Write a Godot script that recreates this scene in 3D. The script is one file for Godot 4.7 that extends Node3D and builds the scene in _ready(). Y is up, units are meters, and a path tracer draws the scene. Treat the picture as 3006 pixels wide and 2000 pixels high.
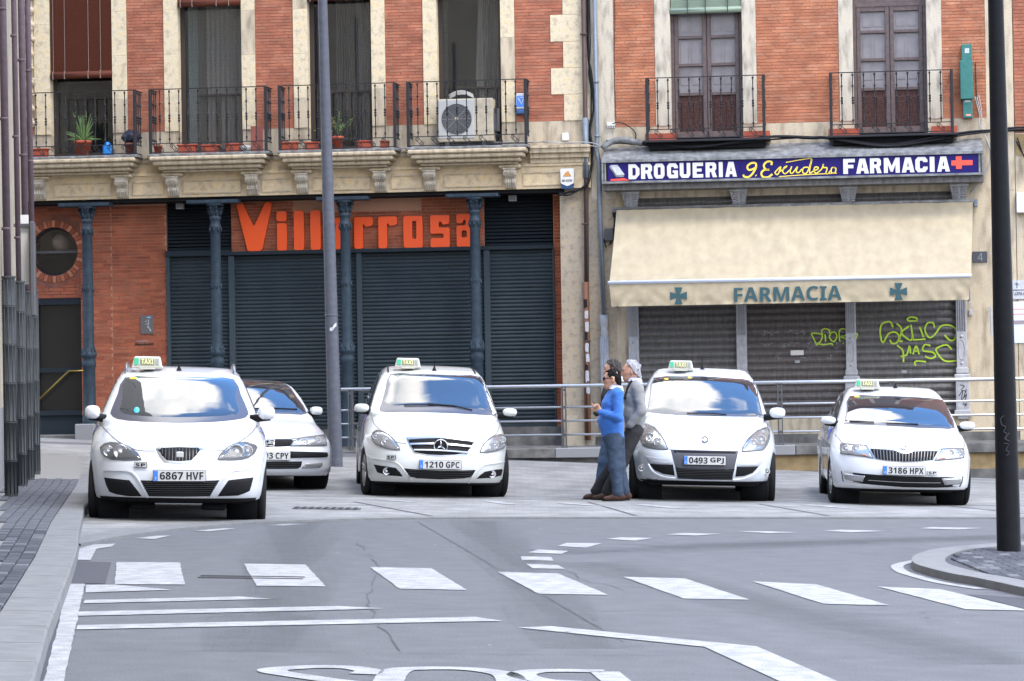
extends Node3D
# A city street: a brick building with a closed shop and a pharmacy, a rank of white taxis, three men talking.
# y is up, metres. The camera stands at the origin on the road and looks along -z. The facades run along EU, outward normal EN.

const TH := 0.12741
var EU := Vector3(cos(TH), 0, sin(TH))
var EN := Vector3(-sin(TH), 0, cos(TH))
var F0 := Vector3(0, 0, -49.0)
var FT := Transform3D()
var rng := RandomNumberGenerator.new()
var used := {}
var M := {}

# ---------------------------------------------------------------- mesh building
class MB:
	var st := SurfaceTool.new()
	var tint := Color.WHITE
	var smooth := false
	func _init(is_smooth := false) -> void:
		st.begin(Mesh.PRIMITIVE_TRIANGLES)
		smooth = is_smooth
		st.set_smooth_group(0 if is_smooth else -1)
	func v(p: Vector3) -> void:
		st.set_color(tint)
		st.add_vertex(p)
	func tri(a: Vector3, b: Vector3, c: Vector3) -> void:   # counter-clockwise as seen from outside
		v(a); v(c); v(b)
	func quad(a: Vector3, b: Vector3, c: Vector3, d: Vector3) -> void:
		tri(a, b, c); tri(a, c, d)
	func box(c: Vector3, s: Vector3, b := Basis()) -> void:
		var h := s * 0.5
		var p := []
		for i in 8:
			p.append(c + b * Vector3(h.x if i & 1 else -h.x, h.y if i & 2 else -h.y, h.z if i & 4 else -h.z))
		quad(p[4], p[5], p[7], p[6]); quad(p[1], p[0], p[2], p[3])
		quad(p[5], p[1], p[3], p[7]); quad(p[0], p[4], p[6], p[2])
		quad(p[6], p[7], p[3], p[2]); quad(p[0], p[1], p[5], p[4])
	func bx(x0: float, x1: float, y0: float, y1: float, z0: float, z1: float) -> void:
		box(Vector3((x0 + x1) / 2, (y0 + y1) / 2, (z0 + z1) / 2), Vector3(absf(x1 - x0), absf(y1 - y0), absf(z1 - z0)))
	func bevel(c: Vector3, s: Vector3, r: float, b := Basis()) -> void:   # a box with chamfered edges
		var h := s * 0.5
		var n: Array = [Vector3.RIGHT, Vector3.UP, Vector3.BACK]
		for ax in 3:
			for sg in [-1.0, 1.0]:
				var e: Vector3 = n[ax] * sg
				var e1: Vector3 = n[(ax + 1) % 3]
				var e2: Vector3 = n[(ax + 2) % 3] * sg
				var a := h[ax]
				var u: float = h[(ax + 1) % 3] - r
				var w: float = h[(ax + 2) % 3] - r
				quad(c + b * (e * a - e1 * u - e2 * w), c + b * (e * a + e1 * u - e2 * w), c + b * (e * a + e1 * u + e2 * w), c + b * (e * a - e1 * u + e2 * w))
		for ax in 3:
			var t: Vector3 = n[ax]
			var e1: Vector3 = n[(ax + 1) % 3]
			var e2: Vector3 = n[(ax + 2) % 3]
			var l: float = h[ax] - r
			var u: float = h[(ax + 1) % 3]
			var w: float = h[(ax + 2) % 3]
			for s1 in [-1.0, 1.0]:
				for s2 in [-1.0, 1.0]:
					var p1 = e1 * (u * s1) + e2 * ((w - r) * s2)
					var p2 = e1 * ((u - r) * s1) + e2 * (w * s2)
					if s1 * s2 > 0:
						quad(c + b * (p1 - t * l), c + b * (p2 - t * l), c + b * (p2 + t * l), c + b * (p1 + t * l))
					else:
						quad(c + b * (p2 - t * l), c + b * (p1 - t * l), c + b * (p1 + t * l), c + b * (p2 + t * l))
		for i in 8:
			var q := Vector3(1 if i & 1 else -1, 1 if i & 2 else -1, 1 if i & 4 else -1)
			var pa := Vector3(h.x * q.x, (h.y - r) * q.y, (h.z - r) * q.z)
			var pb := Vector3((h.x - r) * q.x, h.y * q.y, (h.z - r) * q.z)
			var pc := Vector3((h.x - r) * q.x, (h.y - r) * q.y, h.z * q.z)
			if q.x * q.y * q.z > 0: tri(c + b * pa, c + b * pb, c + b * pc)
			else: tri(c + b * pa, c + b * pc, c + b * pb)
	func tube(pts: Array, r, sides := 8, caps := true) -> void:   # r: a number or one radius for each point
		var rings := []
		var up := Vector3.UP
		for i in pts.size():
			var d: Vector3 = (pts[mini(i + 1, pts.size() - 1)] - pts[maxi(i - 1, 0)]).normalized()
			if absf(d.dot(up)) > 0.95: up = Vector3.RIGHT if absf(d.x) < 0.9 else Vector3.BACK
			var a := d.cross(up).normalized()
			var b := a.cross(d).normalized()
			up = b
			var rr: float = r[i] if r is Array else r
			var ring := []
			for k in sides:
				var t := TAU * k / sides
				ring.append(pts[i] + (a * cos(t) + b * sin(t)) * rr)
			rings.append(ring)
		for i in rings.size() - 1:
			for k in sides:
				var k2 := (k + 1) % sides
				quad(rings[i][k], rings[i][k2], rings[i + 1][k2], rings[i + 1][k])
		if caps:
			for k in range(1, sides - 1):
				tri(rings[0][0], rings[0][k + 1], rings[0][k])
				tri(rings[-1][0], rings[-1][k], rings[-1][k + 1])
	func lathe(prof: Array, seg := 12, at := Vector3.ZERO, b := Basis()) -> void:   # prof: Vector2(radius, height), upwards
		for i in prof.size() - 1:
			for k in seg:
				var t0 := TAU * k / seg
				var t1 := TAU * (k + 1) / seg
				var f := func(p: Vector2, t: float) -> Vector3: return at + b * Vector3(p.x * cos(t), p.y, -p.x * sin(t))
				var A: Vector3 = f.call(prof[i], t0)
				var B: Vector3 = f.call(prof[i], t1)
				var C: Vector3 = f.call(prof[i + 1], t1)
				var D: Vector3 = f.call(prof[i + 1], t0)
				if prof[i].x > 1e-6: tri(A, B, C)
				if prof[i + 1].x > 1e-6: tri(A, C, D)
	func prism(poly: PackedVector2Array, z0: float, z1: float, xf := Transform3D(), back := false) -> void:
		var p := poly
		if Geometry2D.is_polygon_clockwise(p):
			p = p.duplicate(); p.reverse()
		var idx := Geometry2D.triangulate_polygon(p)
		for i in range(0, idx.size(), 3):
			var a := p[idx[i]]
			var b := p[idx[i + 1]]
			var c := p[idx[i + 2]]
			if (b - a).cross(c - a) < 0:
				var t := b; b = c; c = t
			tri(xf * Vector3(a.x, a.y, z1), xf * Vector3(b.x, b.y, z1), xf * Vector3(c.x, c.y, z1))
			if back: tri(xf * Vector3(a.x, a.y, z0), xf * Vector3(c.x, c.y, z0), xf * Vector3(b.x, b.y, z0))
		for i in p.size():
			var a := p[i]
			var b := p[(i + 1) % p.size()]
			if a.distance_squared_to(b) > 4e-7:
				quad(xf * Vector3(a.x, a.y, z0), xf * Vector3(b.x, b.y, z0), xf * Vector3(b.x, b.y, z1), xf * Vector3(a.x, a.y, z1))
	func grid(rows: Array, closed := false) -> void:   # rows of points; a row runs left to right, rows run upwards (seen from outside)
		for j in rows.size() - 1:
			var n: int = rows[j].size()
			for i in (n if closed else n - 1):
				var i2 := (i + 1) % n
				quad(rows[j][i], rows[j][i2], rows[j + 1][i2], rows[j + 1][i])
	func extrude(prof: Array, x0: float, x1: float) -> void:   # a closed (z, y) outline, counter-clockwise seen from +x with z to the left, drawn out along x
		var p := PackedVector2Array(prof)
		prism(p, 0.0, x1 - x0, Transform3D(Basis(Vector3(0, 0, 1), Vector3(0, 1, 0), Vector3(-1, 0, 0)), Vector3(x1, 0, 0)), true)
	func done() -> ArrayMesh:
		st.generate_normals()
		return st.commit()

# ---------------------------------------------------------------- nodes
func numbered(called: String, parent: Node) -> String:
	var key := str(parent.get_instance_id()) + called
	var n: int = used.get(key, 0)
	used[key] = n + 1
	return called if n == 0 else "%s_%03d" % [called, n]

func obj(called: String, mesh, m: Material, parent: Node = self) -> MeshInstance3D:
	var o := MeshInstance3D.new()
	o.name = numbered(called, parent)
	o.mesh = mesh.done() if mesh is MB else mesh
	o.material_override = m
	parent.add_child(o, true)
	return o

func tag(o: Node, label: String, category: String, group := "") -> Node:
	o.set_meta("label", label)
	o.set_meta("category", category)
	if group: o.set_meta("group", group)
	return o

func thing(called: String, label: String, category: String, xf: Transform3D, group := "") -> Node3D:
	var o := Node3D.new()
	o.name = numbered(called, self)
	add_child(o, true)
	o.transform = xf
	tag(o, label, category, group)
	return o

func group_node(called: String, parent: Node, xf := Transform3D()) -> Node3D:   # a part that only holds sub-parts
	var o := Node3D.new()
	o.name = numbered(called, parent)
	parent.add_child(o, true)
	o.transform = xf
	return o

func struct(called: String, mesh, m: Material) -> MeshInstance3D:
	var o := obj(called, mesh, m)
	o.set_meta("kind", "structure")
	return o

func stuff(o: Node) -> Node:
	o.set_meta("kind", "stuff")
	return o

func multi(called: String, mesh: Mesh, m: Material, where: Array, tints: Array, parent: Node) -> MultiMeshInstance3D:
	var mm := MultiMesh.new()
	mm.transform_format = MultiMesh.TRANSFORM_3D
	mm.use_colors = true
	mm.mesh = mesh
	mm.instance_count = where.size()
	for i in where.size():
		mm.set_instance_transform(i, where[i])
		mm.set_instance_color(i, tints[i % tints.size()])
	var o := MultiMeshInstance3D.new()
	o.name = numbered(called, parent)
	o.multimesh = mm
	o.material_override = m
	parent.add_child(o, true)
	stuff(o)
	return o

func fx(u: float, v: float, w: float) -> Transform3D:   # a place on the facade
	return FT * Transform3D(Basis(), Vector3(u, v, w))

# ---------------------------------------------------------------- materials (colours given as linear, real-world values)
func lin(r: float, g: float, b: float) -> Color:
	return Color(r, g, b).linear_to_srgb()

func noise_tex(seed_: int, freq: float, octaves: int, lo: float, hi: float, kind := FastNoiseLite.TYPE_SIMPLEX_SMOOTH, size := 512) -> NoiseTexture2D:
	var n := FastNoiseLite.new()
	n.seed = seed_
	n.noise_type = kind
	n.frequency = freq
	n.fractal_octaves = octaves
	var t := NoiseTexture2D.new()
	t.width = size; t.height = size
	t.seamless = true
	t.noise = n
	var g := Gradient.new()
	g.set_color(0, Color(lo, lo, lo)); g.set_color(1, Color(hi, hi, hi))
	t.color_ramp = g
	return t

var T := {}
func mat(c: Color, rough := 0.8, tex := "", size := 1.0, bump := 0.0, detail := "", dsize := 4.0, metal := 0.0) -> StandardMaterial3D:
	var m := StandardMaterial3D.new()
	m.albedo_color = c
	m.roughness = rough
	m.metallic = metal
	if metal == 0.0 and maxf(c.r, maxf(c.g, c.b)) < 0.42 and rough > 0.3: m.metallic_specular = 0.22
	if tex:
		m.albedo_texture = T[tex]
		m.uv1_triplanar = true
		m.uv1_world_triplanar = true
		m.uv1_scale = Vector3.ONE / size
		if bump > 0.0:
			m.heightmap_enabled = true
			m.heightmap_texture = T[tex]
			m.heightmap_scale = bump
	if detail:
		m.detail_enabled = true
		m.detail_albedo = T[detail]
		m.detail_blend_mode = BaseMaterial3D.BLEND_MODE_MUL
		m.detail_uv_layer = BaseMaterial3D.DETAIL_UV_2
		m.uv2_triplanar = true
		m.uv2_world_triplanar = true
		m.uv2_scale = Vector3.ONE / dsize if detail not in ["streak", "runoff"] else Vector3(1.0 / dsize, 0.25 / dsize, 1.0 / dsize)
	return m

func ground_y(x: float, z: float) -> float:
	var xx := clampf(x, -14.0, 14.0)
	var h0 := -0.033 * xx
	var h1 := 0.252 - 0.051 * xx
	return lerpf(h0, h1, clampf((-z - 39.5) / 7.5, 0.0, 1.0))

func on_ground(x: float, z: float, lift := 0.0) -> Vector3:
	return Vector3(x, ground_y(x, z) + lift, z)

func smooth_line(pts: Array, per := 6, closed := false) -> Array:   # Catmull-Rom through Vector2 or Vector3 points
	var out := []
	var n := pts.size()
	for i in (n if closed else n - 1):
		var p0 = pts[(i - 1 + n) % n] if closed or i > 0 else pts[0]
		var p1 = pts[i]
		var p2 = pts[(i + 1) % n]
		var p3 = pts[(i + 2) % n] if closed or i + 2 < n else pts[n - 1]
		for k in per:
			out.append(p1.cubic_interpolate(p2, p0, p3, float(k) / per))
	if not closed: out.append(pts[n - 1])
	return out

func round_poly(pts: Array, r: float, seg := 4) -> PackedVector2Array:   # corners rounded
	var out := PackedVector2Array()
	var n := pts.size()
	for i in n:
		var p: Vector2 = pts[i]
		var a: Vector2 = pts[(i - 1 + n) % n]
		var b: Vector2 = pts[(i + 1) % n]
		var rr := minf(r, minf(p.distance_to(a), p.distance_to(b)) * 0.45)
		var s := p + (a - p).normalized() * rr
		var e := p + (b - p).normalized() * rr
		for k in seg + 1:
			var t := float(k) / seg
			out.append(s.lerp(p, t).lerp(p.lerp(e, t), t))
	return out

func stroke(pts: Array, width: float) -> Array:   # polygons of a pen stroke with round ends
	return Geometry2D.offset_polyline(PackedVector2Array(pts), width / 2, Geometry2D.JOIN_ROUND, Geometry2D.END_ROUND)

func pen(b: MB, pts: Array, width: float, z0: float, z1: float, xf := Transform3D(), ratio := 1.0) -> void:   # a flat ribbon along a line, each bit its own quads
	var L := []
	var R := []
	for i in pts.size():
		var d: Vector2 = (pts[mini(i + 1, pts.size() - 1)] - pts[maxi(i - 1, 0)]).normalized()
		var n := Vector2(-d.y, d.x) * width / 2 * (1.0 if i > 0 and i < pts.size() - 1 else ratio)
		L.append(pts[i] + n); R.append(pts[i] - n)
	for i in pts.size() - 1:
		var q := [R[i], R[i + 1], L[i + 1], L[i]]
		var f := func(p: Vector2, z: float) -> Vector3: return xf * Vector3(p.x, p.y, z)
		b.quad(f.call(q[0], z1), f.call(q[1], z1), f.call(q[2], z1), f.call(q[3], z1))
		b.quad(f.call(q[0], z0), f.call(q[1], z0), f.call(q[1], z1), f.call(q[0], z1))
		b.quad(f.call(q[2], z0), f.call(q[3], z0), f.call(q[3], z1), f.call(q[2], z1))

func text_mesh(s: String, height: float, depth: float, font_name := "Droid Sans", bold := false) -> TextMesh:
	var f := SystemFont.new()
	f.font_names = PackedStringArray([font_name])
	f.font_weight = 700 if bold else 400
	var t := TextMesh.new()
	t.text = s
	t.font = f
	t.font_size = 64
	t.pixel_size = height / 64.0
	t.depth = depth
	return t

func circle(c: Vector2, r: float, n := 24) -> PackedVector2Array:
	var p := PackedVector2Array()
	for i in n: p.append(c + Vector2(cos(TAU * i / n), sin(TAU * i / n)) * r)
	return p

func keyhole(outer: PackedVector2Array, inner: PackedVector2Array) -> PackedVector2Array:   # an outline with one hole, joined by a hairline slit
	var o := outer.duplicate()
	var h := inner.duplicate()
	if Geometry2D.is_polygon_clockwise(o): o.reverse()
	if not Geometry2D.is_polygon_clockwise(h): h.reverse()
	var best := [0, 0, 1e9]
	for i in o.size():
		for j in h.size():
			var d := o[i].distance_squared_to(h[j])
			if d < best[2]: best = [i, j, d]
	var out := PackedVector2Array()
	for k in o.size(): out.append(o[(best[0] + k) % o.size()])
	var dir := (h[best[1]] - o[best[0]]).normalized()
	var side := Vector2(-dir.y, dir.x) * 0.0003
	out.append(o[best[0]] + side)
	for k in h.size(): out.append(h[(best[1] + k) % h.size()])
	out[o.size() + 1] = h[best[1]] + side
	out.append(h[best[1]] - side)
	out[0] = o[best[0]] - side
	return out

# ---------------------------------------------------------------- the scene
func _ready() -> void:
	var cam := Camera3D.new()
	cam.name = "camera"
	cam.fov = rad_to_deg(2.0 * atan(1000.0 / 8838.0))
	cam.near = 0.5
	cam.far = 600.0
	cam.transform = Transform3D(Basis(Vector3.RIGHT, atan(122.0 / 8838.0)) * Basis(Vector3.BACK, -0.016), Vector3(0, 1.457, 0))
	add_child(cam)
	cam.current = true
	var env := Environment.new()
	env.background_mode = Environment.BG_SKY
	env.tonemap_mode = Environment.TONE_MAPPER_LINEAR
	env.tonemap_exposure = 2.85
	env.sdfgi_enabled = true
	env.ssao_enabled = true
	env.ssil_enabled = true
	var sky := Sky.new()
	var pano := PanoramaSkyMaterial.new()
	pano.panorama = sky_picture()
	sky.sky_material = pano
	env.sky = sky
	var we := WorldEnvironment.new()
	we.name = "world"
	we.environment = env
	add_child(we)
	var sun := DirectionalLight3D.new()
	sun.name = "sun"
	sun.light_energy = 0.4
	sun.light_color = Color(1.0, 0.96, 0.9)
	sun.light_angular_distance = 14.0
	sun.shadow_enabled = true
	sun.rotation_degrees = Vector3(-62, 30, 0)
	add_child(sun)
	rng.seed = 7
	FT = Transform3D(Basis(EU, Vector3.UP, EN), F0)
	make_materials()
	make_ground()
	make_brick_building()
	make_pharmacy()
	make_other_buildings()
	make_shop_sign()
	make_pharmacy_sign()
	make_awning()
	make_pipes_and_cables()
	make_balcony_things()
	make_wall_things()
	make_ramp_railing()
	make_lamp_posts()
	make_cars()
	make_people()

func sky_picture() -> ImageTexture:   # air and clouds only
	var W := 640
	var H := 320
	var im := Image.create_empty(W, H, false, Image.FORMAT_RGBF)
	var n := FastNoiseLite.new()
	n.seed = 40
	n.frequency = 1.3
	n.fractal_octaves = 6
	n.fractal_gain = 0.52
	n.noise_type = FastNoiseLite.TYPE_SIMPLEX_SMOOTH
	for j in H:
		var el := PI / 2 - (j + 0.5) / H * PI
		var y := sin(el)
		for i in W:
			var az := (i + 0.5) / W * TAU
			var c := Color(0.3, 0.3, 0.3)
			if y > 0.0:
				var x := sin(az) * cos(el)
				var z := -cos(az) * cos(el)
				var q := 1.0 / (y + 0.25)
				var d := n.get_noise_3d(x * q, 3.0, z * q)
				var k := smoothstep(-0.10, 0.12, d)
				var thick := clampf(0.5 + 1.6 * n.get_noise_3d(x * q * 2.3 + 9.0, 7.0, z * q * 2.3), 0.0, 1.0)
				var blue := Color(0.15, 0.45, 1.15).lerp(Color(0.85, 0.95, 1.12), pow(1.0 - y, 3.0))
				c = blue.lerp(Color(2.75, 2.66, 2.54).lerp(Color(1.55, 1.62, 1.72), thick), k)
			im.set_pixel(i, j, c)
	return ImageTexture.create_from_image(im)

func make_materials() -> void:
	T.fine = noise_tex(1, 0.06, 4, 0.84, 1.0)
	T.grain = noise_tex(2, 0.25, 3, 0.76, 1.0)
	T.blotch = noise_tex(3, 0.012, 5, 0.74, 1.0)
	T.soft = noise_tex(4, 0.01, 4, 0.84, 1.0)
	T.streak = noise_tex(5, 0.03, 4, 0.66, 1.0)
	T.stain = noise_tex(6, 0.015, 5, 0.55, 1.0)
	T.cell = noise_tex(8, 0.05, 2, 0.75, 1.0, FastNoiseLite.TYPE_CELLULAR)
	T.cloth = noise_tex(12, 0.008, 3, 0.93, 1.0)
	T.aggregate = noise_tex(15, 0.33, 3, 0.60, 1.0)
	T.stone_tint = noise_tex(16, 0.02, 5, 0.8, 1.0)
	T.stone_tint.color_ramp.offsets = PackedFloat32Array([0.0, 0.35, 0.6, 1.0])
	T.stone_tint.color_ramp.colors = PackedColorArray([Color(0.80, 0.78, 0.76), Color(0.95, 0.94, 0.93), Color(1, 1, 1), Color(1.0, 0.93, 0.77)])
	T.runoff = noise_tex(17, 0.02, 5, 0.5, 1.0)
	T.runoff.color_ramp.offsets = PackedFloat32Array([0.0, 0.3, 0.55, 1.0])
	T.runoff.color_ramp.colors = PackedColorArray([Color(0.66, 0.65, 0.64), Color(0.86, 0.85, 0.84), Color(0.97, 0.97, 0.97), Color(1.0, 0.98, 0.93)])
	T.sailcloth = noise_tex(18, 0.015, 4, 0.86, 1.0)
	T.road = noise_tex(13, 0.012, 5, 0.86, 1.0)
	T.wear = noise_tex(14, 0.07, 4, 0.45, 1.0)
	T.wear.color_ramp.offsets = PackedFloat32Array([0.0, 0.26, 0.36, 1.0])
	T.wear.color_ramp.colors = PackedColorArray([Color(0.55, 0.55, 0.56), Color(0.68, 0.68, 0.69), Color(0.94, 0.94, 0.94), Color(1, 1, 1)])
	T.pave = paver_picture()
	M.stone = mat(lin(0.69, 0.585, 0.405), 0.9, "fine", 0.9, 0.4, "stone_tint", 1.6)
	M.stone_gold = mat(lin(0.64, 0.51, 0.33), 0.9, "fine", 0.9, 0.5, "stone_tint", 2.2)
	M.stone_stained = mat(lin(0.58, 0.475, 0.325), 0.92, "fine", 0.7, 0.6, "runoff", 1.1)
	M.stone_grey = mat(lin(0.56, 0.465, 0.335), 0.92, "fine", 0.8, 0.6, "runoff", 1.8)
	M.stone_right = mat(lin(0.60, 0.50, 0.355), 0.92, "fine", 0.8, 0.6, "runoff", 2.1)
	M.stone_cool = mat(lin(0.60, 0.53, 0.42), 0.92, "fine", 0.8, 0.5, "runoff", 1.4)
	M.rough_stone = mat(lin(0.58, 0.49, 0.37), 0.95, "aggregate", 1.3, 1.0, "stone_tint", 1.2)
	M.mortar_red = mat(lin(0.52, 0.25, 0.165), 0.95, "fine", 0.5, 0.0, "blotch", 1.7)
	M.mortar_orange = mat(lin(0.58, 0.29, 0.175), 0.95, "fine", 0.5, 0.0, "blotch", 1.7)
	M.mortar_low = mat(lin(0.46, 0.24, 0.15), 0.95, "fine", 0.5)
	M.brick_plain = mat(lin(0.30, 0.11, 0.07), 0.9, "fine", 0.6, 0.0, "blotch", 2.0)
	var reds := [Vector3(0.50, 0.168, 0.09), Vector3(0.53, 0.188, 0.10), Vector3(0.47, 0.153, 0.083), Vector3(0.51, 0.195, 0.11)]
	var oranges := [Vector3(0.57, 0.205, 0.10), Vector3(0.61, 0.232, 0.116), Vector3(0.53, 0.186, 0.092), Vector3(0.59, 0.243, 0.132)]
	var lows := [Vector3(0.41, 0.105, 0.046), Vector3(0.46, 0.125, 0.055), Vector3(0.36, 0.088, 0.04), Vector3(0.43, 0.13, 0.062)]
	M.reds = []; M.oranges = []; M.lows = []
	for v in reds: M.reds.append(mat(lin(v.x, v.y, v.z), 0.9, "fine", 0.5, 0.3, "blotch", 2.3))
	for v in oranges: M.oranges.append(mat(lin(v.x, v.y, v.z), 0.9, "fine", 0.5, 0.3, "blotch", 2.3))
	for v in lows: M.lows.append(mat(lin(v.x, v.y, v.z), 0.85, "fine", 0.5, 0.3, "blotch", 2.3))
	for key in ["red", "orange", "low"]:
		var m := mat(Color.WHITE, 0.9, "fine", 0.5, 0.3, "blotch", 2.3)
		m.vertex_color_use_as_albedo = true
		M[key + "_many"] = m
	M.red_tints = reds.map(func(v): return Color(v.x, v.y, v.z))
	M.orange_tints = oranges.map(func(v): return Color(v.x, v.y, v.z))
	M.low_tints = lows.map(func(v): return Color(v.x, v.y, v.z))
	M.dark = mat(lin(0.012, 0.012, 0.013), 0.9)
	M.room = mat(lin(0.05, 0.047, 0.043), 0.95)
	M.iron = mat(lin(0.035, 0.034, 0.037), 0.55, "fine", 0.3)
	M.iron_blue = mat(lin(0.050, 0.072, 0.094), 0.42, "fine", 0.4, 0.3, "blotch", 0.9)
	M.shutter = mat(lin(0.041, 0.054, 0.062), 0.45, "fine", 0.8, 0.0, "soft", 3.0)
	M.shutter_post = mat(lin(0.048, 0.064, 0.075), 0.45, "fine", 0.8)
	M.louvre = mat(lin(0.02, 0.026, 0.032), 0.5)
	M.wood_blind = mat(lin(0.115, 0.036, 0.021), 0.6, "fine", 0.25)
	M.green_blind = mat(lin(0.24, 0.30, 0.22), 0.6, "fine", 0.25)
	M.cord = mat(lin(0.2, 0.15, 0.12), 0.9)
	M.frame_dark = mat(lin(0.045, 0.036, 0.03), 0.5)
	M.door_wood = mat(lin(0.175, 0.122, 0.112), 0.7, "streak", 0.35, 0.4, "blotch", 0.8)
	M.door_worn = mat(lin(0.145, 0.074, 0.064), 0.7, "stain", 0.3, 0.5, "streak", 0.4)
	M.door_pane = mat(lin(0.19, 0.172, 0.176), 0.3, "soft", 1.3)
	M.glass = glass(lin(0.02, 0.022, 0.022), 0.15)
	M.glass_clear = glass(lin(0.05, 0.05, 0.05), 0.12)
	M.curtain = mat(lin(0.42, 0.40, 0.36), 0.95, "streak", 0.4)
	M.zinc = mat(lin(0.36, 0.36, 0.35), 0.6, "blotch", 0.8, 0.2, "stain", 1.4)
	M.silver_paint = mat(lin(0.47, 0.47, 0.49), 0.5, "fine", 0.5, 0.3, "soft", 0.8)
	M.pharm_shutter = mat(lin(0.20, 0.188, 0.178), 0.5, "blotch", 0.6, 0.0, "streak", 1.1)
	M.pharm_shutter_red = mat(lin(0.175, 0.15, 0.14), 0.55, "blotch", 0.6, 0.0, "streak", 0.9)
	M.navy = mat(lin(0.016, 0.011, 0.095), 0.35)
	M.sign_white = mat(lin(0.55, 0.535, 0.47), 0.4)
	M.sign_yellow = mat(lin(0.72, 0.53, 0.05), 0.4)
	M.sign_red = mat(lin(0.75, 0.06, 0.03), 0.4)
	M.orange_letter = mat(lin(0.74, 0.072, 0.004), 0.45)
	M.orange_side = mat(lin(0.40, 0.04, 0.005), 0.5)
	M.canvas = mat(lin(0.45, 0.372, 0.245), 0.9, "cloth", 3.5, 0.0, "sailcloth", 1.7)
	M.canvas.backlight_enabled = true
	M.canvas.backlight = Color(0.16, 0.14, 0.10)
	M.awning_ink = mat(lin(0.04, 0.085, 0.095), 0.9)
	M.steel = mat(lin(0.58, 0.57, 0.56), 0.32, "fine", 0.5, 0.0, "", 1.0, 0.75)
	M.steel_dark = mat(lin(0.09, 0.09, 0.095), 0.45)
	M.rail_post = mat(lin(0.10, 0.10, 0.105), 0.45, "fine", 0.4)
	M.pvc = mat(lin(0.115, 0.085, 0.10), 0.5, "soft", 0.5)
	M.casing = mat(lin(0.068, 0.074, 0.078), 0.5, "fine", 0.4, 0.2, "soft", 0.7)
	M.pipe_brown = mat(lin(0.105, 0.07, 0.062), 0.5, "soft", 0.6)
	M.pipe_rust = mat(lin(0.20, 0.085, 0.045), 0.6, "blotch", 0.3)
	M.pipe_grey = mat(lin(0.17, 0.20, 0.235), 0.45, "soft", 0.5)
	M.cable = mat(lin(0.018, 0.018, 0.02), 0.6)
	M.cable_grey = mat(lin(0.30, 0.29, 0.28), 0.6)
	M.white_plastic = mat(lin(0.55, 0.54, 0.50), 0.5)
	M.cream_plastic = mat(lin(0.50, 0.42, 0.30), 0.5, "soft", 0.6)
	M.pot = mat(lin(0.40, 0.075, 0.032), 0.7, "fine", 0.2)
	M.pot_dark = mat(lin(0.20, 0.06, 0.035), 0.8, "fine", 0.2)
	M.soil = mat(lin(0.03, 0.022, 0.016), 1.0)
	M.leaf = mat(lin(0.10, 0.17, 0.045), 0.5)
	M.leaf.backlight_enabled = true
	M.leaf.backlight = Color(0.1, 0.2, 0.03)
	M.leaf_dry = mat(lin(0.16, 0.13, 0.06), 0.8)
	M.blue_plastic = mat(lin(0.02, 0.22, 0.62), 0.4)
	M.green_box = mat(lin(0.018, 0.15, 0.125), 0.5, "soft", 0.4)
	M.asphalt = mat(lin(0.148, 0.150, 0.158), 0.9, "aggregate", 2.6, 0.3, "road", 2.6)
	M.patch = mat(lin(0.095, 0.095, 0.105), 0.92, "grain", 0.2, 0.4)
	M.paving = mat(lin(0.275, 0.272, 0.262), 0.85, "pave", 1.6, 0.0, "blotch", 5.0)
	M.kerb = mat(lin(0.215, 0.215, 0.212), 0.85, "grain", 0.5, 0.15, "soft", 1.3)
	M.paver_dark = mat(lin(0.125, 0.125, 0.14), 0.85, "grain", 0.4, 0.2, "soft", 1.0)
	M.joint = mat(lin(0.24, 0.235, 0.22), 0.95, "grain", 0.3)
	M.paint = mat(lin(0.40, 0.40, 0.395), 0.8, "wear", 0.55, 0.0, "blotch", 1.3)
	M.crack = mat(lin(0.088, 0.088, 0.092), 0.95)
	M.track = mat(Color(0.05, 0.05, 0.055, 0.018), 0.95)
	M.track.transparency = BaseMaterial3D.TRANSPARENCY_ALPHA
	M.concrete = mat(lin(0.24, 0.23, 0.21), 0.9, "grain", 0.6, 0.3, "stain", 2.4)
	M.ochre = mat(lin(0.40, 0.28, 0.13), 0.9, "fine", 0.8, 0.0, "blotch", 1.5)
	M.cream_wall = mat(lin(0.42, 0.37, 0.28), 0.9, "fine", 0.8, 0.0, "soft", 3.0)
	M.granite = mat(lin(0.26, 0.26, 0.26), 0.85, "grain", 0.4)
	M.post_grey = mat(lin(0.10, 0.106, 0.128), 0.35, "soft", 0.6)
	M.post_black = mat(lin(0.011, 0.0115, 0.0135), 0.5, "soft", 0.6)
	M.lime = mat(lin(0.38, 0.55, 0.03), 0.7)
	M.ink = mat(lin(0.02, 0.02, 0.022), 0.8)
	M.scrawl = mat(lin(0.28, 0.28, 0.28), 0.8)
	M.gold = mat(lin(0.30, 0.20, 0.05), 0.35, "", 1.0, 0.0, "", 1.0, 0.7)
	M.paper = mat(lin(0.52, 0.53, 0.55), 0.8, "soft", 0.4)

func glass(c: Color, alpha: float) -> StandardMaterial3D:
	var m := StandardMaterial3D.new()
	m.transparency = BaseMaterial3D.TRANSPARENCY_ALPHA
	m.albedo_color = Color(c.r, c.g, c.b, alpha)
	m.roughness = 0.02
	m.metallic_specular = 0.7
	return m

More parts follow.
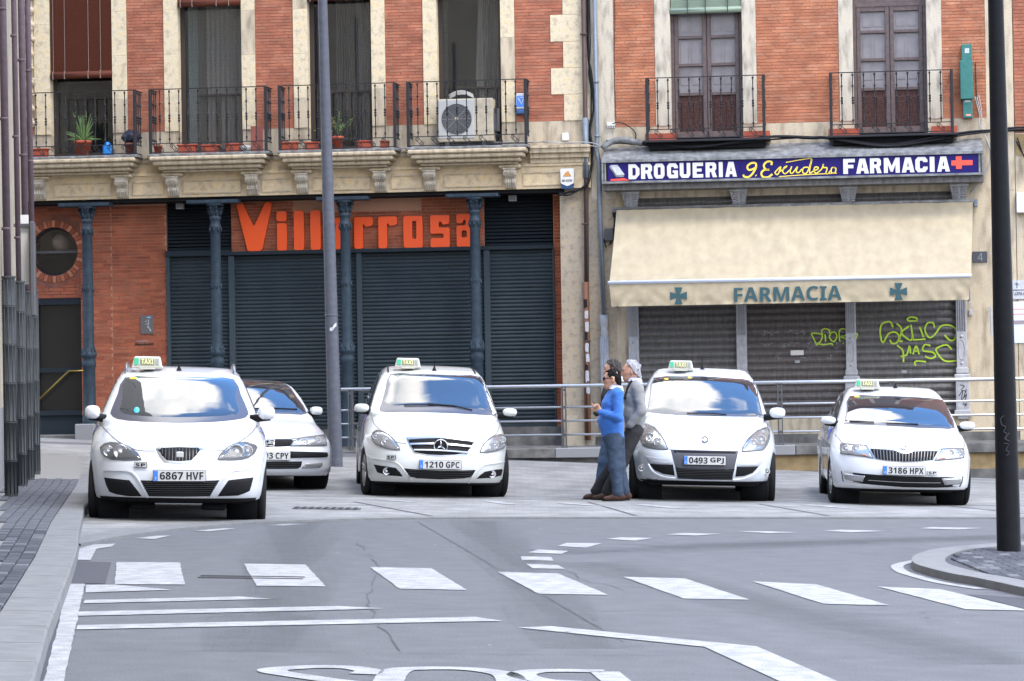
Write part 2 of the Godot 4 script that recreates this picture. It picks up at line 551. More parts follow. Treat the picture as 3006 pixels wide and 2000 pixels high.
func paver_picture() -> ImageTexture:   # the tone of small pale setts, seen from too far to tell apart
	var S := 512
	var im := Image.create_empty(S, S, false, Image.FORMAT_RGB8)
	var r := RandomNumberGenerator.new()
	r.seed = 11
	im.fill(Color(0.80, 0.80, 0.80))
	var h := 32
	for j in S / h:
		for i in S / 64:
			var g := r.randf_range(0.88, 1.0)
			im.fill_rect(Rect2i((i * 64 + (32 if j % 2 else 0)) % S, j * h, 62, h - 2), Color(g, g, g))
			if j % 2 and i == S / 64 - 1:
				im.fill_rect(Rect2i(0, j * h, 30, h - 2), Color(g, g, g))
	return ImageTexture.create_from_image(im)

# ---------------------------------------------------------------- ground
func strip(b: MB, a: Array, c: Array, lift: float) -> void:   # a sheet between two lines of (x, z) points, following the ground
	for i in a.size() - 1:
		b.quad(on_ground(a[i].x, a[i].y, lift), on_ground(a[i + 1].x, a[i + 1].y, lift), on_ground(c[i + 1].x, c[i + 1].y, lift), on_ground(c[i].x, c[i].y, lift))

func flat_poly(b: MB, pts: Array, lift: float) -> void:   # a small painted area on the ground
	var p := PackedVector2Array(pts)
	var idx := Geometry2D.triangulate_polygon(p)
	for i in range(0, idx.size(), 3):
		var q := [p[idx[i]], p[idx[i + 1]], p[idx[i + 2]]]
		if (q[1] - q[0]).cross(q[2] - q[0]) > 0: q = [q[0], q[2], q[1]]
		b.tri(on_ground(q[0].x, q[0].y, lift), on_ground(q[1].x, q[1].y, lift), on_ground(q[2].x, q[2].y, lift))

func V2(a: Array) -> Array:   # flat list of numbers to points
	var o := []
	for i in range(0, a.size(), 2): o.append(Vector2(a[i], a[i + 1]))
	return o

func make_ground() -> void:
	var xs := [-300.0, -120.0, -60.0, -30.0, -14.0]
	for i in range(-13, 14): xs.append(float(i))
	xs.append_array([14.0, 30.0, 60.0, 120.0, 300.0])
	var zs := [200.0, 100.0, 50.0, 20.0, 5.0, -5.0, -10.0, -15.0, -20.0, -25.0, -30.0, -35.0, -39.5, -41.0, -43.0, -45.0, -47.0, -50.0, -60.0, -120.0, -300.0]
	var b := MB.new(true)
	var rows := []
	for z in zs:
		var row := []
		for x in xs: row.append(on_ground(x, z))
		rows.append(row)
	b.grid(rows)
	var road := struct("road", b, M.asphalt)
	# pale paving of the taxi rank, from its flush edge back to the buildings
	var edge := smooth_line(V2([-3.70, -25.65, -3.55, -26.9, -3.25, -28.3, -2.85, -29.5, -2.35, -30.35, -1.3, -31.4, 0.0, -32.05, 2.45, -32.97, 5.43, -34.08, 9.0, -35.4, 16.0, -38.0]), 5)
	b = MB.new(true)
	for i in edge.size() - 1:
		var p: Vector2 = edge[i]
		var q: Vector2 = edge[i + 1]
		for k in 8:
			var t0 := k / 8.0
			var t1 := (k + 1) / 8.0
			var back := Vector2(0, -51.0)
			b.quad(on_ground(p.x, lerpf(p.y, back.y, t0), 0.008), on_ground(q.x, lerpf(q.y, back.y, t0), 0.008), on_ground(q.x, lerpf(q.y, back.y, t1), 0.008), on_ground(p.x, lerpf(p.y, back.y, t1), 0.008))
	for k in 12:   # the part beside the kerb
		var z0 := -25.65 - k * 2.1
		var z1 := z0 - 2.1
		b.quad(on_ground(-9.0, z0, 0.008), on_ground(-3.7, z0, 0.008), on_ground(-3.7, z1, 0.008), on_ground(-9.0, z1, 0.008))
	var rank := struct("taxi_rank_paving", b, M.paving)
	for i in range(0, edge.size() - 1):   # flush edging stones
		var p: Vector2 = edge[i]
		var q: Vector2 = edge[i + 1]
		var d := (q - p).normalized()
		var n := Vector2(d.y, -d.x)
		if n.y > 0: n = -n
		var g := d * 0.003
		b = MB.new()
		var a0 := on_ground(p.x + g.x, p.y + g.y, 0.018)
		var a1 := on_ground(q.x - g.x, q.y - g.y, 0.018)
		var a2 := on_ground(q.x - g.x + n.x * 0.34, q.y - g.y + n.y * 0.34, 0.018)
		var a3 := on_ground(p.x + g.x + n.x * 0.34, p.y + g.y + n.y * 0.34, 0.018)
		b.quad(a0, a1, a2, a3)
		b.quad(a0 - Vector3.UP * 0.03, a1 - Vector3.UP * 0.03, a1, a0)
		obj("edging_stone", b, M.kerb, rank)
	# painted markings
	var stripes := [[-3.10, -23.42, -2.62, -23.50, -2.31, -21.02, -2.79, -20.94], [-2.12, -23.50, -1.64, -23.52, -1.33, -21.08, -1.81, -21.02], [-1.13, -23.34, -0.65, -23.31, -0.34, -20.96, -0.81, -20.98],
		[-0.14, -23.02, 0.324, -22.94, 0.631, -20.72, 0.156, -20.70], [0.809, -22.68, 1.271, -22.61, 1.586, -20.49, 1.14, -20.48], [1.76, -22.41, 2.21, -22.2, 2.50, -20.18, 2.06, -20.21], [2.647, -22.06, 3.084, -21.89, 3.40, -19.9, 2.975, -19.93]]
	for s in stripes:
		b = MB.new(); flat_poly(b, worn(V2(s), 0.009), 0.005); obj("crosswalk_stripe", b, M.paint, road)
	for s in [[-2.78, -19.43, -1.83, -19.97, -1.60, -19.80, -1.8, -19.69, -2.75, -19.14], [-2.68, -18.46, -1.139, -19.28, -0.842, -19.144, -1.094, -18.98, -2.64, -18.14], [-2.545, -17.47, -0.257, -18.585, -0.082, -18.303, -0.239, -18.24, -2.51, -17.17], [-2.97, -20.80, -2.78, -20.9, -2.343, -20.485, -2.87, -20.09]]:
		b = MB.new(); flat_poly(b, V2(s), 0.005); obj("hatch_marking", b, M.paint, road)
	b = MB.new(); flat_poly(b, worn(V2([-3.095, -20.84, -2.985, -20.87, -2.15, -14.3, -1.6, -9.8, -1.69, -9.8, -2.245, -14.3]), 0.009), 0.009); obj("edge_line_marking", b, M.paint, road)
	b = MB.new(); flat_poly(b, V2([0.005, -17.832, 0.207, -17.969, 1.339, -16.818, 1.576, -14.953, 2.2, -10.2, 1.95, -10.2, 1.286, -14.903, 1.042, -16.733]), 0.005); obj("lane_line_marking", b, M.paint, road)
	b = MB.new(); flat_poly(b, V2([-3.645, -25.2, -3.61, -25.75, -3.45, -25.98, -3.42, -25.55, -3.50, -25.16, -3.33, -23.6, -3.437, -23.63]), 0.005); obj("corner_marking", b, M.paint, road)
	for s in [[-3.40, -26.9, -3.26, -27.36, -3.14, -27.47, -3.21, -26.81], [-3.02, -28.35, -2.80, -28.95, -2.68, -28.9, -2.88, -28.3], [-2.44, -29.7, -2.25, -30.05, -2.06, -30.1, -2.29, -29.7],
		[0.044, -25.113, 0.298, -25.094, 0.309, -24.58, 0.052, -24.596], [0.085, -24.077, 0.336, -24.005, 0.388, -23.518, 0.133, -23.53], [0.199, -26.201, 0.46, -26.045, 0.387, -25.563, 0.107, -25.707], [0.465, -27.345, 0.782, -27.372, 0.625, -26.607, 0.378, -26.811],
		[0.99, -28.51, 1.308, -28.496, 1.121, -27.929, 0.855, -28.151], [1.646, -29.551, 2.027, -29.511, 1.745, -29.084, 1.461, -29.195], [2.413, -30.202, 2.849, -30.089, 2.521, -29.805, 2.227, -30.051], [3.327, -30.784, 3.803, -30.678, 3.369, -30.265, 3.123, -30.49], [4.378, -31.706, 4.928, -31.71, 4.611, -31.274, 4.206, -31.364]]:
		b = MB.new(); flat_poly(b, V2(s), 0.005); obj("dash_marking", b, M.paint, road)
	b = MB.new()
	flat_line(b, smooth_line(V2([3.40, -22.0, 3.20, -22.6, 3.10, -23.4, 3.07, -24.0, 3.15, -24.8, 3.4, -25.5]), 5), 0.05, 0.005)
	obj("island_edge_line", b, M.paint, road)
	# the lane lettering, read from the other direction
	for g in [["letter_s", [-0.76, -14.86, -0.74, -15.03, -0.84, -15.19, -1.02, -15.2, -1.2, -15.05, -1.2, -14.9, -1.08, -14.74, -0.92, -14.55, -0.76, -14.38, -0.72, -14.2, -0.8, -14.02, -0.95, -13.97, -1.1, -14.0, -1.14, -14.1]], ["letter_u", [-0.62, -14.0, -0.61, -15.0, -0.5, -15.2, -0.28, -15.24, -0.12, -15.1, -0.04, -14.85, -0.02, -14.1]], ["letter_b", [0.44, -15.2, 0.5, -14.1, 0.2, -14.05, 0.08, -14.25, 0.15, -14.55, 0.3, -14.62, 0.12, -14.7, 0.02, -14.95, 0.08, -15.15, 0.22, -15.22, 0.44, -15.22]]]:
		b = MB.new(); flat_line(b, smooth_line(V2(g[1]), 4), 0.075, 0.005); obj("bus_lettering", b, M.paint, road)
	# a darker repair at the kerb, iron grates and fine cracks
	b = MB.new(); flat_poly(b, V2([-3.46, -23.5, -3.14, -23.4, -2.86, -20.98, -3.12, -20.98, -3.36, -22.8]), 0.004); obj("asphalt_patch", b, M.patch, road)
	b = MB.new(); flat_poly(b, V2([3.30, -21.4, 4.3, -20.4, 4.3, -19.2, 3.42, -19.9, 3.2, -21.4]), 0.003); obj("asphalt_patch", b, M.patch, road)
	for g in [[-2.30, -1.54, -21.98, -21.78]]:
		for k in 2:
			b = MB.new(); b.bx(g[0], g[1], -0.02, 0.012, g[2 + k] - 0.012, g[2 + k] + 0.012)
			var o := obj("grate_frame", b, M.steel_dark, road)
			o.position = Vector3(0, ground_y(-1.9, -22.0), 0)
			o.rotation.z = -0.033
			o.position.y = -0.033 * 0.0
	b = MB.new(); b.bx(-2.47, -1.72, -0.02, 0.016, -33.75, -33.35)
	var gr := obj("drain_grate", b, M.steel_dark, rank)
	gr.rotation.z = -0.033
	for k in 9:
		b = MB.new(); b.bx(-2.45 + k * 0.082, -2.45 + k * 0.082 + 0.04, 0.016, 0.024, -33.72, -33.38)
		obj("grate_bar", b, M.casing, gr)
	rng.seed = 5
	for c in [[-1.35, -27.0, -0.7, -16.2, 34], [0.35, -23.4, 0.75, -21.0, 12], [-3.0, -26.6, -1.2, -25.8, 14], [-1.2, -24.7, 0.9, -24.2, 16]]:
		var pts := []
		for k in c[4] + 1:
			var t: float = float(k) / c[4]
			pts.append(Vector2(lerpf(c[0], c[2], t) + rng.randf_range(-0.025, 0.025) + 0.06 * sin(t * 9.0 + c[0]), lerpf(c[1], c[3], t) + rng.randf_range(-0.16, 0.16)))
		var from := 0
		while from < pts.size() - 2:
			var n := 2 + rng.randi() % 5
			b = MB.new(); flat_line(b, pts.slice(from, mini(from + n, pts.size())), rng.randf_range(0.003, 0.0065), 0.004); obj("crack", b, M.crack, road)
			from += n - 1 + rng.randi() % 3
	for s in [[-3.3, -25.3, 5.0, -26.9], [-3.0, -19.0, 9.0, -19.9], [-2.6, -15.9, 6.0, -16.6], [2.0, -33.0, 9.0, -29.0], [-1.0, -31.0, 0.6, -17.0]]:
		b = MB.new()
		var pts := []
		for k in 25: pts.append(Vector2(lerpf(s[0], s[2], k / 24.0), lerpf(s[1], s[3], k / 24.0) + rng.randf_range(-0.02, 0.02)))
		flat_line(b, pts, 0.004, 0.0035); obj("road_seam", b, M.crack, road)
	for k in 26:
		var x := rng.randf_range(-2.5, 4.5)
		var z := rng.randf_range(-31.0, -15.5)
		b = MB.new(); flat_poly(b, Array(circle(Vector2(x, z), rng.randf_range(0.008, 0.022), 7)), 0.006); obj("gum_spot", b, M.paint if k % 3 == 0 else M.crack, road)
	for q in [[-2.2, -31.0, -1.35, -16.0, 0.35], [-0.4, -31.5, 0.4, -16.5, 0.3], [0.6, -24.5, 2.6, -16.0, 0.4], [0.3, -25.8, 5.2, -30.0, 0.4], [1.2, -27.0, 6.0, -31.0, 0.35]]:
		for k in 7:
			b = MB.new()
			var pts := []
			for i in 17: pts.append(Vector2(lerpf(q[0], q[2], i / 16.0) + 0.05 * sin(i * 0.9 + k), lerpf(q[1], q[3], i / 16.0)))
			flat_line(b, pts, q[4] * (0.2 + 0.16 * k), 0.0012 + k * 0.0003); obj("tyre_track", b, M.track, road)
	# worn white lettering and bay lines on the rank paving
	for s in [[0.55, -36.2, 1.0, -35.6], [1.5, -36.2, 1.9, -35.3], [-0.3, -36.4, -0.05, -35.6], [3.55, -37.0, 4.0, -36.2], [5.8, -36.6, 6.3, -36.2], [-1.6, -36.3, -1.2, -35.8]]:
		b = MB.new(); flat_line(b, V2(s), 0.09, 0.013); obj("worn_marking", b, M.paint, rank)
	for s in [[-1.9, -35.6, -0.8, -31.9], [0.9, -36.7, 1.35, -33.0], [3.0, -37.0, 3.6, -33.6], [5.4, -37.4, 6.2, -34.7], [-3.4, -37.0, 8.0, -38.0]]:
		b = MB.new(); flat_line(b, V2(s), 0.02, 0.012); obj("paving_joint", b, M.crack, rank)
	# the left pavement: bed, dark pavers one by one, and kerb stones
	var kin := V2([-6.3, -43.5, -5.95, -41.5, -5.3, -36.5, -4.22, -27.48, -3.53, -22.19, -3.19, -19.39, -2.87, -16.74, -2.0, -10.0, 0.0, 5.0])
	var kout := V2([-4.9, -43.5, -4.72, -34.5, -4.40, -30.79, -3.74, -25.8, -3.44, -23.7, -3.13, -21.25, -2.91, -19.46, -2.48, -15.94, -1.7, -10.0, 0.3, 5.0])
	b = MB.new(true)
	for i in 46:
		var z0 := 5.0 - i * 1.05
		var z1 := z0 - 1.05
		b.quad(Vector3(-9.5, ground_y(-9.5, z0) + 0.105, z0), Vector3(along(kin, z0), ground_y(along(kin, z0), z0) + 0.105, z0), Vector3(along(kin, z1), ground_y(along(kin, z1), z1) + 0.105, z1), Vector3(-9.5, ground_y(-9.5, z1) + 0.105, z1))
	var walk := struct("pavement", b, M.joint)
	for i in 40:
		var z0 := 0.0 - i * 1.0
		var z1 := z0 - 0.985
		if z1 < -40.0: break
		var lift := 0.12 * clampf((36.0 + z0) / 6.0, 0.15, 1.0)
		b = MB.new()
		var p := [Vector2(along(kin, z0), z0), Vector2(along(kout, z0), z0), Vector2(along(kout, z1), z1), Vector2(along(kin, z1), z1)]
		var top := []
		for q in p: top.append(on_ground(q.x, q.y, maxf(lift, 0.112)))
		var ch := Vector3(-0.012, 0, 0)
		var dn := Vector3(0, -0.02, 0)
		b.quad(top[0], top[1] + ch, top[2] + ch, top[3])
		b.quad(top[1] + ch, top[1] + dn, top[2] + dn, top[2] + ch)
		b.quad(top[1] + dn, top[1] - Vector3.UP * 0.16, top[2] - Vector3.UP * 0.16, top[2] + dn)
		b.quad(top[0] - Vector3.UP * 0.1, top[1] - Vector3.UP * 0.1, top[1] + ch, top[0])
		obj("kerb_stone", b, M.kerb, walk)
	# gutter
	b = MB.new(true)
	for i in 30:
		var z0 := 5.0 - i * 1.0
		if z0 < -21.5: break
		var w := 0.075
		b.quad(on_ground(along(kout, z0) - 0.02, z0, 0.007), on_ground(along(kout, z0) + w, z0, 0.007), on_ground(along(kout, z0 - 1) + w, z0 - 1, 0.007), on_ground(along(kout, z0 - 1) - 0.02, z0 - 1, 0.007))
	obj("gutter", b, M.patch, road)
	var slab := MB.new()
	slab.bevel(Vector3.ZERO, Vector3(0.095, 0.05, 0.195), 0.006)
	var paver: ArrayMesh = slab.done()
	var tones := []
	for k in 4: tones.append(mat(lin(0.085 + 0.015 * k, 0.089 + 0.015 * k, 0.104 + 0.015 * k), 0.85, "grain", 0.4, 0.2, "soft", 1.0))
	var rest := []
	var count := 0
	rng.seed = 3
	for row in 26:
		for k in 116:
			var z := -15.2 - k * 0.202 - (0.1 if row % 2 else 0.0)
			var x := along(kin, z) - 0.06 - row * 0.1015
			if x < -2.3 + (z + 16.0) * 0.165 - 0.5 or z < -38.5: continue
			var y := ground_y(x, z) + 0.098 + rng.randf_range(-0.002, 0.003)
			var xf := Transform3D(Basis(Vector3.UP, 0.13 + rng.randf_range(-0.02, 0.02)) * Basis(Vector3.BACK, -0.033), Vector3(x, y, z))
			if count < 300 and row < 12 and z > -26.0:
				var o := obj("paver", paver, tones[rng.randi() % 4], walk)
				o.transform = xf
				count += 1
			else:
				rest.append(xf)
	var tinted := mat(Color.WHITE, 0.85, "grain", 0.4, 0.2, "soft", 1.0)
	tinted.vertex_color_use_as_albedo = true
	var tn := [Color(0.085, 0.089, 0.104), Color(0.1, 0.104, 0.119), Color(0.115, 0.119, 0.132), Color(0.095, 0.094, 0.104), Color(0.13, 0.132, 0.142)]
	multi("far_pavers", paver, tinted, rest, tn, walk)
	# the traffic island on the right
	var isl := smooth_line(V2([3.62, -21.2, 3.43, -22.36, 3.30, -22.9, 3.20, -23.82, 3.226, -24.52, 3.37, -25.36, 3.67, -26.34, 4.06, -27.03, 4.5, -27.6, 5.4, -28.4, 7.5, -29.4]), 4)
	b = MB.new(true)
	var inner := []
	for i in isl.size():
		var d: Vector2 = (isl[mini(i + 1, isl.size() - 1)] - isl[maxi(i - 1, 0)]).normalized()
		inner.append(isl[i] + Vector2(-d.y, d.x) * 0.27)
	for i in isl.size() - 1:
		b.quad(on_ground(inner[i].x, inner[i].y, 0.045), on_ground(inner[i + 1].x, inner[i + 1].y, 0.045), on_ground(9.0, inner[i + 1].y, 0.045), on_ground(9.0, inner[i].y, 0.045))
	var island := struct("traffic_island", b, M.patch)
	for i in range(0, isl.size() - 2, 2):
		b = MB.new()
		for k in 2:
			var o0 := on_ground(isl[i + k].x, isl[i + k].y, 0.062)
			var o1 := on_ground(isl[i + k + 1].x, isl[i + k + 1].y, 0.062)
			var n0 := on_ground(inner[i + k].x, inner[i + k].y, 0.062)
			var n1 := on_ground(inner[i + k + 1].x, inner[i + k + 1].y, 0.062)
			var c := Vector3.UP * 0.14
			b.quad(o0, n0, n1, o1)
			b.quad(o0, o1, o1 - c, o0 - c)
			b.quad(n0, n0 - c, n1 - c, n1)
		obj("kerb_stone", b, M.kerb, island)
	count = 0
	for i in 16:
		for k in 22:
			var z := -21.0 - k * 0.3 + i * 0.03
			var x := 3.66 + i * 0.1015 + 0.0
			var ok := true
			for j in inner.size() - 1:
				if (z <= inner[j].y and z >= inner[j + 1].y) and x < lerpf(inner[j].x, inner[j + 1].x, (z - inner[j].y) / (inner[j + 1].y - inner[j].y)) + 0.06: ok = false
			if not ok or count > 260: continue
			count += 1
			var o := obj("paver", paver, tones[rng.randi() % 4], island)
			o.transform = Transform3D(Basis(Vector3.UP, -0.05).scaled(Vector3(1, 1, 1.46)), Vector3(x, ground_y(x, z) + 0.037, z))

func worn(pts: Array, amount: float) -> Array:   # a painted outline with a slightly ragged edge
	var out := []
	for i in pts.size():
		var a: Vector2 = pts[i]
		var b: Vector2 = pts[(i + 1) % pts.size()]
		var n := maxi(2, int(a.distance_to(b) / 0.18))
		for k in n:
			var p := a.lerp(b, float(k) / n)
			if k > 0: p += Vector2(rng.randf_range(-1, 1), rng.randf_range(-1, 1)) * amount * 0.5
			out.append(p)
	return out

func along(line: Array, z: float) -> float:
	for i in line.size() - 1:
		var a: Vector2 = line[i]
		var b: Vector2 = line[i + 1]
		if z >= a.y and z <= b.y: return lerpf(a.x, b.x, (z - a.y) / (b.y - a.y))
	return line[0].x if z < line[0].y else line[-1].x

func flat_line(b: MB, pts: Array, width: float, lift: float) -> void:
	for i in pts.size() - 1:
		var d: Vector2 = (pts[i + 1] - pts[i]).normalized()
		var d0: Vector2 = (pts[mini(i + 1, pts.size() - 1)] - pts[maxi(i - 1, 0)]).normalized()
		var d1: Vector2 = (pts[mini(i + 2, pts.size() - 1)] - pts[i]).normalized()
		var n0 := Vector2(-d0.y, d0.x) * width
		var n1 := Vector2(-d1.y, d1.x) * width
		var p: Vector2 = pts[i]
		var q: Vector2 = pts[i + 1]
		b.quad(on_ground(p.x - n0.x, p.y - n0.y, lift), on_ground(p.x + n0.x, p.y + n0.y, lift), on_ground(q.x + n1.x, q.y + n1.y, lift), on_ground(q.x - n1.x, q.y - n1.y, lift))
		if i == 0: d = d

# ---------------------------------------------------------------- the buildings
var brick_mesh := {}
func brick_block(l: float, h: float) -> ArrayMesh:   # one brick of a wall: front and four edges
	var key := "%.3f %.3f" % [l, h]
	if not brick_mesh.has(key):
		var b := MB.new()
		b.bx(-l / 2, l / 2, -h / 2, h / 2, -0.03, 0.0)
		brick_mesh[key] = b.done()
	return brick_mesh[key]

func lay(list: Array, u0: float, u1: float, v0: float, v1: float, w: float, pitch := 0.0515, length := 0.25, hole := Vector3.ZERO) -> void:   # courses of brick between two edges
	var rows := int(round((v1 - v0) / pitch))
	var ph := (v1 - v0) / rows
	for r in rows:
		var v := v0 + (r + 0.5) * ph
		var u := u0 - (length * 0.5 if r % 2 else 0.0) - (0.25 * length if r % 3 == 2 else 0.0)
		while u < u1:
			var a := maxf(u, u0)
			var e := minf(u + length, u1)
			u += length
			if e - a < 0.03: continue
			var mid := Vector2((a + e) / 2, v)
			if hole.z > 0.0 and mid.distance_to(Vector2(hole.x, hole.y)) < hole.z: continue
			list.append([mid.x, v, w + rng.randf_range(-0.0015, 0.0015), e - a - 0.009, ph - 0.009])

func set_bricks(list: Array, parent: Node, mats: Array, many: Material, tints: Array, limit: int) -> void:
	var where := []
	var colors := []
	for i in list.size():
		var q: Array = list[i]
		var k := rng.randi() % mats.size()
		var xf := Transform3D(Basis.from_scale(Vector3(q[3] / 0.24, q[4] / 0.042, 1.0)), Vector3(q[0], q[1], q[2]))
		if i < limit:
			var o := obj("brick", brick_block(0.24, 0.042), mats[k], parent)
			o.transform = xf
		else:
			where.append(xf)
			colors.append(tints[k] * rng.randf_range(0.9, 1.1))
	if where.size(): multi("brickwork", brick_block(0.24, 0.042), many, where, colors, parent)

func hex_curve(f: float) -> float: return 1.0 - f * f

func slat_mesh(h: float, depth: float) -> ArrayMesh:   # a rolled steel shutter slat, one metre wide
	var b := MB.new(true)
	var rows := []
	for k in 7:
		var t := k / 6.0
		var z := depth * sin(PI * clampf(t * 1.12, 0.0, 1.0)) if t < 0.9 else -0.006
		rows.append([Vector3(-0.5, (t - 0.5) * h, z), Vector3(0.5, (t - 0.5) * h, z)])
	b.grid(rows)
	return b.done()

func shutter(parent: Node, u0: float, u1: float, v0: float, v1: float, w: float, pitch: float, m: Material, mesh: ArrayMesh) -> Node3D:
	var bar := MB.new()
	bar.bx(u0, u1, v0 - 0.06, v0, w - 0.02, w + 0.02)
	var s := obj("shutter", bar, m, parent)
	var n := int(round((v1 - v0) / pitch))
	for k in n:
		var o := obj("slat", mesh, m, s)
		o.transform = Transform3D(Basis.from_scale(Vector3(u1 - u0, (v1 - v0) / n / pitch, 1)), Vector3((u0 + u1) / 2, v0 + (k + 0.5) * (v1 - v0) / n, w + rng.randf_range(-0.002, 0.002)))
	return s

func baluster_mesh(h: float) -> ArrayMesh:
	var b := MB.new(true)
	var r := 0.0085
	var prof := [Vector2(r, 0.0)]
	for c in [0.08, 0.42, 0.47, 0.52, 0.75, 0.97]:
		var k: float = 0.02 if c > 0.4 and c < 0.6 else 0.017
		prof.append_array([Vector2(r, h * c - 0.022), Vector2(k, h * c - 0.008), Vector2(k, h * c + 0.008), Vector2(r, h * c + 0.022)])
	prof.append(Vector2(r, h))
	b.lathe(prof, 6)
	return b.done()

func scroll_mesh() -> ArrayMesh:   # two S scrolls of wrought iron, one above the other
	var b := MB.new(true)
	for s in [1.0, -1.0]:
		var pts := []
		for k in 22:
			var t := k / 21.0
			var a := t * TAU * 1.45
			var r := lerpf(0.036, 0.008, t)
			pts.append(Vector3(s * (-0.036 + 0.0) + s * r * cos(a), s * 0.034 + r * sin(a) * s, 0))
		var lead := [Vector3(s * 0.06, -s * 0.02, 0), Vector3(s * 0.03, s * 0.005, 0)]
		b.tube(lead + pts, 0.0055, 4)
	return b.done()

var BAL := {}
func railing(parent: Node, u0: float, u1: float, v0: float, top: float, w: float, n: int, scrolls: int) -> void:   # front and two returns of a balcony railing, above the slab at v0
	var low := v0 + 0.17
	if not BAL.has("m"):
		BAL.m = baluster_mesh(top - low - 0.02)
		BAL.s = scroll_mesh()
		var p := MB.new()
		p.bevel(Vector3(0, (top - v0) / 2, 0), Vector3(0.045, top - v0, 0.045), 0.006)
		BAL.p = p.done()
	var b := MB.new()
	b.bx(u0 - 0.02, u1 + 0.02, top - 0.012, top, w - 0.022, w + 0.022)
	b.bx(u0 - 0.02, u0 + 0.02, top - 0.0125, top - 0.0005, 0.02, w - 0.023)
	b.bx(u1 - 0.02, u1 + 0.02, top - 0.0125, top - 0.0005, 0.02, w - 0.023)
	obj("handrail", b, M.iron, parent)
	for v in [low, v0 + 0.025]:
		b = MB.new()
		b.bx(u0, u1, v - 0.007, v + 0.007, w - 0.008, w + 0.008)
		b.bx(u0 - 0.007, u0 + 0.007, v - 0.0065, v + 0.0065, 0.02, w - 0.009)
		b.bx(u1 - 0.007, u1 + 0.007, v - 0.0065, v + 0.0065, 0.02, w - 0.009)
		obj("lower_rail", b, M.iron, parent)
	for u in [u0, u1]:
		var o := obj("corner_post", BAL.p, M.iron, parent)
		o.position = Vector3(u, v0, w)
		for k in 3:
			var q := obj("baluster", BAL.m, M.iron, parent)
			q.position = Vector3(u, low, w - 0.11 - k * 0.13)
	for k in n:
		var o := obj("baluster", BAL.m, M.iron, parent)
		o.position = Vector3(lerpf(u0, u1, (k + 1.0) / (n + 1)), low, w)
	for k in scrolls:
		var o := obj("scroll", BAL.s, M.iron, parent)
		o.position = Vector3(lerpf(u0, u1, (k + 0.7) / (scrolls + 0.4)), v0 + 0.097, w)

func french_window(parent: Node, u0: float, u1: float, v0: float, v1: float, w: float, frame: Material, pane: Material) -> Node3D:   # fixed tall pane in a slim frame
	var b := MB.new()
	b.bx(u0, u0 + 0.07, v0, v1, w - 0.05, w + 0.02)
	b.bx(u1 - 0.05, u1, v0, v1, w - 0.05, w + 0.02)
	b.bx(u0 + 0.07, u1 - 0.05, v0, v0 + 0.09, w - 0.05, w + 0.018)
	b.bx(u0 + 0.07, u1 - 0.05, v1 - 0.08, v1, w - 0.05, w + 0.018)
	var f := obj("window", b, frame, parent)
	b = MB.new()
	b.bx(u0 + 0.07, u1 - 0.05, v0 + 0.09, v1 - 0.08, w - 0.024, w - 0.016)
	obj("pane", b, pane, f)
	return f

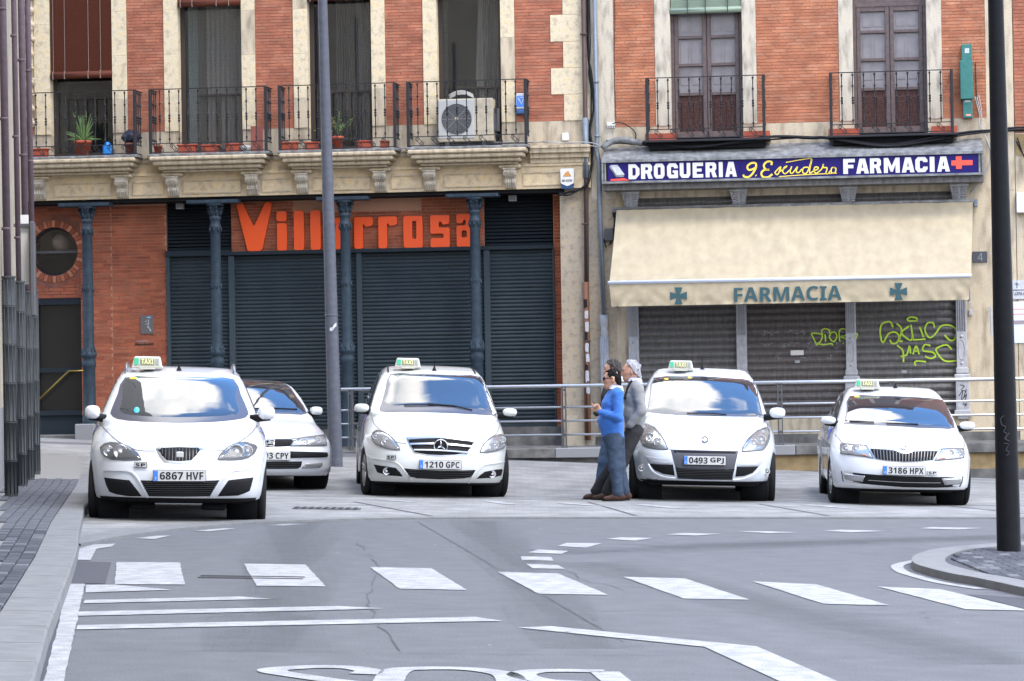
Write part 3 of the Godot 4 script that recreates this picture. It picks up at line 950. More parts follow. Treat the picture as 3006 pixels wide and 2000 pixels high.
func make_brick_building() -> void:
	rng.seed = 101
	var A := thing("brick_building", "red brick building with stone window jambs and a closed shop behind iron columns", "building", FT)
	var b = MB.new()
	var piers := [[-9.2, -7.94], [-6.36, -5.73], [-4.19, -3.55], [-2.02, -1.39], [0.12, 1.34]]
	for p in piers:
		b = MB.new(); b.bx(p[0], p[1], 5.69, 8.6, -0.45, -0.009)
		obj("wall", b, M.mortar_red, A)
	# stone band under the bricks, running down to the balcony slabs
	b = MB.new()
	for p in [[-9.2, -7.67], [-6.61, -5.49], [-4.42, -3.31], [-2.25, -1.16], [-0.11, 1.34]]: b.bx(p[0], p[1], 5.0, 5.69, -0.45, 0.0)
	for p in [[-7.67, -6.61], [-5.49, -4.42], [-3.31, -2.25], [-1.16, -0.11]]: b.bx(p[0], p[1], 5.0, 5.30, -0.45, -0.003)
	obj("stone_band", b, M.stone_grey, A)
	var joints := [5.69, 6.25, 6.98, 7.72, 8.6]
	for p in [[-7.94, -7.67], [-6.61, -6.36], [-5.73, -5.49], [-4.42, -4.19], [-3.55, -3.31], [-2.25, -2.02], [-1.39, -1.16], [-0.11, 0.12]]:
		var shift := rng.randf_range(-0.2, 0.2)
		var jb := MB.new()
		jb.bx(p[0], p[1], 5.69, 8.6, -0.45, 0.004)
		var j := obj("window_jamb", jb, M.stone, A)
		for k in 4:
			var v0: float = joints[k] + (shift if k > 0 else 0.0)
			var v1: float = joints[k + 1] + (shift if k < 3 else 0.0)
			b = MB.new()
			b.bevel(Vector3((p[0] + p[1]) / 2, (v0 + v1) / 2, 0.004), Vector3(p[1] - p[0] - 0.002, v1 - v0 - 0.002, 0.03), 0.002)
			obj("stone_block", b, M.stone if rng.randf() < 0.6 else M.stone_right, j)
	# the toothed quoin at the right end
	b = MB.new()
	b.bx(0.92, 1.34, 5.69, 8.6, -0.02, 0.002)
	var qn := obj("quoin", b, M.stone, A)
	for q in [[0.915, 5.69, 6.12], [0.71, 6.12, 6.55], [0.915, 6.55, 6.98], [0.71, 6.98, 7.42], [0.915, 7.42, 7.85], [0.71, 7.85, 8.3]]:
		b = MB.new()
		b.bevel(Vector3((q[0] + 1.34) / 2, (q[1] + q[2]) / 2, 0.0), Vector3(1.34 - q[0], q[2] - q[1] - 0.004, 0.03), 0.004)
		obj("stone_block", b, M.stone, qn)
	var list := []
	for p in [[-4.19, -3.55], [-2.02, -1.39], [-6.36, -5.73]]: lay(list, p[0], p[1], 5.69, 8.0, 0.0)
	for q in [[0.71, 6.12, 6.55], [0.71, 6.98, 7.42], [0.71, 7.85, 8.0]]: pass
	lay(list, 0.12, 0.915, 5.69, 6.12, 0.0); lay(list, 0.12, 0.71, 6.12, 6.55, 0.0); lay(list, 0.12, 0.915, 6.55, 6.98, 0.0); lay(list, 0.12, 0.71, 6.98, 7.42, 0.0); lay(list, 0.12, 0.915, 7.42, 7.85, 0.0)
	lay(list, -8.4, -7.94, 5.69, 8.0, 0.0)
	set_bricks(list, A, M.reds, M.red_many, M.red_tints, 170)
	# carved stone ornament beside the left window
	b = MB.new(true)
	rng.seed = 44
	for k in 46:
		var v := 5.84 + k * 0.048
		var r := rng.randf_range(0.035, 0.075)
		b.lathe([Vector2(0.001, -r), Vector2(r * 0.7, -r * 0.7), Vector2(r, 0), Vector2(r * 0.7, r * 0.7), Vector2(0.001, r)], 7, Vector3(-8.02 + 0.05 * sin(k * 1.3) + rng.randf_range(-0.03, 0.03), v, 0.05))
	b.bx(-8.15, -7.95, 5.82, 8.1, -0.01, 0.035)
	obj("carved_ornament", b, M.stone_grey, A)
	# windows, rooms, curtains and blinds
	var wins := [[-7.67, -6.61], [-5.49, -4.42], [-3.31, -2.25], [-1.16, -0.11]]
	for i in 4:
		var w0: float = wins[i][0]
		var w1: float = wins[i][1]
		var f := french_window(A, w0, w1, 5.30, 8.3, -0.2, M.frame_dark, M.glass)
		b = MB.new()
		b.bx(w0 - 0.6, w1 + 0.6, 5.0, 5.28, -3.0, -0.46); b.bx(w0 - 0.6, w1 + 0.6, 8.4, 8.6, -3.0, -0.46)
		b.bx(w0 - 0.6, w0 - 0.5, 5.28, 8.4, -3.0, -0.46); b.bx(w1 + 0.5, w1 + 0.6, 5.28, 8.4, -3.0, -0.46); b.bx(w0 - 0.6, w1 + 0.6, 5.0, 8.6, -3.1, -3.0)
		obj("room", b, M.room, f)
		for q in [[[0.08, 0.2, 0.10, 0.0]], [[0.08, 0.24, 0.40, 0.0], [0.24, 0.36, 0.17, 0.0], [0.36, 0.98, 0.20, 0.0]], [[0.1, 0.22, 0.10, 0.0], [0.38, 0.7, 0.07, 0.0], [0.7, 0.98, 0.14, 0.0]], [[0.06, 0.12, 0.16, 0.0], [0.50, 0.68, 0.26, 0.14], [0.68, 0.98, 0.12, 0.0]]][i]:
			b = MB.new(true)
			var rows := []
			for r in 2:
				var row := []
				for k in 31: row.append(Vector3(w0 + lerpf(q[0], q[1], k / 30.0) * (w1 - w0) + (q[3] if r == 1 else 0.0), 5.3 + r * 2.9, -0.36 + 0.022 * sin(k * 1.7) - 0.05 * q[2]))
				rows.append(row)
			b.grid(rows)
			obj("curtain", b, mat(lin(q[2], q[2] * 0.97, q[2] * 0.9) if q[2] < 0.3 else lin(0.30, 0.36, 0.35), 0.95, "streak", 0.5), f)
		if i > 0:
			b = MB.new()
			b.bx(w0 + 0.25, w1 - 0.1, 6.28, 6.32, -0.34, -0.3); b.bx(w0 + 0.58, w0 + 0.62, 5.3, 6.28, -0.34, -0.3)
			obj("inner_rail", b, M.frame_dark, f)
	# rolled slatted blinds; the left one hangs half way down
	for i in 4:
		var w0: float = wins[i][0] + 0.02
		var w1: float = wins[i][1] - 0.005
		var bottom: float = [6.67, 7.80, 7.83, 7.84][i]
		b = MB.new(true)
		b.tube([Vector3(w0, bottom, 0.0), Vector3(w1, bottom, 0.0)], 0.062, 12)
		var bl := obj("blind", b, M.wood_blind, A)
		b = MB.new()
		var n := int((8.3 - bottom) / 0.021)
		for k in n:
			var v := bottom + 0.06 + k * 0.021
			b.box(Vector3((w0 + w1) / 2, v, 0.0), Vector3(w1 - w0, 0.0175, 0.006), Basis(Vector3.RIGHT, 0.25))
		stuff(obj("blind_slats", b, M.wood_blind, bl))
		for k in 4:
			var u := lerpf(w0, w1, [0.04, 0.23, 0.62, 0.82][k])
			b = MB.new(); b.bx(u - 0.004, u + 0.004, bottom, 8.3, 0.012, 0.016)
			b.bx(u - 0.006, u + 0.006, bottom - 0.064, bottom + 0.064, -0.03, 0.065)
			obj("cord", b, M.cord, bl)
	# frieze with sunk panels
	b = MB.new()
	b.bx(-9.2, 1.34, 4.59, 4.955, -0.3, 0.10)
	b.bx(-9.2, 1.34, 4.955, 5.0, -0.3, 0.13)
	b.bx(-9.2, 1.34, 5.0, 5.27, -0.3, 0.06)
	var fr := obj("frieze", b, M.stone_gold, A)
	for p in [[-7.60, -6.63], [-6.27, -5.74], [-5.42, -4.43], [-4.10, -3.57], [-3.24, -2.27], [-1.94, -1.42], [-1.07, -0.10], [0.24, 0.86]]:
		b = MB.new()
		for e in [[p[0], p[1], 4.64, 4.655], [p[0], p[1], 4.845, 4.86], [p[0], p[0] + 0.015, 4.656, 4.844], [p[1] - 0.015, p[1], 4.656, 4.844]]: b.bx(e[0], e[1], e[2], e[3], 0.09, 0.118)
		obj("panel_frame", b, M.stone_grey, fr)
	# balconies
	var bals := [[-8.15, -6.09, 11, 8], [-5.89, -3.90, 11, 8], [-3.73, -1.77, 11, 8], [-1.61, 0.37, 11, 7]]
	for i in 4:
		var q: Array = bals[i]
		b = MB.new()
		b.bevel(Vector3((q[0] + q[1]) / 2, 5.262, 0.262), Vector3(q[1] - q[0] + 0.03, 0.045, 0.53), 0.008)
		var bal := obj("balcony", b, M.zinc, A)
		for s in [[5.17, 5.239, 0.02, 0.50], [5.095, 5.17, 0.07, 0.46], [5.03, 5.095, 0.14, 0.38], [4.99, 5.03, 0.19, 0.30]]:
			b = MB.new()
			b.bevel(Vector3((q[0] + q[1]) / 2, (s[0] + s[1]) / 2, s[3] / 2 + 0.01), Vector3(q[1] - q[0] - 2 * s[2], s[1] - s[0] - 0.002, s[3] + 0.1), 0.018)
			obj("moulding", b, M.stone_stained, bal)
		for e in [q[0] + 0.33, q[1] - 0.33]:
			b = MB.new()
			b.bevel(Vector3(e, 4.957, 0.14), Vector3(0.36, 0.06, 0.30), 0.02)
			obj("moulding", b, M.stone_stained, bal)
			corbel(bal, e, 4.925, 4.60, 0.20)
		railing(bal, q[0] + 0.03, q[1] - 0.03, 5.285, 6.35, 0.47, q[2], q[3])
	b = MB.new()
	for s in [[5.235, 5.28, 0.30], [5.16, 5.235, 0.27], [5.08, 5.16, 0.21], [5.0, 5.08, 0.15]]: b.bx(0.37, 1.345 - (0.28 - s[2]) * 0.3, s[0] + 0.001, s[1], 0.05, s[2])
	obj("cornice", b, M.stone_stained, A)
	for q in [[-6.09, -5.89], [-3.90, -3.73], [-1.77, -1.61]]:
		b = MB.new()
		b.bx(q[0] - 0.2, q[1] + 0.2, 5.245, 5.275, 0.05, 0.14)
		b.bx(q[0] - 0.2, q[1] + 0.2, 5.17, 5.245, 0.05, 0.10)
		obj("cornice", b, M.stone_stained, A)
	# beam over the shop front and its ceiling
	b = MB.new()
	b.bx(-9.2, 0.90, 4.53, 4.588, -0.6, 0.04)
	obj("beam", b, M.dark, A)
	# columns
	for k in 4:
		var u: float = [-7.035, -4.87, -2.70, -0.56][k]
		var base: float = [0.87, 0.5, 0.45, 0.44][k]
		b = MB.new(true)
		b.lathe([Vector2(0.125, base), Vector2(0.125, base + 0.12), Vector2(0.105, base + 0.18), Vector2(0.10, 1.80), Vector2(0.118, 1.83), Vector2(0.118, 1.90), Vector2(0.10, 1.95), Vector2(0.112, 1.97), Vector2(0.13, 2.0), Vector2(0.13, 2.04), Vector2(0.1, 2.08), Vector2(0.092, 2.2), Vector2(0.088, 3.1), Vector2(0.082, 4.05), Vector2(0.1, 4.08), Vector2(0.1, 4.10), Vector2(0.082, 4.12), Vector2(0.082, 4.2), Vector2(0.098, 4.22), Vector2(0.098, 4.25), Vector2(0.08, 4.27), Vector2(0.09, 4.36), Vector2(0.12, 4.42), Vector2(0.15, 4.44), Vector2(0.15, 4.468)], 18, Vector3(u, 0, 0.15))
		var col := obj("column", b, M.iron_blue, A)
		b = MB.new(true)
		for i in 8:
			var a := TAU * i / 8 + 0.39
			var d := Vector3(cos(a), 0, sin(a))
			for l in [[4.28, 0.10], [4.345, 0.115]]:
				b.tube([Vector3(u, l[0], 0.15) + d * 0.085, Vector3(u, l[0] + 0.045, 0.15) + d * l[1], Vector3(u, l[0] + 0.06, 0.15) + d * (l[1] + 0.022), Vector3(u, l[0] + 0.045, 0.15) + d * (l[1] + 0.03)], [0.022, 0.02, 0.014, 0.006], 6)
		for i in 4:
			var a := TAU * i / 4 + 0.785
			var d := Vector3(cos(a), 0, sin(a))
			b.lathe([Vector2(0.001, -0.02), Vector2(0.036, -0.02), Vector2(0.036, 0.02), Vector2(0.001, 0.02)], 10, Vector3(u, 4.415, 0.15) + d * 0.145, Basis(d.cross(Vector3.UP), Vector3(-d.z, 0, d.x), Vector3.UP).orthonormalized())
		for i in 8:
			var a := TAU * i / 8
			var d := Vector3(cos(a), 0, sin(a))
			b.tube([Vector3(u, 2.14, 0.15) + d * 0.1, Vector3(u, 2.08, 0.15) + d * 0.112, Vector3(u, 2.02, 0.15) + d * 0.12], [0.004, 0.018, 0.012], 5)
			b.tube([Vector3(u, 3.98, 0.15) + d * 0.083, Vector3(u, 4.03, 0.15) + d * 0.1, Vector3(u, 4.07, 0.15) + d * 0.1], [0.004, 0.014, 0.012], 5)
			var d2 := Vector3(cos(a + 0.39), 0, sin(a + 0.39))
			b.tube([Vector3(u, 3.15, 0.15) + d * 0.088, Vector3(u, 3.06, 0.15) + d2 * 0.1, Vector3(u, 3.15, 0.15) + Vector3(cos(a + 0.78), 0, sin(a + 0.78)) * 0.088], 0.008, 5)
		obj("capital", b, M.iron_blue, col)
		b = MB.new()
		b.bevel(Vector3(u - 0.03, 4.5, 0.1), Vector3(0.86, 0.06, 0.34), 0.01)
		obj("bearing_plate", b, M.iron_blue, col)
	b = MB.new(); b.bevel(Vector3(-7.085, 0.72, 0.16), Vector3(0.33, 0.32, 0.3), 0.015)
	obj("column_plinth", b, M.granite, A)
	# shop front, set back under the balconies
	b = MB.new()
	b.bx(-7.34, -5.86, 0.3, 4.53, -0.9, -0.509)
	b.bx(-4.75, -0.5, 3.70, 4.53, -0.9, -0.509)
	b.bx(0.65, 0.82, 0.3, 4.53, -0.9, -0.509)
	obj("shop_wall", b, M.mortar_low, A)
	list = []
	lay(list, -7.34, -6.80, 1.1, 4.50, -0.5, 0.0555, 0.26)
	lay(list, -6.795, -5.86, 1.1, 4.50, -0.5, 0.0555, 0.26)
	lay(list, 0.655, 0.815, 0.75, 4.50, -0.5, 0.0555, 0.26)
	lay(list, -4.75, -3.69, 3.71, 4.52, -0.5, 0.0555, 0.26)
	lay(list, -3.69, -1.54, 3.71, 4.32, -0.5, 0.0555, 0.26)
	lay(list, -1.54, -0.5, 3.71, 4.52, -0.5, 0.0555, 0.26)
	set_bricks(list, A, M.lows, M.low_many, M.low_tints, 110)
	# the spandrel with the round window over the entrance
	b = MB.new()
	b.prism(keyhole(PackedVector2Array([Vector2(-8.9, 2.985), Vector2(-7.34, 2.985), Vector2(-7.34, 4.53), Vector2(-8.9, 4.53)]), circle(Vector2(-7.79, 3.77), 0.41, 36)), -0.85, -0.51)
	var sp := obj("spandrel", b, M.brick_plain, A)
	list = []
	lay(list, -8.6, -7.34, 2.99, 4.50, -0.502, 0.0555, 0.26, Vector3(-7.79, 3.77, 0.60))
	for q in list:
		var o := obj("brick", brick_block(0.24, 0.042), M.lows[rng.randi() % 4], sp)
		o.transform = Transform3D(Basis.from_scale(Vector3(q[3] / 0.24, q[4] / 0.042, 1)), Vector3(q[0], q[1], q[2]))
	for k in 40:
		var a := TAU * k / 40
		b = MB.new()
		b.bevel(Vector3(0.465, 0, 0), Vector3(0.115, 0.064, 0.05), 0.004)
		var o := obj("arch_brick", b, [M.reds[1], M.lows[2], M.oranges[3], M.lows[0]][k % 4], sp)
		o.transform = Transform3D(Basis(Vector3.BACK, a), Vector3(-7.79, 3.77, -0.515))
	b = MB.new(true)
	var ring := []
	for k in 33: ring.append(Vector3(-7.79 + 0.395 * cos(TAU * k / 32), 3.77 + 0.395 * sin(TAU * k / 32), -0.62))
	b.tube(ring, 0.022, 6, false)
	var rw := obj("round_window", b, M.iron, A)
	b = MB.new(); b.bx(-8.18, -7.4, 3.745, 3.785, -0.64, -0.6)
	obj("transom", b, M.steel_dark, rw)
	b = MB.new(); b.prism(circle(Vector2(-7.79, 3.77), 0.39, 32), -0.66, -0.652)
	obj("pane", b, M.glass_clear, rw)
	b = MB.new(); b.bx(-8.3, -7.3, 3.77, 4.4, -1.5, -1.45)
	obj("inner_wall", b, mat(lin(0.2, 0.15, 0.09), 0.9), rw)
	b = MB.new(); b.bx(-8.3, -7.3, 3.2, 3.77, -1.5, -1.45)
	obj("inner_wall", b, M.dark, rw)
	b = MB.new(true); b.lathe([Vector2(0.001, -0.17), Vector2(0.1, -0.14), Vector2(0.17, 0), Vector2(0.1, 0.14), Vector2(0.001, 0.17)], 16, Vector3(-7.77, 3.93, -0.85), Basis(Vector3.RIGHT, 1.4))
	obj("lamp_globe", b, M.cord, rw)
	# entrance: dark glass doors, steps, a gilded rail
	b = MB.new()
	b.bx(-8.9, -7.34, 2.88, 2.985, -0.75, -0.53); b.bx(-8.2, -8.11, 1.1, 2.88, -0.75, -0.55); b.bx(-8.1, -7.34, 1.74, 1.82, -0.7, -0.6); b.bx(-8.1, -7.34, 1.02, 1.10, -0.75, -0.52)
	b.bx(-8.1, -7.34, 0.70, 1.02, -0.75, -0.56)
	var ent := obj("entrance", b, M.louvre, A)
	b = MB.new(); b.bx(-8.11, -7.34, 1.1, 2.88, -0.66, -0.652)
	obj("door_glass", b, mat(lin(0.012, 0.012, 0.012), 0.25), ent)
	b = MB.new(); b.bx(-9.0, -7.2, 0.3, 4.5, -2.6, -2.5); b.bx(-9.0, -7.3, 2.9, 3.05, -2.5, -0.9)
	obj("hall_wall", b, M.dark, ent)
	b = MB.new(true); b.tube([Vector3(-8.25, 1.14, -0.5), Vector3(-7.56, 1.76, -0.5), Vector3(-7.3, 1.76, -0.5)], 0.018, 8)
	obj("handrail", b, M.gold, ent)
	for s in [[0.62, 0.70, 0.0, 0.05], [0.36, 0.62, -0.2, 0.30]]:
		b = MB.new(); b.bevel(Vector3(-7.9, (s[0] + s[1]) / 2, (-0.55 + s[3]) / 2), Vector3(1.7, s[1] - s[0], 0.55 + s[3]), 0.012)
		obj("step", b, M.concrete, ent)
	# louvres
	for q in [[-5.86, -4.75, 3.74, 4.53], [-3.69, -1.54, 4.33, 4.53], [-0.5, 0.65, 3.70, 4.53]]:
		b = MB.new(); b.bx(q[0], q[1], q[2], q[3], -0.8, -0.62)
		var lv := obj("louvre", b, M.dark, A)
		var n := int((q[3] - q[2]) / 0.058)
		for k in n:
			b = MB.new()
			b.box(Vector3((q[0] + q[1]) / 2, q[2] + (k + 0.5) * 0.058, -0.55), Vector3(q[1] - q[0] - 0.04, 0.006, 0.06), Basis(Vector3.RIGHT, 0.7))
			obj("louvre_blade", b, M.louvre, lv)
	b = MB.new(); b.bx(-5.86, -4.76, 3.64, 3.735, -0.62, -0.42); b.bx(-4.76, -0.5, 3.64, 3.70, -0.62, -0.40); b.bx(-0.5, 0.65, 3.64, 3.70, -0.62, -0.42)
	obj("lintel", b, M.louvre, A)
	for q in [[-5.86, -5.80], [-4.80, -4.70], [-2.64, -2.55], [-0.51, -0.41], [0.63, 0.66]]:
		b = MB.new(); b.bevel(Vector3((q[0] + q[1]) / 2, 2.18, -0.5), Vector3(q[1] - q[0], 2.92, 0.1), 0.006)
		obj("shutter_guide", b, M.shutter_post, A)
	var sl := slat_mesh(0.063, 0.017)
	for q in [[-5.80, -4.80], [-4.70, -2.64], [-2.55, -0.51], [-0.41, 0.63]]: shutter(A, q[0], q[1], 0.78, 3.64, -0.53, 0.063, M.shutter, sl)
	b = MB.new(); b.bx(-5.9, 0.85, 0.0, 0.72, -0.9, -0.44)
	obj("threshold", b, M.concrete, A)
	# the rough stone pier at the right end
	b = MB.new(); b.bx(0.82, 1.72, -0.3, 4.588, -0.9, 0.0)
	obj("stone_pier", b, M.rough_stone, A)
	b = MB.new(); b.bx(0.84, 1.70, 0.2, 0.9, -0.1, 0.03)
	obj("pier_base", b, M.stone_grey, A)
	# the storeys above the picture and the body of the building
	b = MB.new()
	b.bx(-9.2, 1.34, 8.6, 11.8, -0.45, -0.009); b.bx(-9.2, 1.36, 11.8, 12.15, -1.0, 0.5); b.bx(-9.2, 1.34, 0.0, 11.8, -9.0, -3.2); b.bx(-9.2, 1.34, 11.5, 11.8, -3.2, -0.46)
	b.bx(1.2, 1.34, 0.0, 11.5, -3.2, -0.46); b.bx(-9.2, -9.1, 0.0, 11.5, -3.2, -0.46); b.bx(-9.2, 1.34, 4.59, 4.99, -3.2, -0.301)
	obj("upper_wall", b, M.brick_plain, A)
	for fl in [9.4]:
		for q in wins:
			b = MB.new()
			b.bx(q[0] - 0.22, q[0], fl, fl + 2.3, -0.02, 0.01); b.bx(q[1], q[1] + 0.22, fl, fl + 2.3, -0.02, 0.01); b.bx(q[0] - 0.22, q[1] + 0.22, fl + 2.3, fl + 2.55, -0.02, 0.012)
			var uw := obj("upper_window", b, M.stone, A)
			b = MB.new(); b.bx(q[0], q[1], fl, fl + 2.3, -0.02, 0.003)
			obj("pane", b, mat(lin(0.02, 0.02, 0.022), 0.05), uw)

func corbel(parent: Node, u: float, top: float, bottom: float, width: float) -> void:   # a carved scroll bracket
	var h := top - bottom
	var prof := []
	for p in [[0.10, 0.0], [0.30, 0.0], [0.325, 0.10], [0.32, 0.22], [0.285, 0.34], [0.24, 0.42], [0.215, 0.52], [0.225, 0.62], [0.215, 0.74], [0.185, 0.84], [0.165, 0.94], [0.14, 1.0], [0.10, 1.0]]:
		prof.append(Vector2(p[0], top - p[1] * h))
	var b := MB.new()
	b.prism(PackedVector2Array(prof), -width * 0.45, width * 0.45, Transform3D(Basis(Vector3(0, 0, 1), Vector3(0, 1, 0), Vector3(-1, 0, 0)), Vector3(u, 0, 0)), true)
	for s in [-1.0, 1.0]:
		b.lathe([Vector2(0.001, -0.012), Vector2(0.055, -0.012), Vector2(0.055, 0.012), Vector2(0.001, 0.012)], 12, Vector3(u + s * width * 0.46, top - 0.075, 0.255), Basis(Vector3.BACK, PI / 2))
	for k in 5:
		var x := u + (k - 2) * width * 0.17
		b.tube([Vector3(x, top - 0.2 * h, 0.318), Vector3(x, top - 0.36 * h, 0.282), Vector3(x, top - 0.52 * h, 0.22), Vector3(x + (k - 2) * 0.004, top - 0.7 * h, 0.222), Vector3(x, top - 0.95 * h, 0.165)], [0.012, 0.013, 0.012, 0.017, 0.008], 5)
	b.bevel(Vector3(u, top - 0.012, 0.205), Vector3(width * 1.08, 0.024, 0.26), 0.005)
	obj("corbel", b, M.stone_cool, parent)

func panelled_door(parent: Node, u0: float, u1: float, v0: float, v1: float, w: float) -> void:   # a pair of glazed balcony door leaves with inner shutters
	var b := MB.new()
	b.bx(u0 - 0.04, u0 + 0.05, v0, v1, w - 0.06, w + 0.03); b.bx(u1 - 0.05, u1 + 0.04, v0, v1, w - 0.06, w + 0.03); b.bx(u0 + 0.05, u1 - 0.05, v1 - 0.07, v1, w - 0.06, w + 0.028)
	var d := obj("balcony_door", b, M.door_wood, parent)
	var mid := (u0 + u1) / 2
	for s in [[u0 + 0.055, mid - 0.004], [mid + 0.004, u1 - 0.055]]:
		b = MB.new()
		var a: float = s[0]
		var e: float = s[1]
		var st := 0.065
		b.bevel(Vector3(a + st / 2, (v0 + v1) / 2, w), Vector3(st, v1 - v0 - 0.08, 0.045), 0.005); b.bevel(Vector3(e - st / 2, (v0 + v1) / 2, w), Vector3(st, v1 - v0 - 0.08, 0.045), 0.005)
		for v in [v0 + 0.08, v0 + 0.74, v0 + 1.215, v0 + 1.665, v1 - 0.1]: b.bevel(Vector3((a + e) / 2, v, w - 0.002), Vector3(e - a - 2 * st, 0.05 if v > v0 + 0.1 and v < v1 - 0.2 else 0.1, 0.04), 0.005)
		obj("door_leaf", b, M.door_wood, d)
		b = MB.new(); b.bx(a + st, e - st, v0 + 0.12, v0 + 0.72, w - 0.02, w - 0.005)
		obj("lower_panel", b, M.door_worn, d)
		b = MB.new()
		b.bevel(Vector3(a + st + (e - a - 2 * st) * 0.27, v0 + 0.36, w - 0.004), Vector3(0.14, 0.5, 0.02), 0.008); b.bevel(Vector3(a + st + (e - a - 2 * st) * 0.75, v0 + 0.36, w - 0.004), Vector3(0.13, 0.5, 0.02), 0.008)
		obj("raised_panel", b, M.door_worn, d)
		for q in [[v0 + 0.765, v0 + 1.19], [v0 + 1.24, v0 + 1.64], [v0 + 1.69, v1 - 0.15]]:
			b = MB.new(); b.bx(a + st, e - st, q[0], q[1], w - 0.05, w - 0.03)
			for k in 2:
				var c: float = a + st + (e - a - 2 * st) * (0.27 + 0.46 * k)
				var lo: float = q[0] if q[0] > v0 + 1.0 and q[0] < v0 + 1.5 else (q[0] + 0.13 if q[0] < v0 + 1.0 else q[0] + 0.06)
				var hi: float = q[1] if lo == q[0] else q[1] - 0.03
				for x in [c - 0.07, c + 0.06]: b.bx(x, x + 0.012, lo, hi, w - 0.03, w - 0.02)
				if lo != q[0]: b.bx(c - 0.058, c + 0.06, lo, lo + 0.012, w - 0.03, w - 0.0205)
			obj("pane", b, M.door_pane, d)

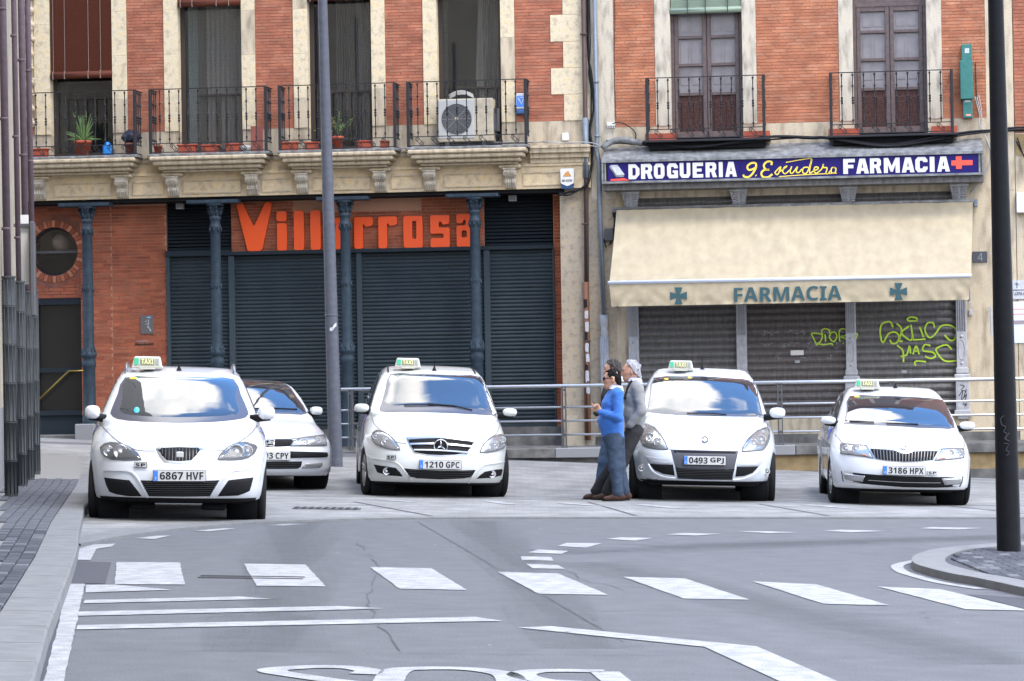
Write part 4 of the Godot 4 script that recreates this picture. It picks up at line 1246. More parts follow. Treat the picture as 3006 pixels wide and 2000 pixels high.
func make_pharmacy() -> void:
	rng.seed = 202
	var B := thing("pharmacy_building", "orange brick building with two balconies above the shuttered pharmacy", "building", FT)
	var b := MB.new()
	for p in [[1.737, 2.408], [4.045, 5.37], [7.01, 7.70]]:
		b = MB.new(); b.bx(p[0], p[1], 5.56, 8.6, -0.45, -0.009)
		obj("wall", b, M.mortar_orange, B)
	b = MB.new(); b.bx(1.345, 1.737, 4.4, 8.6, -0.45, 0.004)
	obj("quoin", b, M.stone_cool, B)
	b = MB.new(); b.bx(7.70, 8.13, 4.4, 8.6, -0.45, 0.004)
	obj("quoin", b, M.stone_right, B)
	b = MB.new()
	for p in [[1.737, 2.66], [3.82, 5.60], [6.77, 7.70]]: b.bx(p[0], p[1], 4.4, 5.56, -0.45, 0.0)
	for p in [[2.66, 3.82], [5.60, 6.77]]: b.bx(p[0], p[1], 4.4, 5.33, -0.45, -0.002)
	obj("stone_band", b, M.stone_right, B)
	for p in [[2.408, 2.66], [3.82, 4.045], [5.37, 5.60], [6.77, 7.01]]:
		b = MB.new(); b.bevel(Vector3((p[0] + p[1]) / 2, 7.08, -0.21), Vector3(p[1] - p[0], 3.04, 0.45), 0.006)
		obj("window_jamb", b, M.stone_cool, B)
	var list := []
	for p in [[4.045, 5.37], [1.737, 2.408], [7.01, 7.70]]: lay(list, p[0], p[1], 5.56, 7.95, 0.0, 0.0515, 0.25)
	set_bricks(list, B, M.oranges, M.orange_many, M.orange_tints, 290)
	panelled_door(B, 2.66, 3.82, 5.34, 8.2, -0.17)
	panelled_door(B, 5.60, 6.77, 5.34, 7.36 + 0.12, -0.17)
	b = MB.new(); b.bx(5.60, 6.77, 7.48, 8.6, -0.25, -0.14); b.bx(2.66, 3.82, 8.2, 8.6, -0.25, -0.14)
	obj("door_head", b, M.door_wood, B)
	b = MB.new(true); b.tube([Vector3(2.67, 7.42, -0.02), Vector3(3.82, 7.42, -0.02)], 0.05, 12)
	var bl := obj("blind", b, M.green_blind, B)
	for k in 24:
		b = MB.new(); b.box(Vector3(3.245, 7.48 + k * 0.03, -0.02), Vector3(1.14, 0.026, 0.008), Basis(Vector3.RIGHT, 0.2))
		obj("blind_slat", b, M.green_blind, bl)
	for u in [2.95, 3.24, 3.6]:
		b = MB.new(); b.bx(u - 0.005, u + 0.005, 7.37, 8.2, 0.0, 0.034)
		obj("cord", b, M.frame_dark, bl)
	BAL.erase("m")
	for q in [[2.24, 4.26], [5.18, 7.24]]:
		b = MB.new()
		b.bevel(Vector3((q[0] + q[1]) / 2, 5.285, 0.22), Vector3(q[1] - q[0], 0.035, 0.46), 0.006)
		var bal := obj("balcony", b, M.iron, B)
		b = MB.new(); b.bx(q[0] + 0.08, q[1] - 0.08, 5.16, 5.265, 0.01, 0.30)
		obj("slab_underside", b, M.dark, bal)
		for e in [[q[0] + 0.01, q[0] + 0.5], [q[1] - 0.42, q[1] - 0.01]]:
			b = MB.new(); b.bx(e[0], e[1], 5.303, 5.42, 0.02, 0.30)
			obj("tile_upstand", b, M.pot, bal)
		railing(bal, q[0] + 0.06, q[1] - 0.09, 5.305, 6.31, 0.40, 10, 7)
	# ground floor: shutters between painted iron pilasters
	b = MB.new()
	b.bx(1.345, 1.92, -0.4, 4.4, -0.6, -0.01); b.bx(7.31, 8.13, -0.6, 4.4, -0.6, -0.004)
	b.bx(1.92, 7.31, -0.6, 0.80, -0.6, -0.006)
	obj("stone_front", b, M.stone_right, B)
	b = MB.new()
	b.bx(1.345, 8.13, -0.5, 0.55, -0.3, 0.05)
	obj("plinth", b, M.concrete, B)
	var sl := slat_mesh(0.118, 0.028)
	var n := 0
	for q in [[2.07, 3.66], [3.80, 5.42], [5.55, 7.17]]:
		shutter(B, q[0], q[1], 0.86, 4.5, -0.06, 0.118, M.pharm_shutter if n == 0 else (M.pharm_shutter_red if n == 1 else M.pharm_shutter), sl)
		n += 1
	for u in [1.99, 3.735, 5.485, 7.24]:
		b = MB.new()
		b.bevel(Vector3(u, 2.7, 0.0), Vector3(0.165, 3.9, 0.14), 0.006)
		var p := obj("pilaster", b, M.silver_paint, B)
		for k in 4:
			b = MB.new(true); b.tube([Vector3(u - 0.052 + k * 0.035, 2.16, 0.07), Vector3(u - 0.052 + k * 0.035, 4.2, 0.07)], 0.013, 6)
			obj("reed", b, M.silver_paint, p)
		b = MB.new(true)
		var oval := []
		for k in 25: oval.append(Vector3(u + 0.05 * cos(TAU * k / 24), 1.86 + 0.16 * sin(TAU * k / 24), 0.073))
		b.tube(oval, 0.007, 5, false)
		obj("oval_moulding", b, M.silver_paint, p)
		b = MB.new(true)
		for v in [2.07, 1.64]:
			b = MB.new(true)
			b.lathe([Vector2(0.026, 0.0), Vector2(0.02, 0.014), Vector2(0.001, 0.022)], 10, Vector3(u, v, 0.07), Basis(Vector3.RIGHT, PI / 2))
			obj("boss", b, M.silver_paint, p)
		b = MB.new()
		b.bevel(Vector3(u, 1.525, 0.01), Vector3(0.2, 0.1, 0.19), 0.015); b.bevel(Vector3(u, 1.43, 0.02), Vector3(0.26, 0.085, 0.23), 0.02); b.bevel(Vector3(u, 1.14, 0.01), Vector3(0.21, 0.5, 0.18), 0.006); b.bevel(Vector3(u, 0.86, 0.015), Vector3(0.27, 0.07, 0.22), 0.01)
		for e in [[-0.075, 0.075, 1.355, 1.365], [-0.075, 0.075, 0.935, 0.945], [-0.075, -0.065, 0.945, 1.355], [0.065, 0.075, 0.945, 1.355]]: b.bx(u + e[0], u + e[1], e[2], e[3], 0.09, 0.107)
		obj("pedestal", b, M.silver_paint, p)
		b = MB.new(true)   # the leafy bracket at the head
		var rows := []
		for j in 9:
			var t := j / 8.0
			var hw := lerpf(0.10, 0.145, pow(t, 1.5))
			var z := 0.08 + 0.14 * pow(t, 1.6) - (0.05 if j == 8 else 0.0)
			var row := []
			for k in 9: row.append(Vector3(u - hw + 2 * hw * k / 8.0, 4.20 + 0.3 * t, z + 0.012 * cos((k - 4) * 1.5) - 0.01 * absf(k - 4) / 4.0))
			rows.append(row)
		b.grid(rows)
		for k in 6:
			for s in [-1.0, 1.0]:
				var t := 0.15 + k * 0.13
				b.tube([Vector3(u + s * 0.02, 4.2 + 0.3 * t, 0.10 + 0.14 * pow(t, 1.6)), Vector3(u + s * 0.07, 4.2 + 0.3 * t + 0.035, 0.105 + 0.14 * pow(t + 0.1, 1.6)), Vector3(u + s * 0.105, 4.2 + 0.3 * t + 0.02, 0.095 + 0.14 * pow(t + 0.05, 1.6))], [0.006, 0.014, 0.004], 5)
		b.tube([Vector3(u - 0.15, 4.49, 0.21), Vector3(u + 0.15, 4.49, 0.21)], 0.025, 8)
		obj("bracket", b, M.silver_paint, p)
	# letter plate, locks and paint on the shutters
	b = MB.new(); b.bevel(Vector3(4.62, 1.855, -0.03), Vector3(0.21, 0.08, 0.02), 0.005); b.bx(4.57, 4.67, 1.85, 1.87, -0.022, -0.016)
	obj("letter_plate", b, M.white_plastic, B)
	for q in [[4.62, 1.71], [6.32, 1.52], [2.7, 1.5], [3.1, 1.55]]:
		b = MB.new(); b.bevel(Vector3(q[0], q[1], -0.036), Vector3(0.08, 0.05, 0.02), 0.005)
		obj("lock_plate", b, M.scrawl, B)
	var g := MB.new()
	var PX := func(a: Array) -> Array:   # graffiti strokes: figures on the shutter, 1 unit = 5.2 mm / 3.626
		var o := []
		for i in range(0, a.size(), 2): o.append(Vector2(3.82 + (a[i] + 290 + 100) * 0.001517 + 0.0, 2.60 - a[i + 1] * 0.001517))
		return smooth_line(o, 4)
	for s in [[290, 290, 340, 400, 350, 410, 400, 350, 395, 300, 290, 285], [410, 300, 400, 260, 440, 240, 480, 260, 480, 290], [435, 300, 440, 380], [500, 285, 480, 330, 520, 380, 560, 330, 540, 280, 500, 285], [590, 380, 585, 270, 630, 245, 680, 280, 640, 320, 600, 330, 700, 370], [700, 310, 775, 300, 745, 380, 720, 380], [350, 395, 420, 410, 500, 400, 510, 420], [620, 395, 632, 400]]:
		pen(g, PX.call(s), 0.02, -0.034, -0.029)
	obj("graffiti", g, M.lime, B)
	g = MB.new()
	for s in [[1150, 240, 1120, 180, 1040, 200, 1015, 280, 1040, 400, 1100, 310, 1170, 290, 1215, 340, 1190, 400, 1140, 410, 1115, 370], [1190, 200, 1240, 260, 1215, 380, 1250, 385], [1320, 230, 1240, 300, 1330, 380, 1355, 340], [1340, 215, 1360, 360, 1380, 375, 1490, 370], [1430, 240, 1470, 350], [1585, 250, 1570, 200, 1510, 205, 1485, 280, 1530, 355, 1590, 320, 1650, 240, 1720, 225, 1790, 250, 1815, 310, 1790, 380, 1740, 385, 1690, 330], [1840, 370, 1900, 230, 1945, 390], [1855, 330, 1930, 330], [1410, 175, 1320, 175, 1305, 150, 1350, 135, 1405, 150, 1390, 180],
		[1190, 430, 1250, 490, 1255, 610], [1225, 550, 1290, 530, 1320, 440, 1330, 520], [1355, 530, 1390, 440, 1420, 530], [1370, 495, 1420, 495], [1540, 440, 1480, 430, 1460, 490, 1560, 510, 1590, 550, 1540, 575, 1480, 550], [1760, 485, 1710, 435, 1620, 460, 1600, 500, 1680, 600, 1800, 605, 1910, 590, 1920, 540, 1840, 500, 1920, 460, 1860, 390], [1490, 610, 1400, 600, 1370, 620, 1385, 650]]:
		pen(g, PX.call(s), 0.026, -0.034, -0.029)
	obj("graffiti", g, M.lime, B)
	g = MB.new()
	for s in [[7.20, 1.30, 7.27, 1.28, 7.22, 1.22, 7.29, 1.2], [7.18, 1.12, 7.24, 1.2, 7.22, 1.05, 7.27, 1.12], [7.30, 1.22, 7.26, 1.1, 7.31, 1.15, 7.24, 0.98], [7.26, 0.98, 7.30, 1.0, 7.27, 0.95]]:
		pen(g, smooth_line(V2(s), 4), 0.012, 0.102, 0.106)
	obj("graffiti", g, M.ink, B)
	g = MB.new()
	rng.seed = 9
	for k in 26:
		var u := 4.05 + (k % 13) * 0.105
		var v := 2.18 - 0.17 * (k / 13) - (0.23 if k % 4 == 3 else 0.0)
		pen(g, smooth_line([Vector2(u, v), Vector2(u + rng.randf_range(0.01, 0.06), v + rng.randf_range(-0.05, 0.05)), Vector2(u + 0.05, v + rng.randf_range(-0.05, 0.05)), Vector2(u + 0.08, v)], 3), 0.007, -0.034, -0.030)
	obj("scratches", g, M.scrawl, B)
	# body and storeys above
	b = MB.new()
	b.bx(1.345, 8.13, 8.6, 12.7, -0.45, -0.009); b.bx(1.345, 8.13, -0.6, 12.7, -8.0, -0.61); b.bx(1.30, 8.2, 12.7, 13.0, -1.0, 0.45)
	obj("upper_wall", b, M.brick_plain, B)
	for fl in [9.2]:
		for q in [[2.66, 3.82], [5.60, 6.77]]:
			b = MB.new()
			b.bx(q[0] - 0.22, q[0], fl, fl + 2.2, -0.02, 0.01); b.bx(q[1], q[1] + 0.22, fl, fl + 2.2, -0.02, 0.01)
			var uw := obj("upper_window", b, M.stone_cool, B)
			b = MB.new(); b.bx(q[0], q[1], fl, fl + 2.2, -0.02, 0.003)
			obj("pane", b, M.door_wood, uw)

func make_other_buildings() -> void:
	# the next building to the right, of which a strip shows past the lamp post
	rng.seed = 303
	var C := thing("corner_building", "pale stone and brick building at the right edge behind the black lamp post", "building", FT)
	var b := MB.new()
	b.bx(8.14, 16.0, -1.2, 5.30, -0.6, -0.002); b.bx(8.135, 16.0, 5.30, 12.0, -7.0, -0.609)
	obj("stone_front", b, M.stone_right, C)
	b = MB.new(); b.bx(8.14, 16.0, 5.30, 12.0, -0.6, -0.009)
	obj("wall", b, M.mortar_red, C)
	var list := []
	lay(list, 8.145, 9.1, 5.32, 7.95, 0.0, 0.057, 0.25)
	set_bricks(list, C, M.reds, M.red_many, M.red_tints, 300)
	b = MB.new(); b.bx(8.145, 9.4, 4.95, 5.28, -0.1, 0.012)
	obj("ochre_band", b, M.ochre, C)
	for k in 7:
		b = MB.new(); b.bx(8.145, 9.4, 0.55 + k * 0.62, 0.556 + k * 0.62, -0.1, 0.0005)
		obj("course_joint", b, M.stone_stained, C)
	# the building on the left, seen along its face
	var D := thing("cream_building", "cream building along the left edge, its face seen end on behind the drainpipes", "building", Transform3D(Basis(Vector3.UP, 0.126), Vector3(-5.72, 0, -32.75)))
	b = MB.new(); b.bx(-8.0, 0.0, -0.2, 13.0, -13.0, 26.0)
	obj("wall", b, M.cream_wall, D)
	b = MB.new(); b.bx(-0.1, 0.035, -0.2, 1.25, -9.0, 26.0)
	obj("plinth", b, M.granite, D)
	for k in 6:
		b = MB.new(); b.bx(-0.05, 0.012, 4.6, 7.0, 3.0 + k * 3.6, 4.3 + k * 3.6)
		var w := obj("window", b, M.stone_cool, D)
		b = MB.new(); b.bx(-0.05, 0.016, 4.7, 6.9, 3.1 + k * 3.6, 4.2 + k * 3.6)
		obj("pane", b, M.glass, w)
	# the far side of the square, behind the camera, which the windows mirror
	var E := thing("opposite_building", "grey stone building across the square, seen only as a reflection in the windows", "building", Transform3D(Basis(), Vector3(0, -0.3, 42)))
	b = MB.new(); b.bx(-30, 34, 0, 12.5, 0, 8); b.bx(-30.5, 34.5, 12.5, 13.0, -0.9, 8.5)
	obj("wall", b, M.stone_grey, E)
	for fl in 3:
		for k in 16:
			b = MB.new(); b.bx(-28.0 + k * 3.8, -26.7 + k * 3.8, 1.6 + fl * 3.7, 4.0 + fl * 3.7, -0.02, 0.1)
			obj("window", b, M.room, E)

# ---------------------------------------------------------------- signs and the awning
func make_shop_sign() -> void:
	var S := thing("shop_sign", "row of raised orange letters spelling the shop's name over the dark roller shutters", "shop sign", fx(-2.68, 3.70, -0.48))
	var o := Vector2(-2.68, 3.70)
	var L := {
		"v": [[V2([-4.64, 4.50, -4.545, 4.53, -4.345, 4.10, -4.14, 4.52, -4.03, 4.50, -4.215, 3.70, -4.455, 3.70]), 0.05]],
		"i": [[V2([-3.96, 4.185, -3.79, 4.185, -3.79, 4.35, -3.96, 4.35]), 0.045], [V2([-3.955, 3.70, -3.79, 3.70, -3.79, 4.155, -3.955, 4.155]), 0.04]],
		"l": [[V2([-3.67, 3.70, -3.50, 3.70, -3.50, 4.355, -3.67, 4.355]), 0.045]],
		"l2": [[V2([-3.39, 3.70, -3.22, 3.70, -3.22, 4.355, -3.39, 4.355]), 0.045]],
		"r": [[V2([-2.655, 3.70, -2.51, 3.70, -2.51, 4.10, -2.48, 4.10, -2.47, 4.06, -2.34, 4.08, -2.345, 4.225, -2.655, 4.225]), 0.04]],
		"r2": [[V2([-2.25, 3.70, -2.105, 3.70, -2.105, 4.11, -2.075, 4.11, -2.065, 4.065, -1.935, 4.09, -1.94, 4.225, -2.25, 4.225]), 0.04]],
		"s": [[V2([-1.38, 3.70, -1.06, 3.70, -1.06, 4.02, -1.24, 4.02, -1.24, 4.12, -1.19, 4.12, -1.18, 4.07, -1.065, 4.08, -1.06, 4.225, -1.38, 4.225, -1.38, 3.925, -1.16, 3.925, -1.16, 3.85, -1.38, 3.85]), 0.03]],
		"a": [[V2([-3.13, 3.70, -2.89, 3.70, -2.89, 4.225, -3.13, 4.225, -3.13, 4.09, -3.04, 4.08, -3.02, 4.13, -2.97, 4.13, -2.97, 4.04, -3.13, 4.04]), 0.03, V2([-3.06, 3.86, -2.98, 3.86, -2.98, 3.96, -3.06, 3.96])],],
		"a2": [[V2([-0.945, 3.70, -0.64, 3.70, -0.64, 4.235, -0.945, 4.235, -0.945, 4.09, -0.85, 4.08, -0.83, 4.14, -0.79, 4.14, -0.79, 4.05, -0.945, 4.05]), 0.03, V2([-0.86, 3.85, -0.775, 3.85, -0.775, 3.965, -0.86, 3.965])]],
		"o": [[V2([-1.83, 3.70, -1.51, 3.70, -1.51, 4.225, -1.83, 4.225]), 0.045, V2([-1.685, 3.845, -1.615, 3.845, -1.615, 4.14, -1.685, 4.14])]],
	}
	for k in L:
		var b := MB.new()
		for q in L[k]:
			var p := round_poly(q[0].map(func(a): return a - o), q[1])
			if q.size() > 2: p = keyhole(p, round_poly(q[2].map(func(a): return a - o), 0.02, 2))
			b.prism(p, -0.0, 0.07)
		obj("letter", b, M.orange_letter, S)

func fit_text(called: String, s: String, u0: float, u1: float, v0: float, v1: float, w: float, m: Material, parent: Node, font := "Droid Sans", bold := true, depth := 0.006, xf := Transform3D()) -> MeshInstance3D:
	var t := text_mesh(s, 0.2, 0.02, font, bold)
	var a := t.get_aabb()
	var o := obj(called, t, m, parent)
	var sx := (u1 - u0) / a.size.x
	var sy := (v1 - v0) / a.size.y
	o.transform = xf * Transform3D(Basis.from_scale(Vector3(sx, sy, depth / 0.02)), Vector3(u0 - a.position.x * sx, v0 - a.position.y * sy, w))
	return o

func block_word(S: Node, word: String, at: Array, u0: float, unit: float) -> void:   # heavy painted capitals
	var L := {
		"D": [[0, 0, 0.65, 0, 1, 0.3, 1, 0.7, 0.65, 1, 0, 1], [0.36, 0.24, 0.6, 0.24, 0.66, 0.34, 0.66, 0.66, 0.6, 0.76, 0.36, 0.76]],
		"R": [[0, 0, 0.36, 0, 0.36, 0.36, 0.5, 0.36, 0.64, 0, 1.02, 0, 0.82, 0.42, 0.96, 0.55, 0.96, 0.85, 0.8, 1, 0, 1], [0.36, 0.58, 0.58, 0.58, 0.62, 0.64, 0.62, 0.72, 0.58, 0.78, 0.36, 0.78]],
		"O": [[0, 0.2, 0.2, 0, 0.8, 0, 1, 0.2, 1, 0.8, 0.8, 1, 0.2, 1, 0, 0.8], [0.36, 0.24, 0.64, 0.24, 0.64, 0.76, 0.36, 0.76]],
		"G": [[0, 0.2, 0.2, 0, 1, 0, 1, 0.52, 0.52, 0.52, 0.52, 0.36, 0.66, 0.36, 0.66, 0.24, 0.4, 0.24, 0.36, 0.3, 0.36, 0.7, 0.4, 0.76, 0.62, 0.76, 0.64, 0.66, 1, 0.66, 1, 0.8, 0.8, 1, 0.2, 1, 0, 0.8]],
		"U": [[0, 1, 0, 0.2, 0.2, 0, 0.8, 0, 1, 0.2, 1, 1, 0.66, 1, 0.66, 0.3, 0.6, 0.24, 0.4, 0.24, 0.36, 0.3, 0.36, 1]],
		"E": [[0, 0, 1, 0, 1, 0.23, 0.38, 0.23, 0.38, 0.4, 0.85, 0.4, 0.85, 0.6, 0.38, 0.6, 0.38, 0.77, 1, 0.77, 1, 1, 0, 1]],
		"I": [[0, 0, 1, 0, 1, 1, 0, 1]],
		"A": [[0, 0, 0.34, 0, 0.38, 0.18, 0.62, 0.18, 0.66, 0, 1, 0, 0.72, 1, 0.28, 1], [0.43, 0.38, 0.57, 0.38, 0.5, 0.72]],
		"F": [[0, 0, 0.4, 0, 0.4, 0.37, 0.87, 0.37, 0.87, 0.6, 0.4, 0.6, 0.4, 0.76, 1, 0.76, 1, 1, 0, 1]],
		"M": [[0, 0, 0.25, 0, 0.25, 0.55, 0.42, 0.08, 0.56, 0.08, 0.74, 0.55, 0.74, 0, 1, 0, 1, 1, 0.74, 1, 0.5, 0.45, 0.27, 1, 0, 1]],
		"C": [[0, 0.2, 0.2, 0, 0.8, 0, 1, 0.2, 1, 0.36, 0.64, 0.36, 0.6, 0.24, 0.4, 0.24, 0.36, 0.3, 0.36, 0.7, 0.4, 0.76, 0.6, 0.76, 0.64, 0.66, 1, 0.66, 1, 0.8, 0.8, 1, 0.2, 1, 0, 0.8]]}
	for i in word.length():
		var g: Array = L[word[i]]
		var x0: float = u0 + (at[2 * i] - at[0]) * unit
		var w: float = (at[2 * i + 1] - at[2 * i]) * unit
		var f := func(a: Array) -> PackedVector2Array:
			var o := PackedVector2Array()
			for p in V2(a): o.append(Vector2(x0 + p.x * w, 0.063 + p.y * 0.24))
			return o
		var p: PackedVector2Array = f.call(g[0])
		if g.size() > 1: p = keyhole(p, f.call(g[1]))
		var b := MB.new()
		b.prism(p, 0.595, 0.602)
		obj("letter", b, M.sign_white, S)

func make_pharmacy_sign() -> void:
	var S := thing("pharmacy_sign", "long purple enamel shop sign with white lettering under a zinc hood", "sign", fx(4.59, 4.61, 0.0))
	var x0 := 1.57 - 4.59
	var x1 := 7.62 - 4.59
	var b := MB.new()
	b.prism(PackedVector2Array([Vector2(0.02, 0.62), Vector2(0.62, 0.375), Vector2(0.62, 0.355), Vector2(0.02, 0.59)]), 0.0, x1 - x0, Transform3D(Basis(Vector3(0, 0, 1), Vector3(0, 1, 0), Vector3(-1, 0, 0)), Vector3(x1, 0, 0)), true)
	for e in [x0 + 0.01, x1 - 0.03]: b.prism(PackedVector2Array([Vector2(0.02, 0.0), Vector2(0.02, 0.6), Vector2(0.60, 0.36), Vector2(0.60, 0.0)]), 0.0, 0.02, Transform3D(Basis(Vector3(0, 0, 1), Vector3(0, 1, 0), Vector3(-1, 0, 0)), Vector3(e + 0.02, 0, 0)), true)
	obj("hood", b, M.zinc, S)
	b = MB.new()
	b.bx(x0, x1, 0.0, 0.035, 0.54, 0.62); b.bx(x0, x1, 0.335, 0.358, 0.56, 0.625); b.bx(x0, x0 + 0.03, 0.036, 0.334, 0.56, 0.615); b.bx(x1 - 0.03, x1, 0.036, 0.334, 0.56, 0.615)
	b.bx(x1 - 0.075, x1 - 0.045, 0.036, 0.334, 0.58, 0.612); b.bx(x0 + 0.045, x0 + 0.07, 0.036, 0.334, 0.58, 0.612)
	obj("frame", b, M.zinc, S)
	b = MB.new(); b.bx(x0, x1, -0.1, 0.0, 0.02, 0.5)
	obj("shutter_box", b, M.pharm_shutter, S)
	var cuts := [1.66, 3.785, 5.385, 7.54]
	for k in 3:
		b = MB.new(); b.bx(cuts[k] - 4.59 + 0.002, cuts[k + 1] - 4.59 - 0.002, 0.036, 0.334, 0.57, 0.595)
		obj("enamel_panel", b, M.navy, S)
	block_word(S, "DROGUERIA", [388, 508, 525, 650, 665, 780, 808, 925, 945, 1060, 1085, 1198, 1225, 1345, 1368, 1410, 1437, 1562], 2.0 - 4.59, 0.001476)
	block_word(S, "FARMACIA", [690, 825, 838, 985, 998, 1130, 1158, 1340, 1363, 1510, 1520, 1660, 1685, 1740, 1768, 1915], 5.42 - 4.59, 0.001367)
	b = MB.new()
	b.prism(PackedVector2Array([Vector2(2.60, 0.10), Vector2(2.69, 0.10), Vector2(2.69, 0.155), Vector2(2.765 + 0.095, 0.155), Vector2(2.765 + 0.095, 0.235), Vector2(2.69, 0.235), Vector2(2.69, 0.30), Vector2(2.60, 0.30), Vector2(2.60, 0.235), Vector2(2.53, 0.235), Vector2(2.53, 0.155), Vector2(2.60, 0.155)]), 0.595, 0.601)
	obj("red_cross", b, M.sign_red, S)
	# the painted soap box
	b = MB.new(); b.prism(PackedVector2Array([Vector2(-2.90, 0.27), Vector2(-2.87, 0.30), Vector2(-2.765, 0.30), Vector2(-2.655, 0.145), Vector2(-2.67, 0.105), Vector2(-2.79, 0.10)]), 0.595, 0.599)
	obj("painted_box", b, M.paper, S)
	b = MB.new(); b.prism(PackedVector2Array([Vector2(-2.90, 0.27), Vector2(-2.79, 0.10), Vector2(-2.785, 0.135), Vector2(-2.87, 0.275)]), 0.599, 0.601); b.prism(PackedVector2Array([Vector2(-2.785, 0.135), Vector2(-2.79, 0.10), Vector2(-2.67, 0.105), Vector2(-2.66, 0.14)]), 0.599, 0.601)
	obj("painted_edge", b, M.zinc, S)
	b = MB.new(); b.prism(PackedVector2Array([Vector2(-2.88, 0.045), Vector2(-2.58, 0.045), Vector2(-2.66, 0.085), Vector2(-2.88, 0.07)]), 0.595, 0.600)
	obj("painted_shadow", b, M.sign_red, S)
	# the owner's name in yellow script
	var K := func(a: Array) -> Array:
		var o := []
		for i in range(0, a.size(), 2): o.append(Vector2(3.82 - 4.59 + (a[i] - 1615) * 0.00138, 0.30 - (a[i + 1] - 195 + (a[i] - 1615) * 0.022) * 0.00138))
		return smooth_line(o, 5)
	b = MB.new()
	for s in [[1775, 255, 1770, 215, 1720, 212, 1675, 250, 1690, 290, 1740, 280, 1775, 262, 1735, 330, 1690, 370, 1640, 370, 1625, 345], [1950, 235, 1955, 200, 1905, 195, 1865, 235, 1880, 280, 1925, 290, 1870, 290, 1835, 325, 1850, 370, 1910, 375, 1960, 340], [1768, 352, 1775, 358]]:
		pen(b, K.call(s), 0.03, 0.595, 0.601)
	for s in [[1985, 325, 2055, 255, 2045, 300, 2020, 345, 1990, 330], [2050, 310, 2130, 250, 2100, 262, 2080, 310, 2110, 335, 2165, 290], [2185, 250, 2165, 310, 2190, 330, 2250, 255, 2235, 310, 2265, 322, 2300, 280], [2375, 262, 2320, 268, 2310, 320, 2360, 322, 2420, 165, 2395, 260, 2390, 330, 2430, 305], [2430, 300, 2480, 285, 2485, 262, 2450, 262, 2440, 305, 2470, 330, 2530, 280], [2530, 280, 2550, 225, 2545, 265, 2590, 270, 2575, 330, 2600, 335, 2630, 300], [2670, 262, 2640, 275, 2640, 325, 2680, 322, 2690, 275, 2660, 262, 2690, 275]]:
		pen(b, K.call(s), 0.019, 0.595, 0.601)
	for s in [[2120, 205, 2270, 178, 2400, 160, 2405, 185], [2035, 370, 2300, 350, 2700, 330]]: pen(b, K.call(s), 0.014, 0.595, 0.601)
	obj("script_lettering", b, M.sign_yellow, S)

func make_awning() -> void:
	var S := thing("awning", "cream canvas pharmacy awning with a valance lettered in dark green", "awning", fx(4.55, 3.0, 0.0))
	rng.seed = 17
	var nz := FastNoiseLite.new()
	nz.seed = 5; nz.frequency = 1.1
	var b := MB.new(true)
	var rows := []
	for j in 15:
		var t := j / 14.0
		var row := []
		for i in 61:
			var s := i / 60.0
			var x := lerpf(lerpf(-2.83, -2.79, t), lerpf(2.83, 2.905, t), s)
			var sag := 0.035 * sin(PI * t) + 0.012 * nz.get_noise_2d(x * 3.0, t * 2.0) + (0.02 * exp(-pow((t - 0.14) / 0.05, 2.0)))
			row.append(Vector3(x, lerpf(0.0, 1.222, t) - sag, lerpf(1.2, 0.16, t) - sag * 0.3))
		rows.append(row)
	b.grid(rows)
	obj("canvas", b, M.canvas, S)
	b = MB.new(true); b.tube([Vector3(-2.85, 0.0, 1.21), Vector3(2.84, 0.0, 1.21)], 0.032, 10)
	obj("front_bar", b, mat(lin(0.46, 0.48, 0.53), 0.4), S)
	b = MB.new(true)
	rows = []
	for j in 9:
		var t := j / 8.0
		var row := []
		for i in 121:
			var s := i / 120.0
			var x := lerpf(-2.83 + 0.03 * (1 - t), 2.82 - 0.03 * (1 - t), s)
			var edge := minf(s, 1 - s)
			var z := 1.215 + (1 - t) * (0.03 * nz.get_noise_2d(x * 7.0 + t * 2.5, t * 1.2) + 0.022 * sin(x * 26.0 + (1 - t) * 7.0 * signf(0.5 - s)) * exp(-edge * 9.0) + 0.006 * sin(x * 17.0 + t * 6.0)) - 0.0
			row.append(Vector3(x, lerpf(-0.375, -0.03, t), z))
		rows.append(row)
	b.grid(rows)
	obj("valance", b, M.canvas, S)
	fit_text("lettering", "FARMACIA", 3.69 - 4.55, 5.37 - 4.55, -0.34, -0.115, 1.236, M.awning_ink, S, "Droid Sans", true, 0.004)
	for u in [2.815 - 4.55, 6.255 - 4.55]:
		b = MB.new()
		for k in 4:
			var r := Transform3D(Basis(Vector3.BACK, k * PI / 2), Vector3(u, -0.225, 0))
			b.prism(PackedVector2Array([Vector2(-0.022, 0.022), Vector2(0.022, 0.022), Vector2(0.065, 0.132), Vector2(-0.065, 0.132)]), 1.234, 1.238, r)
		b.bx(u - 0.022, u + 0.022, -0.247, -0.203, 1.234, 1.238)
		obj("cross_emblem", b, M.awning_ink, S)
	for u in [-2.80, 2.80]:
		b = MB.new(true)
		b.tube([Vector3(u, -0.01, 1.18), Vector3(u * 1.004, -0.35, 0.05)], 0.018, 6)
		obj("folding_arm", b, M.steel_dark, S)
	b = MB.new(true); b.tube([Vector3(-2.86, 1.215, 0.13), Vector3(2.93, 1.215, 0.13)], 0.045, 10)
	obj("roller", b, M.zinc, S)
	b = MB.new(); b.bevel(Vector3(2.95, 1.19, 0.1), Vector3(0.07, 0.12, 0.12), 0.01)
	obj("gear_box", b, M.pipe_grey, S)

# ---------------------------------------------------------------- pipes and cables
func ftube(pts: Array, r, base: Vector3, sides := 8) -> MB:
	var b := MB.new(true)
	b.tube(pts.map(func(p): return p - base), r, sides)
	return b

